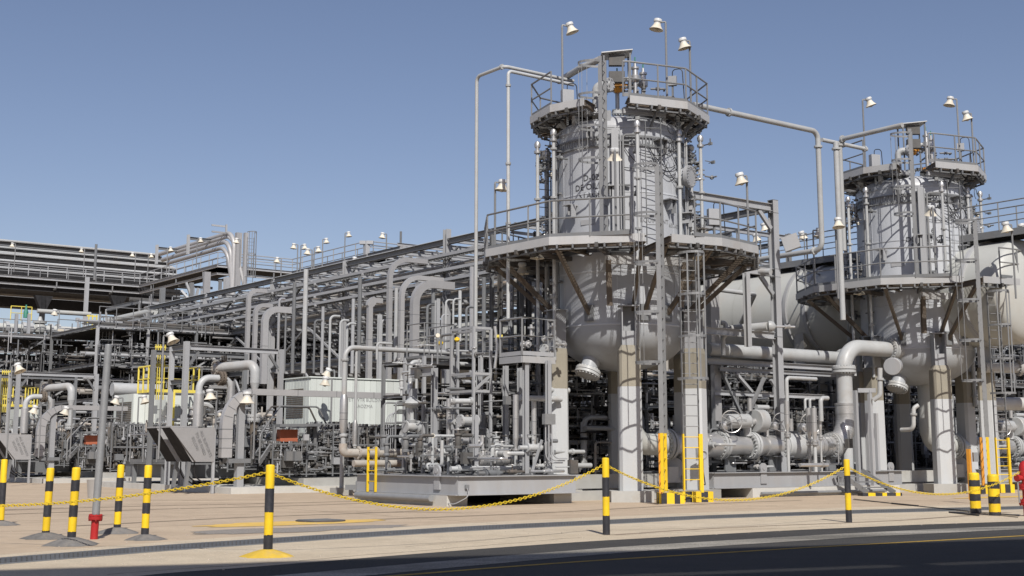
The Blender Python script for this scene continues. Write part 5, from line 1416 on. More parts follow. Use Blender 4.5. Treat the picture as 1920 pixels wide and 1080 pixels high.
c = at(1455, 44.6, zof(612, 44.6)); m_ = MB(); m_.cyl(c, at(1490, 44.8, c.z), .04, seg=8); m_.lathe(at(1470, 44.7, c.z), V((1, 0, 0)), [(.04, 0), (.1, .02), (.06, .1), (.1, .2), (.04, .22)], 10); m_.single('small_valve', M['clad'], 'small valve to the right of the domed pipe cap', 'valve')
a = at(1352, 44.5, zof(605, 44.5)); hpipe('elbow_pipe', 'small wriggling pale pipe beside the tall clad duct right of the biggest vessel', [a, a + V((.15, 0, -.02)), a + V((.16, 0, -.4)), a + V((.05, 0, -.5)), a + V((.05, 0, -1.1))], .08, bend=.12, fl=((1, .5),))
q = at(1345, 46.5, zof(521, 46.5)); hpipe('long_pipe', 'pale pipe rising behind the lower platform to the right', [at(1330, 47.5, zof(528, 47.5)), at(1400, 45.5, zof(507, 45.5)), at(1445, 44.8, zof(510, 44.8))], .11)
q = at(1332, 50, zof(541, 50)); r_ = at(1415, 51, zof(552, 51)); hpipe('kinked_pipe', 'slim pipe casting a bent shadow on the cream tank', [q, r_, at(1390, 54.5, zof(605, 54.5))], .09, bend=.2)
m_ = MB(); c = at(1483, 45.0, zof(455, 45)); m_.box(c, .55, .3, .5, (V((.9, -.2, .3)).normalized(), V((.2, .95, 0)).normalized(), V((-.3, 0, .95)).normalized()))
m_.single('floodlight_box', M['lsteel'], 'square grey floodlight tilted on the tall portal column', 'floodlight')
# big horizontal pipe and truss beam at 1325..1600, y 650..700
q = at(1326, 45.3, zof(655, 45.3)); big = hpipe('big_header', 'big pale pipe running right between the vessels on a truss beam', [q, A_(q, 1585)], .23, fl=((0, .98),))
m_ = MB(); q_ = A_(q, 1520); m_.cyl(q_, A_(q, 1600), .235, seg=20); 
t = thing('truss_support', at(1330, 45.2, 0), 'grey truss support with crossed legs under the big pale pipe', 'truss')
p = at(1326, 45.0, zof(677, 45.0)); MB().ib(p, A_(p, 1600), .16, .18).build('top_chord', M['lsteel'], t)
p = at(1350, 45.4, zof(692, 45.4)); MB().ib(p, A_(p, 1600), .14, .14).build('under_chord', M['lsteel'], t)
p = at(1330, 45.2, zof(736, 45.2)); MB().ib(p, A_(p, 1545), .12, .16).build('mid_chord', M['lsteel'], t)
for px in (1338, 1470, 1600):
    b = A_(at(1338, 45.2, 0), px); MB().ib(b, V((b.x, b.y, zof(684, b.y))), .18, .18, EB).build('leg', M['steel'], t)
def strut(px0, py0, px1, py1, y=45.6, m='lsteel', w=.09):
    MB().bar(at(px0, y, zof(py0, y)), at(px1, y + .4, zof(py1, y + .4)), w, w * 1.2, EB).build('diagonal', M[m], t)
strut(1433, 708, 1392, 800); strut(1350, 690, 1400, 800, m='steel'); strut(1445, 712, 1475, 762); strut(1340, 700, 1320, 740); strut(1380, 700, 1410, 735)
column('clad_box_column', 'broad clad box column right of the biggest vessel', at(1337, 45.8, 0), 0, zof(525, 45.8), .01)
MB().box(at(1336, 45.8, zof(620, 45.8)), .42, .3, 6.2, (V((.8, .6, 0)), V((-.6, .8, 0)), ZZ)).single('clad_duct', M['duct'], 'broad vertical clad duct right of the biggest vessel before the tank', 'duct')
# pale steel goal frames right of the insulated riser
t = thing('goal_post_frame', at(1620, 46.5, .3), 'pale narrow goal post frame right of the insulated riser', 'frame')
for px in (1611, 1638): 
    b = at(px, 46.4, .3); MB().bar(b, V((b.x, b.y, zof(732, 46.4))), .12, .12, EA).build('post', M['lsteel'], t)
MB().bar(at(1608, 46.4, zof(732, 46.4)), at(1642, 46.4, zof(732, 46.4)), .12, .15).build('lintel', M['lsteel'], t)
for px in (1648, 1632):
    b = at(px, 47.6, .3); MB().bar(b, V((b.x, b.y, zof(775, 47.6))), .12, .12, EA).build('post', M['lsteel'], t)
hpipe('hook_pipe', 'slim pale pipe with flange hooking down right of the goal frame', [at(1650, 46.2, zof(690, 46.2)), at(1650, 46.2, zof(742, 46.2)), at(1638, 46.3, zof(750, 46.3))], .085, bend=.2, fl=((0, .4),))
hpipe('hook_pipe', 'J shaped slim pale pipe behind the farther front pillar', [at(1722, 49, zof(760, 49)), at(1713, 49, zof(765, 49)), at(1713, 49, zof(805, 49)), at(1690, 49.5, zof(806, 49.5))], .08, bend=.2, fl=((1, .3),))
# round blind disc below the nozzle flange of the farther vessel
MB().lathe(at(1673, 47.0, zof(687, 47)), V((-.45, -.85, -.1)), [(.1, -.4), (.3, -.35), (.31, 0), (.29, .01)], 26).single('blind_disc', M['lsteel'], 'round blank disc just below the bolted nozzle of the farther vessel', 'disc')
# pipes at the right edge
q = at(1846, 49.5, zof(689, 49.5)); hpipe('right_pipe', 'pale flanged pipe leaving the farther vessel to the right edge', [q, along(q, V((1, .12, 0)), 1945)], .2, fl=((0, .65),))
q = at(1840, 51, zof(757, 51)); hpipe('right_pipe', 'lower pale pipe at the right edge with no flange', [q, along(q, V((1, .12, 0)), 1950)], .25)
# orange post by the fat bollards
t = thing('orange_post', at(1822, 38, 0), 'rusty orange post with a small grey box behind the fat bollards', 'post')
b = at(1821, 38.2, .1); MB().bar(b, V((b.x, b.y, zof(842, 38.2))), .1, .08, EA).build('post', M['orange'], t)
MB().box(at(1829, 38.1, zof(857, 38.1)), .14, .12, .26).build('box', M['rail'], t)

# tall columns and dark pipes between rack and vessel (930..1045)
for i, (px, y, p0, p1, w, mt, lab) in enumerate([(921, 44.5, 690, 440, .11, 'steel', 'thin'), (936, 46, 640, 490, .11, 'dsteel', 'dark'), (958, 47, 650, 470, .15, 'lsteel', 'pale'), (976, 46, 650, 500, .19, 'steel', 'broad grey'),
        (992, 47, 650, 480, .16, 'dsteel', 'black'), (1010, 48, 680, 480, .2, 'lsteel', 'wide pale'), (1024, 47, 680, 500, .14, 'dsteel', 'narrow black')]):
    b = at(px, y, .2); MB().ib(b, V((b.x, b.y, zof(p1, y))), w, w, EB).single('rack_post', M[mt], lab + ' steel post in the gap just left of the biggest vessel', 'post')
lad_ = ladder(at(952, 45.5, 3), zof(430, 45.5), V((.9, .3, 0)), V((0, -1, 0)), 'dark slim ladder hidden left of the biggest vessel', .4, cage=None, mt=M['dsteel'], name='wall_ladder')

# ------------------------------------------------------------------ tall duct risers with bent tops
def duct_riser(px, y, p_bot, p_top, w, d, lab, px_end, bulb=False, r=.9):
    b = at(px, y, zof(p_bot, y)); tp = V((b.x, b.y, zof(p_top, y) - w / 2))
    t = thing('duct_riser', b, lab, 'duct')
    end = A_(tp, px_end)
    pts = path([b, tp, end], r, 9)
    m_ = MB(); rings = []
    for i, p in enumerate(pts):
        tg = (pts[min(i + 1, len(pts) - 1)] - pts[max(i - 1, 0)]).normalized()
        s_ = EB; u = tg.cross(s_).normalized()
        ww = w * (1.6 if bulb and i > 1 and i < len(pts) - 3 else 1)
        rings.append([p + s_ * (d / 2) + u * (ww / 2), p - s_ * (d / 2) + u * (ww / 2), p - s_ * (d / 2) - u * (ww / 2), p + s_ * (d / 2) - u * (ww / 2)])
    m_.rings(rings, sm=False); m_.build('duct_body', M['duct'], t)
    L = (tp - b).length; n = int(L / 1.3)
    jm = MB()
    for k in range(1, n): jm.box(b + ZZ * (k * L / n), w * 1.02, d * 1.02, .02, (EA, EB, ZZ))
    if jm.v: jm.build('joint_seam', M['steel'], t)
    return t
for a in [(728, 58, 712, 480, .20, .20, 'tallest of the three bent duct risers left of the slim drop pipe', 800), (751, 58.5, 712, 514, .20, .20, 'middle one of the three bent duct risers above the container', 830),
          (776, 57, 712, 523, .34, .26, 'broadest of the three bent duct risers, right one above the container', 850), (691, 59, 712, 558, .22, .2, 'bulb headed duct riser above the container', 716),
          (461, 62, 720, 540, .18, .18, 'tallest of the left group of bent duct risers', 500), (475, 61, 720, 568, .18, .18, 'middle duct riser of the left group above the flanged elbow', 510), (493, 58, 720, 573, .27, .22, 'broadest duct riser of the left group', 545)]:
    duct_riser(*a[:7], a[7], bulb='bulb' in a[6], r=.9)
column('steel_post', 'grey steel post between the bulb headed riser and the tall one', at(707, 59, 0), 0, zof(590, 59), .16)
column('steel_post', 'grey steel post right of the broadest bent duct riser', at(817, 58, 0), 0, zof(560, 58), .18)
for px, y, pt, lab in ((632, 54, 600, 'left'), (645, 54.5, 606, 'right')):
    b = at(px, y, .2); hpipe('thin_conduit', lab + ' one of two thin hooked conduits by the rack column', [b, V((b.x, b.y, zof(pt, y))), A_(V((b.x, b.y, zof(pt, y))), px + 22)], .05, bend=.3, seg=8)
for px, y, pt, lab in ((835, 51, 562, 'left'), (849, 50.5, 560, 'right')):
    b = at(px, y, 4); hpipe('thin_conduit', lab + ' one of two thin hooked conduits by the tallest rack column', [b, V((b.x, b.y, zof(pt, y))), A_(V((b.x, b.y, zof(pt, y))), px + 14)], .04, bend=.3, seg=8)

# upper bridge beams reaching over the tank, with their own far posts and pipes
t = thing('upper_bridge', W(41, 60, ZR1), 'wide upper bridge of cross beams spanning over the far end of the cream tank', 'bridge')
for b in [41.2, 46, 51.3, 56, 60.8, 65, 69.2, 74, 78.5]:
    MB().ib(W(RA0, b, ZR1 + .1), W(RA0 + 12.5, b, ZR1 + .1), .14, .2).build('bridge_beam', M['lsteel'], t)
    MB().ib(W(RA0, b, ZR1 - 1.25), W(RA0 + 12.5, b, ZR1 - 1.25), .12, .16).build('bridge_beam', M['lsteel'], t)
    MB().ib(W(RA0 + 12.5, b, 0), W(RA0 + 12.5, b, ZR1 + .3), .2, .2, EB).build('far_post', M['steel'], t)
for a in (RA0 + 8.5, RA0 + 12.5): MB().ib(W(a, 41, ZR1 - .12), W(a, 79, ZR1 - .12), .16, .22).build('long_beam', M['steel'], t)
for i in range(9):
    a = RA0 + 6.9 + i * .62; r = RND.uniform(.05, .15); hpipe('bridge_pipe', '%s pipe on the upper bridge over the cream tank' % words[i], [W(a, 43 + RND.uniform(0, 5), ZR1 - 1.1 + r), W(a, 84, ZR1 - 1.1 + r)], r, mt=RND.choice([M['pipe'], M['rpipe'], M['dsteel'], M['clad']]), group='pipes on the upper bridge', seg=9)
for i in range(7):
    a = RA0 + .5 + i * .9; r = RND.uniform(.05, .12); hpipe('rack_pipe', '%s pipe resting on the top beams of the main rack' % words[i], [W(a, 50 + RND.uniform(0, 9), ZR1 + .22 + r), W(a, 90, ZR1 + .22 + r)], r, mt=RND.choice([M['pipe'], M['rpipe'], M['dsteel']]), group='pipes on top of the main rack', seg=9)
ORD = 'first second third fourth fifth sixth seventh eighth ninth tenth eleventh twelfth thirteenth fourteenth fifteenth sixteenth seventeenth eighteenth'.split()
# many thin uprights between the duct risers
for i, (px, y, p0, p1, r, hk) in enumerate([(520, 63, 700, 560, .07, 14), (533, 64, 700, 585, .05, -12), (548, 66, 700, 530, .09, 0), (569, 66, 700, 505, .12, 0), (588, 60, 700, 600, .05, 16), (603, 65, 700, 575, .08, 0), (617, 61, 700, 592, .06, 20), (660, 60, 700, 560, .08, 0),
        (672, 64, 700, 520, .1, 0), (714, 60, 700, 600, .05, 14), (741, 62, 700, 540, .09, 0), (800, 58, 700, 570, .06, 16), (811, 60, 700, 530, .09, 0), (828, 55, 690, 590, .045, 12), (862, 54, 640, 545, .07, 0), (874, 52, 680, 575, .05, 14), (884, 56, 700, 500, .1, 0), (907, 50, 660, 520, .08, 0)]):
    b = at(px, y, zof(p0, y)); tp = V((b.x, b.y, zof(p1, y))); pts = [b, tp] + ([A_(tp, px + hk)] if hk > 0 else [tp - EA * .5] if hk < 0 else [])
    hpipe('upright_pipe', '%s thin upright %s from the left, below the main rack' % (ORD[i], 'hooked pipe' if hk else 'pipe'), pts, r, mt=RND.choice([M['pipe'], M['lsteel'], M['steel'], M['clad']]), bend=.25, seg=8, group='thin uprights below the main rack')
# ------------------------------------------------------------------ pale green shelter
SC_ = at(577, 53, 0)
h_top = zof(708, 53)
sh_ = thing('equipment_shelter', SC_, 'pale green sheet clad shelter with faded lettering, in the middle behind the skids', 'shelter')
a0, b0 = ab(SC_); a1 = ab(A_(SC_, 766))[0]; b1 = ab(B_(SC_, 530))[1]
zb_ = 1.15
MB().abox(a0 + .03, a1 - .03, b0 + .03, b1 - .03, zb_, h_top - .05).build('inner_body', M['shed'], sh_)
n = 17
for i in range(n):
    MB().abox(a0 + (a1 - a0) * i / n + .006, a0 + (a1 - a0) * (i + 1) / n - .006, b0 - .03, b0 + .03, zb_, h_top).build('wall_sheet', M['shed'], sh_)
n = 8
for i in range(n):
    MB().abox(a0 - .03, a0 + .03, b0 + (b1 - b0) * i / n + .02, b0 + (b1 - b0) * (i + 1) / n - .006, zb_, h_top).build('wall_sheet', M['shed'], sh_)
MB().abox(a0 - .08, a1 + .08, b0 - .08, b1 + .08, h_top, h_top + .05).build('roof', M['shed'], sh_)
m_ = MB()
for k in range(14): m_.abox(a0 - .06, a0 - .035, b0 + .5, b1 - .2, h_top - 1.55 + k * .085, h_top - 1.52 + k * .085)
m_.build('louvre_grille', M['bsteel'], sh_)
tc_ = W((a0 + a1) / 2 + .1, b0 - .036, 0)
zl1 = zof(750, 54.2); zl2 = zof(762, 54.2)
text_mesh('SAFETY VTR BUILDING', .2, V((tc_.x, tc_.y, zl1)), EA, ZZ, None, M['ink2'], parent=sh_)
text_mesh('GAOZMA', .2, V((tc_.x, tc_.y, zl2)), EA, ZZ, None, M['ink2'], parent=sh_)
for k in (.2, .8): MB().abox(a0 + (a1 - a0) * k - .15, a0 + (a1 - a0) * k + .15, b0 + .1, b1 - .1, 0, zb_).build('leg', M['steel'], sh_)
MB().abox(a0 + (a1 - a0) * .70, a0 + (a1 - a0) * .70 + .5, b0 - .06, b0 - .032, zb_ + .9, zb_ + 1.4).build('dark_vent', M['dark'], sh_)
lamp(W(a0 + .3, b0 - 1.2, 1), zof(712, 52), (-1, -.2), 'cream bell lamp at the left corner of the pale green shelter', tilt=.1)
lamp(W(a0 + 2, b1 - .5, h_top), zof(698, 56), (-1, 0), 'cream lamp standing on the roof of the pale green shelter', tilt=.4)

# ------------------------------------------------------------------ compressor unit, built once and repeated farther left
PADC = G(433, 926.5); pa, pb = ab(PADC)
LEFT = []
def rg(o, l2): LEFT.append((o, l2)); return o
SHIFT = EB * 20.6
o = thing('concrete_pad', PADC, 'low white concrete pad corner in front of the nearer hopper', 'pad')
MB().abox(pa, pa + 12, pb, pb + 13, 0, .22).build('slab', M['conc'], o)
MB().abox(pa + 3.2, pa + 12, pb + .7, pb + 8, .22, .5).build('upper_slab', M['kerbc'], o)
rg(o, 'low white concrete pad under the farther hopper at the left edge')
# unit frame
FR = thing('hanger_frame', at(338, 50, .2), 'tall grey frame of twin columns and a long top beam over the rusty flanged pipes', 'frame')
zf0 = .22; yF = 50.0
fz = zof(646, yF)
p0 = at(339, yF, 0); p1 = A_(p0, 520); p2 = B_(p0, 312)
for p, w in ((p0, .19), (p1, .18), (p2, .16)):
    MB().ib(V((p.x, p.y, zf0)), V((p.x, p.y, fz + (.12 if p is p0 else 0))), w, w, EB).build('column', M['lsteel'], FR)
a = V((p0.x, p0.y, fz - .1)); MB().ib(a + EA * .15, V((p1.x, p1.y, fz - .1)) - EA * .14, .15, .19).build('top_beam', M['lsteel'], FR)
MB().ib(a + EB * .15, V((p2.x, p2.y, fz - .1)), .14, .18).build('side_beam', M['steel'], FR)
zm = zof(715, yF); MB().ib(V((p0.x, p0.y, zm)) + EB * .15, V((p2.x, p2.y, zm)), .14, .18).build('side_beam', M['steel'], FR)
for s_, p in ((1, p0), (-1, p1)): MB().bar(V((p.x, p.y, fz - .25)) + EA * .5 * s_, V((p.x, p.y, fz - .75)) + EA * .14 * s_, .08, .1).build('knee_brace', M['steel'], FR)
q0, q1 = p0 + EB * 3.2, p1 + EB * 3.2
for p in (q0, q1): MB().ib(V((p.x, p.y, zf0)), V((p.x, p.y, fz)), .16, .16, EB).build('column', M['steel'], FR)
MB().ib(V((q0.x, q0.y, fz - .1)), V((q1.x, q1.y, fz - .1)), .14, .18).build('top_beam', M['steel'], FR)
rg(FR, 'tall grey frame with rust spots on its beam, over the farther flanged pipes')
# big rusty elbow pipe: flange left, run to right, down through reducer to flange
y1 = 51.5
e0 = at(405, y1, zof(690, y1)); e1 = at(479, 50.6, zof(683, 50.6)); e2 = V((e1.x, e1.y, zof(780, 50.6)))
t = hpipe('rusty_elbow_pipe', 'fat grey pipe with rust patches bending down to a bolted flange', [e0, e1, V((e1.x, e1.y, zof(718, 50.6)))], .19, mt=M['pipe'], bend=.6)
t = ORG and t
MB().lathe(V((e1.x, e1.y, 0)), ZZ, [(.19, zof(718, 50.6)), (.115, zof(730, 50.6)), (.115, e2.z)], 22).build('reducer_drop', M['pipe'], t)
m_ = MB(); flange(m_, e2, ZZ, .25, .08, 14, bolt=.025); flange(m_, e2 - ZZ * .13, ZZ, .25, .1, 16, bolt=.03); m_.build('foot_flange', M['pipe'], t)
MB().cyl(e2 - ZZ * .2, e2 - ZZ * .7, .14, seg=16).build('rusty_nozzle', M['bsteel'], t, 'brown stained nozzle')
m_ = MB(); flange(m_, e0, EA, .30, .1, 16, bolt=.03); m_.build('flange', M['rpipe'], t, 'rusty flange')
for k in range(3): 
    c = e0.lerp(e1, .15 + k * .05) + ZZ * .2; MB().cyl(c, c + ZZ * .25, .03, seg=7).build('bolt_stud', M['bsteel'], t)
rg(t, 'fat pale pipe bending down to a bolted flange behind the thick lamp post')
e0 = at(372, 49.2, zof(765, 49.2)); tp = V((e0.x, e0.y, zof(708, 49.2))); e3 = A_(tp, 434)
t = hpipe('clad_elbow_pipe', 'clad riser bending right into a big rusty bolted flange', [V((e0.x, e0.y, zof(800, 49.2))), tp, e3, V((e3.x, e3.y, zof(770, e3.y)))], .13, mt=M['pipe'], bend=.42)
MB().cyl(V((e0.x, e0.y, zof(800, 49.2))), V((e0.x, e0.y, zof(738, 49.2))), .19, seg=22).build('cladding', M['clad'], t)
c = A_(tp, 415); m_ = MB(); flange(m_, c - EA * .06, EA, .27, .08, 14, bolt=.03); flange(m_, c + EA * .06, EA, .27, .08, 14, bolt=.03); m_.build('rusty_flange', M['bsteel'], t, 'brown rusted bolted flange')
MB().cyl(V((e3.x, e3.y, zof(770, e3.y))), V((e3.x, e3.y, zof(715, e3.y))), .15, seg=22).build('cladding', M['clad'], t)
rg(t, 'clad riser bending right into a bolted flange, behind the striped bollards')
# arched duct: riser, arch, long run to the right
y2 = 47.6
def arch_duct(px, y, p_bot, p_top, px_end, w, d, lab, r):
    b = at(px, y, zof(p_bot, y)); tp = V((b.x, b.y, zof(p_top, y) - w * .3))
    t = thing('arched_duct', b, lab, 'duct'); end = A_(tp, px_end)
    pts = path([b, tp, end], r, 12); m_ = MB(); rings = []; L = len(pts)
    for i, p in enumerate(pts):
        tg = (pts[min(i + 1, L - 1)] - pts[max(i - 1, 0)]).normalized(); s_ = EB; u = tg.cross(s_).normalized()
        k = i / (L - 1); ww = w * (1 if i <= 1 else 1 - .45 * min(1, (i - 1) / (L - 3)))
        rings.append([p + s_ * (d / 2) + u * (ww / 2), p - s_ * (d / 2) + u * (ww / 2), p - s_ * (d / 2) - u * (ww / 2), p + s_ * (d / 2) - u * (ww / 2)])
    m_.rings(rings, sm=False); m_.build('duct_body', M['duct'], t)
    H = (tp - b).length - r
    for k in range(1, 4): MB().box(b + ZZ * (H * k / 3.6), w * 1.03, d * 1.04, .025, (EA, EB, ZZ)).build('joint_seam', M['steel'], t)
    for i in range(3, L - 2, 3):
        p = pts[i]; tg = (pts[i + 1] - pts[i - 1]).normalized(); u = tg.cross(EB).normalized(); MB().box(p, .025, d * 1.04, w * .8, (tg, EB, u)).build('joint_seam', M['steel'], t)
    q = pts[-2]; n = int((end - q).length / 1.5)
    for k in range(1, n): MB().box(q.lerp(end, k / n), .02, d * 1.04, w * .57, (EA, EB, ZZ)).build('joint_seam', M['steel'], t)
    return t
t = arch_duct(422, y2, 858, 727, 765, .40, .26, 'thick arched sheet metal duct rising, bending and running right past the shelter', 1.15)
rg(t, 'arched sheet metal duct rising and running right behind the thick lamp post')
c = at(447, 48.0, .22); column_ = thing('duct_support', c, 'grey stepped post carrying the arched duct', 'support')
MB().bar(c, V((c.x, c.y, zof(862, 48))), .26, .26, EA).build('lower_post', M['lsteel'], column_)
MB().bar(V((c.x, c.y, zof(862, 48))), V((c.x, c.y, zof(738, 48))), .2, .24, EA).build('upper_post', M['lsteel'], column_)
MB().box(V((c.x, c.y, zof(864, 48))) - EA * .1, .85, .5, .16, (EA, EB, ZZ)).build('cap_plate', M['steel'], column_)
rg(column_, 'grey post carrying the arched duct beside the striped bollards')
# hopper pair
def hopper(px0, px1, pyt, pyb, y, lab):
    a = at(px1, y, zof(pyt, y)); b = B_(a, px0); t = thing('wedge_hopper', V((a.x, a.y, 1)), lab, 'hopper')
    H = a.z - zof(pyb, y); tri = []
    L = (b - a).length
    for k0, k1 in ((.03, .42), (.60, 1.0)):
        q0, q1 = a.lerp(b, k0), a.lerp(b, k1)
        th = EA * -.95
        m_ = MB()
        # wedge prism: wide at top (towards -A), pointed at bottom
        v_ = [q0, q0 + th, q0 - ZZ * H - EA * .15, q0 - ZZ * H, q1, q1 + th, q1 - ZZ * H - EA * .15, q1 - ZZ * H]
        v_[1] = q0 + th - ZZ * .02; 
        m_.add(v_, [(0, 1, 2, 3), (4, 7, 6, 5), (0, 4, 5, 1), (3, 2, 6, 7), (0, 3, 7, 4)])
        m_.build('side_sheet', M['duct'], t)
        m_ = MB(); m_.add([v_[1], v_[5], v_[6], v_[2]], [(0, 1, 2, 3)]); m_.build('slope_sheet', M['dark'], t)  # underside sheet coloured near black for the shade it lies in
        MB().bar(q0 + th * .5 + ZZ * .03, q1 + th * .5 + ZZ * .03, 1.0, .05).build('top_lid', M['duct'], t)
    # front sheet facing the road with stencil
    f0 = a - EB * .02; m_ = MB()
    w2 = EA * 1.15
    m_.add([f0 - w2 * .9, f0 + w2 * .55, f0 + w2 * .55 - ZZ * H, f0 - w2 * .05 - ZZ * H], [(0, 1, 2, 3)]); m_.add([f0 - w2 * .9 + EB * .04, f0 + w2 * .55 + EB * .04, f0 + w2 * .55 - ZZ * H + EB * .04, f0 - w2 * .05 - ZZ * H + EB * .04], [(3, 2, 1, 0)])
    m_.build('front_sheet', M['duct'], t)
    up = (ZZ * 1 - EA * .6).normalized() * -1
    rt = (EA * -.6 - ZZ * 1).normalized()
    for i, s in enumerate(('ALL SUPPORTS', 'TO BE FIXED', 'BELOW')):
        text_mesh(s, .15, f0 - EB * .03 - ZZ * (H * .46) + EA * (.28 - i * .2) , (EA * .42 - ZZ * .91), (EA * .91 + ZZ * .42), None, M['ink2'], parent=t)
    for dx in (.62, ): MB().bar(f0 + EA * dx + EB * .06 + ZZ * .05 - ZZ * (H + 1.15), f0 + EA * dx + EB * .06 - ZZ * .1, .09, .09, EA).build('leg', M['lsteel'], t)
    for k in (.1, .55): MB().bar(V((a.lerp(b, k).x, a.lerp(b, k).y, .22)) - EA * .3, a.lerp(b, k) - ZZ * H - EA * .2, .12, .12, EA).build('leg', M['steel'], t)
    for k in range(3): 
        c = a.lerp(b, .1 + .25 * k) - ZZ * H; MB().tube([c, c - ZZ * .5, V((c.x, c.y, .3)) + EA * .5], .025, bend=.4, seg=6).build('hose', M['rubber'], t)
    return t
t = hopper(322, 372, 802, 866, 46.9, 'nearer grey wedge shaped hopper with slanted stencil lettering')
rg(t, 'farther grey wedge shaped hopper with slanted lettering at the left edge')
# skid under unit with walkway railing
us = skid('equipment_skid', 'dark low skid under the nearer compressor unit', pa + .4, pa + 5.2, pb + 5.0, pb + 11, .45, 1.1, colr=M['steel'])
rg(us, 'dark low skid under the farther compressor unit')
w0_ = W(pa + .2, pb + 5.2, 1.0)
t = thing('unit_walkway', w0_, 'grey railed walkway along the left side of the nearer compressor unit', 'walkway')
railing(t, [W(pa + .1, pb + 4.2), W(pa + .1, pb + 9.8)], 1.05, 1.1, .03, 1.3, toe=True)
MB().abox(pa + .1, pa + 1.0, pb + 3.6, pb + 9.8, .98, 1.04).build('deck', M['steel'], t)
for b_ in (4, 6.5, 9.5): MB().abox(pa + .15, pa + .3, pb + b_, pb + b_ + .15, .2, .98).build('leg', M['steel'], t)
rg(t, 'grey railed walkway along the farther compressor unit')
# stairs with tubular rails (485..510, 800..860)
t = thing('unit_stairs', at(495, 49.5, .3), 'steep stairs with bent tubular handrails beside the orange panel', 'stairs')
s0, s1 = at(478, 48.5, zof(868, 48.5)), at(516, 50.3, zof(812, 50.3))
for o_ in (-.35, .35):
    MB().bar(s0 + EB * o_, s1 + EB * o_, .05, .2).build('stringer', M['rail'], t)
    MB().tube([s0 + EB * o_, s0 + EB * o_ + ZZ * 1.0, s1 + EB * o_ + ZZ * 1.0, s1 + EB * o_ + ZZ * 1.0 + EA * 1.6, s1 + EB * o_ + EA * 2.0 + ZZ * .3], .035, bend=.2, seg=8).build('handrail', M['rail'] if o_ < 0 else M['dsteel'], t)
for k in range(1, 8): MB().box(s0.lerp(s1, k / 8), .22, .7, .03, (EA, EB, ZZ)).build('tread', M['steel'], t)
rg(t, 'steep stairs with bent handrails beside the thick lamp post')
# orange panel cabinet with canopy
t = thing('local_panel', at(540, 49.5, 1), 'grey canopy frame over an orange red panel crowded with gauges', 'panel')
z0_, z1_ = zof(828, 49.5), zof(805, 49.5)
p = at(519, 49.5, 0); q = A_(p, 552)
MB().box((p + q) / 2 + ZZ * ((z0_ + z1_) / 2), (q - p).length, .3, z1_ - z0_, (EA, EB, ZZ)).build('panel_face', M['oranged'], t)
c0_ = at(511, 49.3, 0); c1_ = A_(c0_, 588)
MB().bar(V((c0_.x, c0_.y, zof(798, 49.3))), V((c1_.x, c1_.y, zof(796, 49.3))), .9, .1).build('canopy', M['steel'], t)
for c in (c0_, A_(c0_, 576), c1_): MB().bar(V((c.x, c.y, .4)), V((c.x, c.y, zof(798, 49.3))), .1, .1, EA).build('leg', M['steel'], t)
for px in (541, 557):
    c = at(px, 49.0, zof(855, 49)); MB().box(c, .27, .2, .34, (EA, EB, ZZ)).build('control_box', M['steel'], t)
MB().box(at(574, 49, zof(820, 49)), .2, .1, .22, (EA, EB, ZZ)).build('control_box', M['lsteel'], t)
instruments(t, pa + 3.6, pa + 7.4, pb + 3.2, pb + 4.5, .8, 2.2, 90, seed=21, rmax=.045, mats=[M['steel'], M['rail'], M['dsteel'], M['lsteel']])
rg(t, 'grey canopy over a small red panel behind the thick lamp post')
t = thing('instrument_cluster', W(pa + 4, pb + 8, 1), 'dense machinery of small pipes and valves on the nearer compressor skid', 'pipework')
instruments(t, pa + .6, pa + 5.1, pb + 5.2, pb + 10.5, 1.15, 3.0, 120, seed=22, rmax=.07, mats=[M['steel'], M['clad'], M['dsteel'], M['pipe'], M['rpipe']])
for i in range(9):
    c = W(pa + .9 + i * .5, pb + 8 + RND.uniform(-1, 1), 1.1); MB().box(c + ZZ * RND.uniform(.4, .9), RND.uniform(.4, .9), RND.uniform(.5, 1), RND.uniform(.5, 1.1), (EA, EB, ZZ)).build('machine_casing', RND.choice([M['dsteel'], M['steel'], M['dark'], M['lsteel']]), t)
rg(t, 'dense machinery of small pipes on the farther compressor skid')
t = thing('instrument_cluster', W(pa + 10, pb + 5, .5), 'thicket of thin lines and valves on the low plinth before the shelter', 'pipework')
instruments(t, pa + 6.2, pa + 11.5, pb + 1.5, pb + 4.5, .6, 2.0, 150, seed=23, rmax=.045, mats=[M['steel'], M['rail'], M['dsteel'], M['clad']])
rg(t, 'thicket of thin lines on the low plinth of the farther unit')
# yellow railed platform (285..365, 690..745)
t = thing('yellow_platform', at(325, 53, 3), 'bright yellow railed platform behind the nearer frame columns', 'platform')
zy = zof(735, 53); y0 = at(287, 53, zy); y1_ = A_(y0, 372)
pts = [y0 + EB * 1.6, y0, y1_, y1_ + EB * 1.6]
railing(t, pts, zy, 1.05, .04, .6, mt=M['pyellow'], toe=True, toe_mt=M['pyellow'])
MB().box((y0 + y1_) / 2 + EB * .8, (y1_ - y0).length, 1.6, .08, (EA, EB, ZZ)).build('deck', M['steel'], t)
for p in (y0, y0.lerp(y1_, .45)): 
    m_ = MB(); m_.bar(V((p.x, p.y, .5)), V((p.x, p.y, zy)), .1, .1, EA); m_.build('leg', M['pyellow'], t)
for k in range(5): MB().bar(y0.lerp(y1_, .02 + k * .05) - ZZ * .3, y0.lerp(y1_, .02 + k * .05) + ZZ * 1.9, .05, .03, EA).build('cage_strap', M['pyellow'], t)
for z in (.4, 1.1, 1.8): MB().bar(y0 + ZZ * z, y0.lerp(y1_, .24) + ZZ * z, .03, .07).build('cage_hoop', M['pyellow'], t)
rg(t, 'bright yellow railed platform at the left edge')
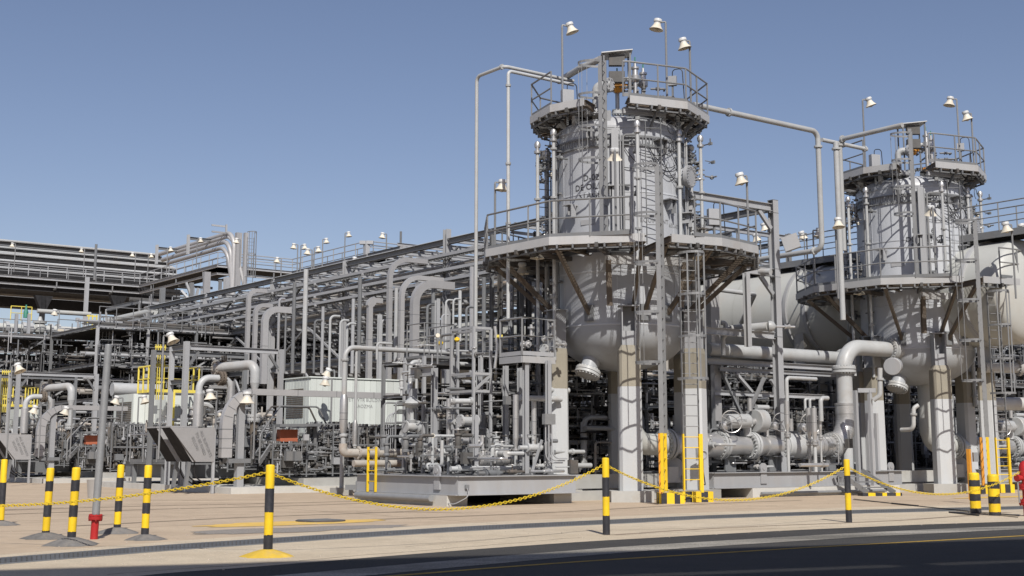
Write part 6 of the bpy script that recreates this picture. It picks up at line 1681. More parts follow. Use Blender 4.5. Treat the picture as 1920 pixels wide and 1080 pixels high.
# white boxes behind the yellow platform with faded letters
t = thing('white_cabinet', at(310, 56, 2), 'white cabinet with faded letters behind the yellow platform', 'cabinet')
w0_ = at(300, 56, zof(785, 56)); w1_ = A_(w0_, 352)
MB().box((w0_ + w1_) / 2 + ZZ * .4, (w1_ - w0_).length, 1.2, 1.05, (EA, EB, ZZ)).build('cabinet_body', M['shed'], t)
text_mesh('VTR AN', .2, (w0_ + w1_) / 2 - EB * .61 + ZZ * .5, EA, ZZ, None, M['ink2'], parent=t)
rg(t, 'white cabinet with faded letters behind the farther yellow platform')
lamp(at(402, 48.9, 1.2), zof(737, 48.9), (-1, -.2), 'cream bell lamp left of the arched duct', tilt=-.1, head=.85)
lamp(at(475, 47.9, 1.2), zof(742, 47.9), (-1, -.2), 'big cream bell lamp under the run of the arched duct', tilt=0, head=.95)
lamp(at(297, 47.5, 1.2), zof(632, 47.5), (1, -.3), 'large white lamp on a thin pole left of the twin frame columns', tilt=.5, head=.85)
lamp(at(12, 57, 1.2), zof(688, 57), (1, -.3), 'large white lamp on a thin pole at the left edge', tilt=.5, head=.9)
for px, py, lab in ((225, 748, 'left one of the lamp pair right of the thick post'), (255, 747, 'right one of the lamp pair right of the thick post'), (72, 766, 'cream lamp behind the second bollard'), (131, 768, 'cream lamp over the third bollard')):
    lamp(at(px, 62, 1.2), zof(py, 62), (1, -.2) if px > 240 else (-1, -.2), lab, tilt=.3, head=.85)
# small second shelter behind, left
t = thing('equipment_shelter', at(240, 68, 0), 'smaller pale green shelter behind the thick lamp post', 'shelter')
a0, b0 = ab(at(243, 66, 0)); 
zq = zof(795, 66); MB().abox(a0, a0 + 3.6, b0, b0 + 2.6, zq, zof(738, 66)).build('body', M['shed'], t)
for i in range(6): MB().abox(a0 + i * .6 + .01, a0 + (i + 1) * .6 - .01, b0 - .04, b0, zq, zof(738, 66)).build('wall_sheet', M['shed'], t)
m_ = MB()
for k in range(12): m_.abox(a0 - .03, a0 - .005, b0 + .2, b0 + 2.2, 2.9 + k * .09, 2.94 + k * .09)
m_.build('louvre_grille', M['bsteel'], t)
# shaded fat pipe behind
q = at(210, 72, zof(730, 72)); hpipe('fat_header', 'fat pale pipe half in shade behind the yellow platforms', [q, A_(q, 300)], .36)

# thickets of small bore lines low between the units
def thicket(px0, px1, y, py0, py1, dep, n, lab, seed, l2=None, regf=None, r=(.008, .028)):
    R_ = random.Random(seed); p0 = at(px0, y, 0); a0, b0 = ab(p0); a1 = ab(A_(p0, px1))[0]; z0, z1 = zof(py0, y), zof(py1, y)
    z0 = max(z0, .35)
    t = thing('pipe_thicket', W(a0, b0, z0), lab, 'pipework')
    for nm, mt_, k_, s_ in (('small_bore_lines', M['steel'], 1.0, 1), ('bright_fittings', M['clad'], .25, 1.1), ('dark_fittings', M['dsteel'], .5, 2.2), ('pale_lines', M['lsteel'], .5, 1.3)):
        c = MB()
        for k in range(int(n * k_)):
            p = W(R_.uniform(a0, a1), R_.uniform(b0, b0 + dep), R_.uniform(z0, z1)); d = R_.choice((EA, EB, ZZ, EA, ZZ)); rr = R_.uniform(*r) * s_; L = R_.uniform(.12, .8)
            if d is ZZ: L = min(L, z1 - p.z + .1)
            c.cyl(p, p + d * L, rr, seg=5)
            if R_.random() < .35: c.cyl(p + d * .05, p + d * (.05 + rr * 3), rr * 2.6, seg=7)
        c.build(nm, mt_, t, kind='stuff')
    for k in range(int((a1 - a0) / .7) + 1):
        x = a0 + .7 * k; MB().bar(W(x, b0, z0 - .1), W(x, b0, z1), .045, .045, EA).build('upright', M['steel'], t)
    for z in (z0, (z0 + z1) / 2, z1): MB().bar(W(a0, b0 + .02, z), W(a1, b0 + .02, z), .045, .045).build('cross_bar', M['steel'], t)
    MB().abox(a0, a1, b0 + dep, b0 + dep + .06, z0 - .1, z1 * .55 + z0 * .45).build('back_panel', M['dark'], t)  # dark sheet added as the deep shade behind the tubing
    for k in range(int((a1 - a0) / 1.1)):
        MB().box(W(R_.uniform(a0 + .3, a1 - .3), b0 - .05, R_.uniform(z0 + .3, z1 - .3)), R_.uniform(.2, .45), .16, R_.uniform(.25, .45), (EA, EB, ZZ)).build('terminal_box', R_.choice([M['steel'], M['dsteel'], M['lsteel']]), t)
    if regf: regf(t, l2)
    return t
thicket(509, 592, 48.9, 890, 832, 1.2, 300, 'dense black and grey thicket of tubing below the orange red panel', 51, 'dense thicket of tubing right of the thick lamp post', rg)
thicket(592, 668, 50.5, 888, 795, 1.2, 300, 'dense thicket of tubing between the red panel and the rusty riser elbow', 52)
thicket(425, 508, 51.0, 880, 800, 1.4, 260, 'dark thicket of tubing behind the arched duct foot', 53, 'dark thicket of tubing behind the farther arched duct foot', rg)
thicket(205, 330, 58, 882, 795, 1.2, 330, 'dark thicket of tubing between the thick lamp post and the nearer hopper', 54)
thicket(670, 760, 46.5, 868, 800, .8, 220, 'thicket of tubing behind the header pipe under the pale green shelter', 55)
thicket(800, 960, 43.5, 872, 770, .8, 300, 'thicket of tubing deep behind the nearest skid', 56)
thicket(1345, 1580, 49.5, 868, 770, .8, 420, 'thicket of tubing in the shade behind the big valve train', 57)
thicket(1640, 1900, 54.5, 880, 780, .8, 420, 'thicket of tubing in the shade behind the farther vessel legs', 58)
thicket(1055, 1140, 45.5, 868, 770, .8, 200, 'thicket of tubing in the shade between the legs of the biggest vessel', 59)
# ------------------------------------------------------------------ bollards, chain, lamp post, hydrant
def bollard(px, pyb, lab, top_py, r, marks, mound=None, mound_mt=None, lean=0.0):
    """marks: rows where the paint changes, from the top down; first band yellow"""
    b = G(px, pyb, 0.0); y = b.y
    t = thing('striped_bollard', b, lab, 'bollard', 'striped bollards along the verge')
    rows = [top_py] + list(marks) + [pyb]
    zs = [zof(r_, y) for r_ in rows]; zs[-1] = 0.0
    if mound: zs[-1] = 0.02
    tt = V((lean, 0, 1))
    def pt(z): return V((b.x + lean * z, b.y, z))
    for i in range(len(zs) - 1):
        z1, z0 = zs[i], zs[i + 1]; yel = i % 2 == 0
        m_ = MB(); rr = r if yel else r + .0015
        if i == 0:
            pr = [(rr, z0), (rr, z1 - r * .35), (rr * .96, z1 - r * .2), (rr * .8, z1 - r * .05), (rr * .4, z1), (.001, z1 + .003)]
        else: pr = [(rr, z0), (rr, z1)]
        seg = 24; rings = []
        for q_r, q_z in pr:
            c = pt(q_z); rings.append([c + V((math.cos(2 * math.pi * j / seg) * q_r, math.sin(2 * math.pi * j / seg) * q_r, (0 if i == 0 and q_z != z0 else RND.uniform(-.006, .006)))) for j in range(seg)])
        m_.rings(rings); m_.build('post_band', M['yellow'] if yel else M['black'], t, 'yellow band' if yel else 'black band')
    if mound:
        m_ = MB(); seg = 26; rings = []
        kx = [1 + RND.uniform(-.13, .13) for _ in range(seg)]
        for f, h in ((1, 0.0), (.8, .05), (.5, .12), (.28, .17), (.15, .185)):
            rings.append([V((b.x + math.cos(2 * math.pi * j / seg) * mound * f * kx[j] * (1.15 if f > .3 else 1), b.y + math.sin(2 * math.pi * j / seg) * mound * f * kx[j], h * mound / .6 + (0.004 if f < 1 else .002))) for j in range(seg)])
        m_.rings(rings); m_.build('mortar_mound', mound_mt or M['mound'], t)
    # ring and hook for the chain
    return t, pt
B0, P0 = bollard(1, 985, 'striped bollard half cut by the left edge of the view', 861, .062, (905, 945, 975), .3)
bollard(85, 1010, 'striped bollard, leftmost of the four on grey mounds', 877, .062, (921, 947, 969, 995) if False else (902, 921, 947, 969, 995), .33, lean=.02)
bollard(133, 1022, 'striped bollard left of the thick lamp post, nearest of the four', 876, .064, (900, 921, 947, 969, 997), .38, lean=.02)
bollard(219, 1000, 'striped bollard right of the thick lamp post on a grey mound', 871, .062, (896, 914, 939, 959, 983), .34, lean=.015)
bollard(271, 1012, 'striped bollard, rightmost of the four on grey mounds', 872, .062, (896, 916, 943, 963, 990), .29, lean=.01)
B1, P1 = bollard(502, 1044, 'nearest striped bollard, on a yellow painted mound with chain both sides', 871, .062, (916, 960, 1003), .33, mat('yellow_mound_paint', (.62, .42, .05), .8, 0, .15, 5, dirt=(.4, .3, .15), dirt_amt=.8, dscale=4))
B2, P2 = bollard(1137, 1003, 'striped bollard in front of the biggest vessel', 858, .062, (895, 931, 967), None)
B3, P3 = bollard(1592, 980, 'striped bollard in front of the insulated riser', 861, .062, (892, 924, 956), None)
bollard(1830, 963, 'fat striped bollard, left one of the pair beside the hydrant', 886, .125, (900, 912, 926, 939, 953), None)
bollard(1866, 967, 'fat striped bollard, right one of the pair beside the hydrant', 889, .130, (903, 916, 931, 944, 960), None)

LINK = None
def chain(p, q, sag, lab):
    "hanging chain: every second link turned a quarter"
    t = thing('barrier_chain', p.lerp(q, .5), lab, 'chain', None)
    n = 60; pts = [p.lerp(q, i / n) - ZZ * (sag * 4 * (i / n) * (1 - i / n)) for i in range(n + 1)]
    L = [0]
    for a, b in zip(pts, pts[1:]): L.append(L[-1] + (b - a).length)
    pitch = .058; m = int(L[-1] / pitch); my = MB(); j = 0
    for k in range(m):
        s = (k + .5) * L[-1] / m
        while L[j + 1] < s: j += 1
        c = pts[j].lerp(pts[j + 1], (s - L[j]) / (L[j + 1] - L[j])); d = (pts[j + 1] - pts[j]).normalized()
        _, a, b = frame(d)
        if k % 2: a = (a + b * .3).normalized()
        else: a = (b - a * .3).normalized()
        lp = []
        for i in range(8):
            an = 2 * math.pi * i / 8; lp.append(c + d * (.042 * math.cos(an)) + a * (.021 * math.sin(an)))
        my.tube(lp, .0065, seg=5, closed=True, caps=False)
    my.build('chain_links', M['cyellow'], t)
    return t
def cz(px, py, y): return at(px, y, zof(py, y))
c1 = P1(zof(888, 17.8)); c2 = P2(zof(873, P2(0).y)); c3 = P3(zof(876, P3(0).y))
lft = cz(-140, 947, 21.5)
chain(lft, c1 + V((-.06, 0, 0)), .16, 'yellow chain passing in front of the four mounded bollards, left span')
chain(c1 + V((.06, 0, -.03)), c2 + V((-.06, 0, 0)), .60, 'yellow chain hanging between the nearest bollard and the next one to the right')
chain(c2 + V((.06, 0, -.02)), c3 + V((-.06, 0, 0)), .62, 'yellow chain hanging in front of the long skid')
HY = G(1927, 968)
chain(c3 + V((.06, 0, -.02)), V((HY.x - .1, HY.y, zof(884, HY.y))), .52, 'yellow chain sagging toward the red hydrant, right span')

# thick lamp post on a red flanged base
b = G(176, 1011); y = b.y
t = thing('pipe_post', b, 'thick grey pipe post standing on a short red flanged base', 'post')
ln = V((.026, 0, 1))
zt_ = zof(648, y)
MB().cyl(b + ln * .40, b + ln * zt_, .063, .060, seg=22).build('post_shaft', M['pole'], t)
MB().cyl(b, b + ln * .36, .063, seg=22).build('red_stub', M['red'], t)
m_ = MB(); flange(m_, b + ln * .345, ln, .115, .05, 8, bolt=.014); m_.build('red_flange', M['red'], t)
m_ = MB(); flange(m_, b + ln * .385, ln, .112, .022, 8, bolt=.012); m_.build('upper_flange', M['red'], t)
MB().lathe(b + ln * zt_, ln, [(.062, 0), (.05, .02), (.002, .025)], 20).build('post_cap', M['pole'], t)
# galvanised bucket hanging behind the post
c = at(176, 24.0, .55)
m_ = MB(); m_.lathe(at(175, 30, .42), ZZ, [(.12, 0), (.16, .38), (.165, .4), (.15, .39), (.11, .02)], 20); m_.single('metal_bin', M['clad'], 'small galvanised bin standing behind the thick pipe post', 'bin')

# red hydrant at the right edge
t = thing('fire_hydrant', HY, 'red fire hydrant standpipe cut by the right edge of the view', 'hydrant')
MB().cyl(HY, HY + ZZ * .96, .085, seg=20).build('barrel', M['red'], t)
for z in (.28, .62): 
    m_ = MB(); flange(m_, HY + ZZ * z, ZZ, .17, .05, 10, bolt=.018); flange(m_, HY + ZZ * (z + .055), ZZ, .17, .05, 10, bolt=.018); m_.build('flange', M['red'], t)
MB().lathe(HY + ZZ * .85, ZZ, [(.085, 0), (.13, .03), (.13, .25), (.1, .33), (.04, .38)], 18).build('bonnet', M['red'], t)
for s_ in (-1, 1):
    m_ = MB(); m_.cyl(HY + ZZ * .85, HY + ZZ * .85 + V((s_ * .2, -.08, 0)), .06, seg=14); m_.cyl(HY + ZZ * .85 + V((s_ * .18, -.07, 0)), HY + ZZ * .85 + V((s_ * .24, -.1, 0)), .08, seg=12); m_.build('outlet', M['red'], t)
m_ = MB(); m_.bar(HY + V((-.22, -.1, .85)), HY + V((-.2, -.1, .3)), .02, .03); m_.build('spanner_lever', M['rail'], t)
# ------------------------------------------------------------------ far high rack at the upper left
fw0 = at(-60, 132, zof(508, 132)); zw = fw0.z
fw0 = at(-60, 132, zw)
fw1 = A_(fw0, 262); fw2 = along(fw1, -EB, 408); fw3 = A_(fw2, 548); fw4 = along(fw3, -EB, 688); fw5 = A_(fw4, 900)
hr = thing('high_walkway', V((fw1.x, fw1.y, zw)), 'long stepped walkway with thin handrails high at the upper left', 'walkway')
FW = [fw0, fw1, fw2, fw3, fw4, fw5]
for a, b in zip(FW, FW[1:]):
    d = (b - a).normalized(); o_ = V((d.y, -d.x, 0))
    if o_.y > 0: o_ = -o_
    MB().ib(a - ZZ * .2, b - ZZ * .2, .2, .26).build('edge_beam', M['lsteel'], hr)
    MB().ib(a - ZZ * .95, b - ZZ * .95, .15, .2).build('lower_beam', M['lsteel'], hr)
    n = max(2, int((b - a).length / 5))
    for k in range(n):
        p = a.lerp(b, (k + .5) / n)
        MB().bar(p - ZZ * 1.1 - o_ * .3, p - ZZ * 1.1 - o_ * 4, .18, .25).build('outrigger', M['steel'], hr)
        MB().bar(p - ZZ * .4, p - ZZ * 1.0, .12, .12).build('hanger', M['steel'], hr)
    MB().box((a + b) / 2 - o_ * 2 - ZZ * .2, (b - a).length, 3.6, .15, (d, V((-d.y, d.x, 0)), ZZ)).build('deck', M['dark'], hr)
railing(hr, FW, zw, 1.15, .05, 2.0, toe=False, mt=M['lsteel'])
railing(hr, [p + V((.3, 2.6, 0)) for p in FW], zw, 1.15, .05, 3.2, toe=False)
# pipes running above it
for i, (py, dy, r) in enumerate(((446, 10, .15), (459, 8, .13), (471, 7, .14), (484, 5, .15), (497, 4, .1))):
    q = at(-80, 132 + dy, zof(py - 3, 132 + dy)); e = A_(q, 300 + i * 14)
    hpipe('high_pipe', ['topmost', 'second', 'third', 'fourth', 'lowest'][i] + ' of the long parallel pipes over the high walkway at the upper left', [q, e], r, mt=M['pipe'], seg=10, group='long pipes at the upper left')
    # near-black bar standing in for the shade beneath each pipe
    m_ = MB(); m_.bar(q - ZZ * (r + .3) + V((0, .4, 0)), e - ZZ * (r + .3) + V((0, .4, 0)), .6, .62); m_.single('pipe_tray', M['dark'], ['topmost', 'second', 'third', 'fourth', 'lowest'][i] + ' dark strip of painted shade beneath its pipe over the high walkway', 'tray')
hb = thing('high_rack', V((fw0.x, fw0.y, 0)), 'dark high rack on haunched columns at the upper left', 'pipe rack')
for k, (py, w, h, m) in enumerate(((527, 2.4, 1.3, 'dsteel'), (539, 1.8, 1.0, 'steel'), (562, 2.0, 1.1, 'dsteel'))):
    q = at(-60, 134 + k * 3, zof(py, 134 + k * 3)); MB().bar(q, A_(q, 330), w, h).build('girder', M['dark' if m == 'dsteel' else 'dsteel'], hb)  # girder colour darkened to stand for the shade under the pipes
q = at(-60, 150, zof(549, 150)); MB().bar(q, A_(q, 300), .3, .3).build('thin_beam', M['lsteel'], hb)
for px, y, w, m in ((62, 118, .4, 'dark'), (205, 124, .4, 'dark')):
    b = at(px, y, 0); z1_ = zof(555, y); MB().bar(b, V((b.x, b.y, z1_)), w, w, EA).build('dark_column', M[m], hb)
    for s_ in (-1, 1):
        MB().add([V((b.x, b.y, z1_ - 1.4)) + EA * s_ * .2 + EB * e_ for e_ in (-.3, .3)] + [V((b.x, b.y, z1_)) + EA * s_ * .2 + EB * e_ for e_ in (-.3, .3)] + [V((b.x, b.y, z1_)) + EA * s_ * .8 + EB * e_ for e_ in (-.3, .3)], [(0, 2, 4), (1, 5, 3), (0, 4, 5, 1)]).build('haunch', M[m], hb)
for px, y, pt, w, m in ((145, 128, 520, .34, 'lsteel'), (290, 100, 540, .34, 'steel'), (345, 98, 530, .28, 'steel'), (366, 100, 545, .18, 'lsteel'), (412, 96, 520, .34, 'lsteel'), (400, 97, 525, .2, 'steel')):
    b = at(px, y, 0); MB().ib(b, V((b.x, b.y, zof(pt, y))), w, w, EB).build('column', M[m], hb)
for px, y, pt, pe in ((293, 120, 459, 345), (352, 114, 440, 408)):
    b = at(px, y, zw - 1); tp = V((b.x, b.y, zof(pt, y))); MB().ib(b, tp, .22, .22, EB).build('portal_column', M['lsteel'], hb)
    MB().ib(tp - ZZ * .3, A_(tp - ZZ * .3, pe), .2, .24).build('portal_beam', M['steel'], hb)
for px0, py0, px1, py1, y in ((349, 530, 375, 600, 98), (372, 540, 350, 630, 98), (340, 545, 362, 570, 98)):
    MB().bar(at(px0, y, zof(py0, y)), at(px1, y, zof(py1, y)), .16, .16, EB).build('diagonal', M['lsteel'], hb)
for i, py in enumerate((610, 622, 648)):
    q = at(220, 100, zof(py, 100)); MB().ib(q, A_(q, 300), .2, .25).build('cross_beam', M['steel'], hb)
# the tall rising pipes and duct bundle (300..470, 430..540)
for i, (p0x, p0y, p1x, p1y, r, drop) in enumerate(((300, 478, 440, 434, .2, 620), (305, 492, 432, 450, .2, 600), (315, 505, 425, 462, .18, 560), (330, 470, 436, 441, .15, 540))):
    y = 112; b = at(p1x, y, zof(p1y, y)); a = along(b, EB, p0x)
    hpipe('rising_duct', ['topmost', 'second', 'third', 'thin'][i] + ' of the curved pipes climbing to the bend at the upper left skyline', [a, b, V((b.x, b.y, zof(drop, y))) + V((.4 * i, 0, 0))], r, mt=M['duct'], bend=1.5, seg=12, group='curved pipes at the skyline bend')
for px, w in ((444, .5), (458, .3)):
    b = at(px, 112, zof(540, 112)); MB().box(V((b.x, b.y, zof(490, 112))), w, .4, zof(438, 112) - zof(545, 112), (EA, EB, ZZ)).single('skyline_duct', M['duct'], ('broad' if px == 444 else 'narrow') + ' upright clad duct at the upper left skyline', 'duct')
MB().box(at(386, 100, zof(565, 100)), .5, .3, 4.5, (EA, EB, ZZ)).single('hanging_duct', M['duct'], 'slanting clad duct hanging below the walkway corner', 'duct')
lad_ = ladder(at(467, 110, zof(540, 110)), zof(445, 110), EA, -EB, 'thin caged ladder beside the upright duct at the skyline', .6, cage=(zof(520, 110), zof(436, 110)), name='caged_ladder', hoop_gap=2)
t = thing('wind_sign_frame', at(422, 112, zof(440, 112)), 'small white square frame standing on the skyline above the bend', 'frame')
b = at(424, 112, zof(436, 112)); m_ = MB(); m_.bar(b, V((b.x, b.y, zof(421, 112))), .14, .14, EA)
m_.build('post', M['lsteel'], t)
for py in (422, 434): q = at(397, 112, zof(py, 112)); MB().bar(q, A_(q, 424), .1, .14).build('cross_bar', M['lsteel'], t)
# small lamps along the high walkway
for px, y, py, aim, lab in ((26, 131, 458, -1, 'first from the left'), (156, 131, 468, -1, 'second from the left'), (252, 130, 476, -1, 'third from the left'), (276, 128, 478, 1, 'fourth from the left'), (312, 116, 466, 1, 'at the skyline portal'),
        (368, 112, 449, 1, 'on the second skyline portal'), (449, 105, 450, -1, 'before the upright duct'), (557, 100, 460, -1, 'left of the skyline pair'), (563, 104, 461, 1, 'right of the skyline pair'),
        (584, 88, 470, -1, 'big headed, left of the lone pole'), (588, 94, 466, 1, 'just behind its big headed neighbour'), (604, 106, 450, 1, 'standing alone over the rising handrail'), (646, 106, 438, 1, 'near the highest handrail corner'),
        (724, 96, 440, -1, 'left of the thin mast'), (526, 98, 486, -1, 'low beside the stepped walkway'), (672, 88, 486, -1, 'hanging under the walkway corner')):
    z0_ = zof(py + 52, y); lamp(at(px, y, z0_), zof(py, y), (aim, -.2), 'small skyline lamp ' + lab, tilt=.1 * aim * aim, head=.95, pr=.045, group='small lamps along the high walkways')
for px, y, p0, p1, lab in ((751, 92, 480, 434, 'thin mast on the skyline between the rack beams'), (177, 128, 525, 458, 'tall thin post crossing the long pipes at the upper left')):
    b = at(px, y, zof(p0, y)); MB().cyl(b, V((b.x, b.y, zof(p1, y))), .13 if px == 177 else .08, seg=8).single('mast', M['steel'], lab, 'mast')
m_ = MB(); b = at(687, 96, zof(478, 96)); m_.bar(b, V((b.x, b.y, zof(452, 96))), .35, .35, EA); m_.box(V((b.x, b.y, zof(455, 96))), 1.0, .4, .25); m_.single('camera_post', M['lsteel'], 'short camera post at the corner of the stepped walkway', 'post')
# beams right of the stepped walkway
t = thing('open_beamwork', at(870, 70, 0), 'open upper frame of thin beams against the sky left of the slim drop pipe', 'frame')
for px0, py0, px1, y in ((745, 458, 930, 75), (760, 476, 960, 68), (800, 498, 960, 66), (860, 469, 945, 80)):
    q = at(px0, y, zof(py0, y)); MB().ib(q, A_(q, px1), .12, .18).build('beam', M['lsteel'], t)
for px0, py0, px1, y in ((690, 478, 750, 84), (830, 478, 900, 80)):
    q = at(px0, y, zof(py0, y)); MB().ib(q, along(q, -EB, px1), .12, .18).build('beam', M['steel'], t)
for px, y in ((750, 75), (745, 82), (845, 78)):
    b = at(px, y, 0); MB().ib(b, V((b.x, b.y, zof(460, y))), .2, .2, EB).build('column', M['lsteel'], t)

# ------------------------------------------------------------------ valve deck at the left (0..200, 590..660)
vd = thing('valve_deck', at(60, 92, 0), 'raised valve deck with handrails at the far left middle', 'platform')
z = zof(636, 92); v0_ = at(-30, 92, z); v1_ = A_(v0_, 106); v2_ = A_(V((v1_.x, v1_.y, z - .5)), 178)
MB().ib(v0_, v1_, .15, .2).build('edge_beam', M['lsteel'], vd); MB().ib(v1_ - ZZ * .5, v2_, .15, .2).build('edge_beam', M['lsteel'], vd)
MB().ib(v0_ - ZZ * .8, v1_ - ZZ * .8, .12, .16).build('lower_beam', M['lsteel'], vd)
MB().box((v0_ + v2_) / 2 + EB * 2.5, (v2_ - v0_).length, 5, .2, (EA, EB, ZZ)).build('deck', M['dsteel'], vd)
railing(vd, [v0_, v1_], z + .2, 1.3, .03, 1.4, toe=False)
railing(vd, [v1_ + ZZ * .0, A_(v1_, 190)], z + .4, 1.3, .03, 1.4, toe=False)
for px in (13, 37, 135, 165): b = at(px, 92.5, 0); MB().bar(b, V((b.x, b.y, z + (1.8 if px in (13, 37) else 0))), .2, .2, EA).build('column', M['lsteel'], vd)
q = at(-20, 93, zof(612, 93))
t = thing('gate_valve_line', q, 'large pale gate valve body in a thick line on the valve deck', 'valve')
MB().cyl(q, A_(q, 160), .3, seg=20).build('pipe_body', M['tank'], t)
for px in (12, 44, 57, 94, 108): c = A_(q, px); m_ = MB(); m_.cyl(c - EA * .12, c + EA * .12, .45, seg=20); m_.build('flange', M['pipe'], t)
c = A_(q, 74); MB().lathe(c - ZZ * .4, ZZ, [(.15, 0), (.42, .18), (.5, .45), (.42, .7), (.3, .8), (.48, .82), (.48, .95), (.2, 1.0), (.12, 1.3)], 20).build('valve_body', M['tank'], t)
q = at(70, 105, zof(583, 105)); hpipe('far_pipe', 'long pale pipe seen against the sky between the dark haunched columns', [q, A_(q, 170)], .18, mt=M['tank'])
q = at(205, 105, zof(602, 105)); hpipe('far_pipe', 'pale pipe slanting up under the high rack right of the dark column', [q, along(q, -EB, 290)], .27, mt=M['tank'])
q = at(200, 96, zof(625, 96)); m_ = MB(); m_.lathe(q, EA, [(.05, -.3), (.3, -.2), (.42, .1), (.42, 1.0), (.3, 1.25), (.05, 1.38)], 24); m_.single('drum', M['tank'], 'small pale drum with rounded ends near the tall caged ladder', 'drum')
m_ = MB(); m_.lathe(at(48, 110, zof(596, 110)), ZZ, [(.2, 0), (.2, .5), (.08, .8), (.06, 1.1)], 12); m_.single('green_bottle', M['green'], 'green capped vessel small in the distance on the left', 'vessel')
t = thing('yellow_valve_cage', at(172, 94, zof(640, 94)), 'yellow framed valve works beside the tall caged ladder', 'frame')
for px in (165, 172, 180): b = at(px, 93, zof(626, 93)); MB().bar(b, V((b.x, b.y, zof(590, 93))), .07, .07, EA).build('post', M['pyellow'], t)
for py in (592, 604, 616, 626): q = at(163, 93, zof(py, 93)); MB().bar(q, A_(q, 182), .06, .09).build('bar', M['pyellow'], t)
t = thing('yellow_valve_cage', at(20, 112, zof(600, 112)), 'yellow railed valve works small in the distance at the left edge', 'frame')
railing(t, [at(2, 112, 0), A_(at(2, 112, 0), 42)], zof(600, 112), 1.2, .04, .9, mt=M['pyellow'], toe=False)
ladder(at(186, 78, 1), zof(600, 78), EA, -EB, 'tall caged ladder climbing to the valve deck behind the thick post', .7, cage=(zof(720, 78), zof(596, 78)), name='caged_ladder', hoop_gap=2.2)
instruments(vd, *(lambda a_, b_: (a_, a_ + 14, b_, b_ + 4))(*ab(v0_ + EA * 6)), z + .2, z + 1.6, 50, seed=31, rmax=.08)
t = thing('square_floodlight', at(115, 88, zof(625, 88)), 'square glass fronted floodlight on the valve deck rail', 'floodlight')
MB().box(at(114, 88, zof(624, 88)), .5, .2, .6, (EA, EB, ZZ)).build('case', M['lsteel'], t); MB().box(at(113.4, 87.8, zof(624, 87.8)), .4, .05, .5, (EA, EB, ZZ)).build('lens', M['glass'], t)
lamp(at(109, 90, z), zof(584, 90), (-1, -.2), 'pole lamp on the valve deck left of the dark haunched column', head=.95)
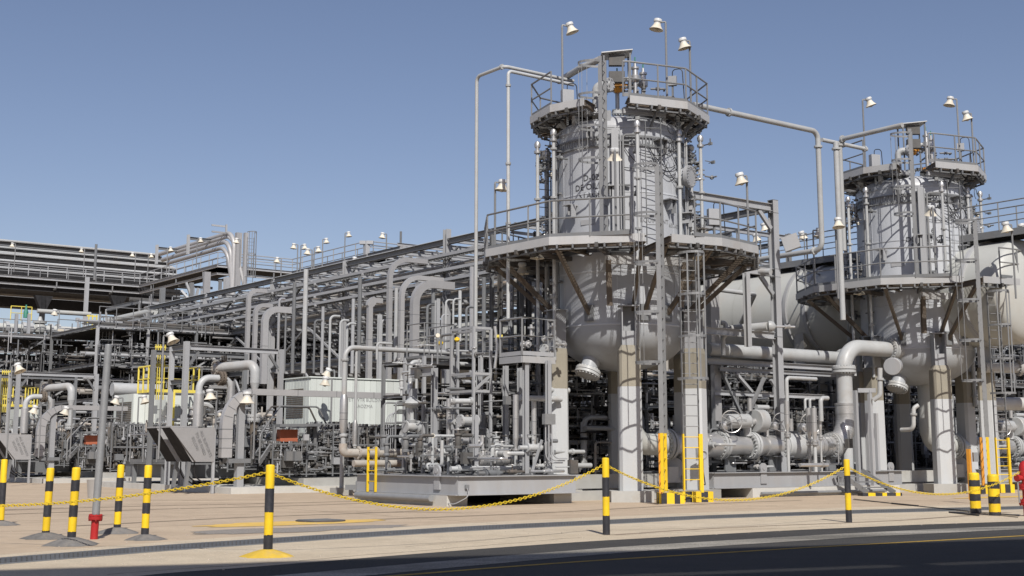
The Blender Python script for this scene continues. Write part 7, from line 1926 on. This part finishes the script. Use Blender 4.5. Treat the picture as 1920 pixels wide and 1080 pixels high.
# front frame with rusty beam at left (50..195, 690..)
# ------------------------------------------------------------------ background process modules
def module(name, lab, seed):
    R_ = random.Random(seed); t = thing(name, V((0, 0, 0)), lab, 'process module')
    Wd, Dp, H = 9.0, 8.0, 8.6
    X, Y = EA, EB
    def L(x, y, z): return X * x + Y * y + ZZ * z
    for x in (0, Wd / 3, Wd * 2 / 3, Wd):
        for y in (0, Dp): MB().ib(L(x, y, 0), L(x, y, H), .15, .15, Y).build('column', M['lsteel'] if R_.random() < .4 else M['steel'], t)
    lv = (2.4, 4.4, 6.4, H)
    for z in lv:
        for y in (0, Dp): MB().ib(L(0, y, z), L(Wd, y, z), .1, .15).build('beam', M['lsteel'] if y == 0 and R_.random() < .5 else M['steel'], t)
        for x in (0, Wd): MB().ib(L(x, 0, z), L(x, Dp, z), .12, .2).build('side_beam', M['steel'], t)
        MB().box(L(Wd / 2, Dp / 2 + .1, z - .15), Wd - .1, Dp + .2, .06, (X, Y, ZZ)).build('floor_plate', M['dark'], t)  # solid dark floors at every level, added to keep the interior in shade
        if R_.random() < .75:
            for q_ in (.55, 1.1): MB().cyl(L(0, -.15, z + q_), L(Wd, -.15, z + q_), .025, seg=6).build('handrail', M['rail'], t)
            pm = MB()
            for k in range(10): pm.cyl(L(k, -.15, z), L(k, -.15, z + 1.1), .025, seg=6)
            pm.build('handrail_posts', M['rail'], t, kind='stuff')
    for k in range(5):
        x0 = R_.randrange(3) * Wd / 3; z0 = R_.choice((0, 2.4, 4.4, 6.4)); MB().bar(L(x0, 0, z0), L(x0 + Wd / 3, 0, z0 + 2.0), .09, .09, Y).build('diagonal', M['lsteel'], t)
    mats = [M['pipe'], M['clad'], M['rpipe'], M['dsteel'], M['steel'], M['lsteel'], M['dsteel']]
    for k in range(26):
        z = R_.choice((.8, 1.4, 2.0, 2.9, 3.4, 3.8, 5.0, 5.6, 7.0, 7.6, H + .3)) + R_.uniform(-.15, .15); y = R_.uniform(.0, 4); r = R_.choice((.05, .08, .11, .16, .22))
        x0, x1 = (-.4, Wd + .4) if R_.random() < .5 else sorted((R_.uniform(0, 4), R_.uniform(5, Wd)))
        MB().cyl(L(x0, y, z), L(x1, y, z), r, seg=9).build('pipe_run', R_.choice(mats), t)
    for k in range(16):
        x = R_.uniform(0, Wd); y = R_.uniform(-.7, 2); r = R_.choice((.04, .06, .1, .15)); z0 = R_.uniform(0, 4); z1 = z0 + R_.uniform(1.5, 4.4)
        MB().tube([L(x, y, z0), L(x, y, z1), L(x + R_.uniform(-2, 2), y, z1)], r, bend=r * 3, seg=8).build('riser', R_.choice(mats), t)
    for k in range(9):
        z = R_.choice((.2, 2.4, 4.4, 6.4)); MB().box(L(R_.uniform(.6, Wd - .6), R_.uniform(.5, 2.5), z + .5), R_.uniform(.3, 1.1), R_.uniform(.3, 1.0), R_.uniform(.4, 1.0), (X, Y, ZZ)).build('equipment_case', R_.choice([M['steel'], M['lsteel'], M['dsteel'], M['dark']]), t)
    for k in range(4):
        z = R_.choice((1.1, 3.1, 5.1)); x = R_.uniform(1, Wd - 3); y = R_.uniform(.4, 1.6); MB().lathe(L(x, y, z), X, [(.05, 0), (.3, .1), (.38, .25), (.38, 1.3), (.3, 1.45), (.05, 1.55)], 16).build('small_drum', R_.choice([M['pipe'], M['clad']]), t)
    for nm, mt_, n_, lo, hi in (('small_bore_lines', 'steel', 420, .015, .06), ('bright_fittings', 'clad', 170, .02, .06), ('dark_fittings', 'dark', 200, .03, .12)):
        c = MB()
        for k in range(n_):
            p = L(R_.uniform(0, Wd), R_.uniform(-.7, 1.8), R_.uniform(.1, H)); d = R_.choice((X, Y, ZZ, X, ZZ)); r = R_.uniform(lo, hi)
            c.cyl(p, p + d * R_.uniform(.2, 1.4), r, seg=6)
            if R_.random() < .3: c.cyl(p + d * .1, p + d * .17, r * 2.4, seg=7)
        c.build(nm, M[mt_], t, kind='stuff')
    return t
MODS = [module('process_module', 'proto', 101 + i) for i in range(3)]
index_kids()
where = ['far left, first', 'second from the far left', 'third from the far left', 'fourth from the left', 'fifth from the left', 'middle of the row', 'just behind the shelter', 'behind the nearest skid', 'behind the biggest vessel', 'between the vessels', 'behind the farther vessel', 'right edge']
k = 0
grp = 'process modules filling the background'
spots = []
for i in range(9): spots.append((23.5 + i * 9.4, 84, 'row behind the shelter'))      # row seen through the gaps
for i in range(4): spots.append((47.6 + i * 9.6, 43.5, 'row behind the tank'))
for a_, b_ in ((36, 77), (46, 77), (48.5, 66), (58.5, 66), (68.5, 66)): spots.append((a_, b_, 'row under the rack'))
for i in range(6): spots.append((60 + i * 10, 24 + 0 * i, 'row at the right'))
for i in range(4): spots.append((30 + i * 9.4, 104, 'rear row under the high rack'))
for i in range(5): spots.append((26.5 + i * 9.4, 74.5, 'row under the high rack'))
ordn = ['first', 'second', 'third', 'fourth', 'fifth', 'sixth', 'seventh', 'eighth', 'ninth']
cnt = {}
for a_, b_, rw in spots:
    n_ = cnt.get(rw, 0); cnt[rw] = n_ + 1
    lab = 'grey steel process module, %s from the left in the %s' % (ordn[n_], rw)
    src = MODS[k % 3]; 
    if k < 3:
        src.location = W(a_, b_, 0); src['label'] = lab; src['group'] = grp
    else:
        c = copy_tree(src, V((0, 0, 0)), lab, group=grp); c.location = W(a_, b_, 0)
    k += 1

def plant_scale(c, sc):
    rt = Matrix((( EA.x, EB.x, 0), (EA.y, EB.y, 0), (0, 0, 1)))
    mtx = (rt @ Matrix.Diagonal(sc) @ rt.transposed()).to_4x4()
    for o in COL.objects:
        if o.parent == c: o.matrix_local = mtx @ o.matrix_local
for j, (a_, b_, sc, lab) in enumerate([(38, 98, (.9, .8, 1.5), 'tall dark process module under the walkway corner, left one'), (47, 97, (.9, .8, 1.55), 'tall dark process module under the walkway corner, middle one'), (56, 96, (.9, .8, 1.5), 'tall dark process module under the walkway corner, right one')]):
    c = copy_tree(MODS[j], V((0, 0, 0)), lab, group=None); c.location = W(a_, b_, 0)
    if 'group' in c: del c['group']
    plant_scale(c, sc)
# more thin pipes between the long ones of the high rack, and dark cross ties
for i, py in enumerate((452, 465, 477, 490, 503, 521, 533)):
    q = at(-80, 140, zof(py, 140)); e = A_(q, 318 + i * 6); r = (.07, .1, .06)[i % 3]
    hpipe('high_pipe', ('upper', 'second', 'third', 'fourth', 'fifth', 'sixth', 'lowest')[i] + ' thin pipe between the long parallel pipes at the upper left', [q, e], r, mt=(M['steel'], M['pipe'], M['clad'])[i % 3], seg=8, group='thin pipes at the upper left')
# lower modules close behind the vessels and the nearest skid
for j, (a_, b_, sc, lab) in enumerate([(24.6, 34.3, (.9, .38, .52), 'low dark process module close behind the nearest skid'), (35.8, 36.2, (.85, .7, .5), 'low dark process module under the near end of the cream tank'),
        (43.8, 36.2, (.85, .7, .5), 'low dark process module under the cream tank beyond the insulated riser'), (51.8, 35.5, (.9, .7, .52), 'low dark process module behind the farther vessel'), (60.5, 34.5, (.9, .7, .52), 'low dark process module at the right edge')]):
    c = copy_tree(MODS[(j + 1) % 3], V((0, 0, 0)), lab, group=None); c.location = W(a_, b_, 0)
    if 'group' in c: del c['group']
    # scale in plant axes: the children are laid out along EA, EB, so turn, scale, turn back
    rt = Matrix((( EA.x, EB.x, 0), (EA.y, EB.y, 0), (0, 0, 1)))
    mtx = rt @ Matrix.Diagonal(sc) @ rt.transposed()
    for o in COL.objects:
        if o.parent == c: o.matrix_local = mtx.to_4x4() @ o.matrix_local
# ------------------------------------------------------------------ repeats
index_kids()
SH2 = EA * 15.3
for o, l2 in V1:
    c = copy_tree(o, SH2, l2)
    if o.name.startswith('separator_vessel'):
        n_ = 0
        for ch in [x for x in COL.objects if x.parent == c and x.name.startswith('lettering')]:
            D.objects.remove(ch)
        ORG[c.name] = V(c.location); vc2 = V(c.location)
        for s_, ph, py, sz in (('D-0216', -6, 433, .27), ('DE OILING', -6, 449, .27), ('STAGE', -8, 462, .27)):
            text_mesh(s_, sz, pol(VR, ph, zof(py, 49.2), vc2), 0, 0, (vc2, VR + .012), M['ink'], parent=c)
for o, l2 in LEFT: copy_tree(o, SHIFT, l2)
# every lamp pole copy keeps the group of its source
for o in COL.objects:
    if o.name.startswith('pole_lamp'): o['group'] = o.get('group') or 'floodlights on thin poles'
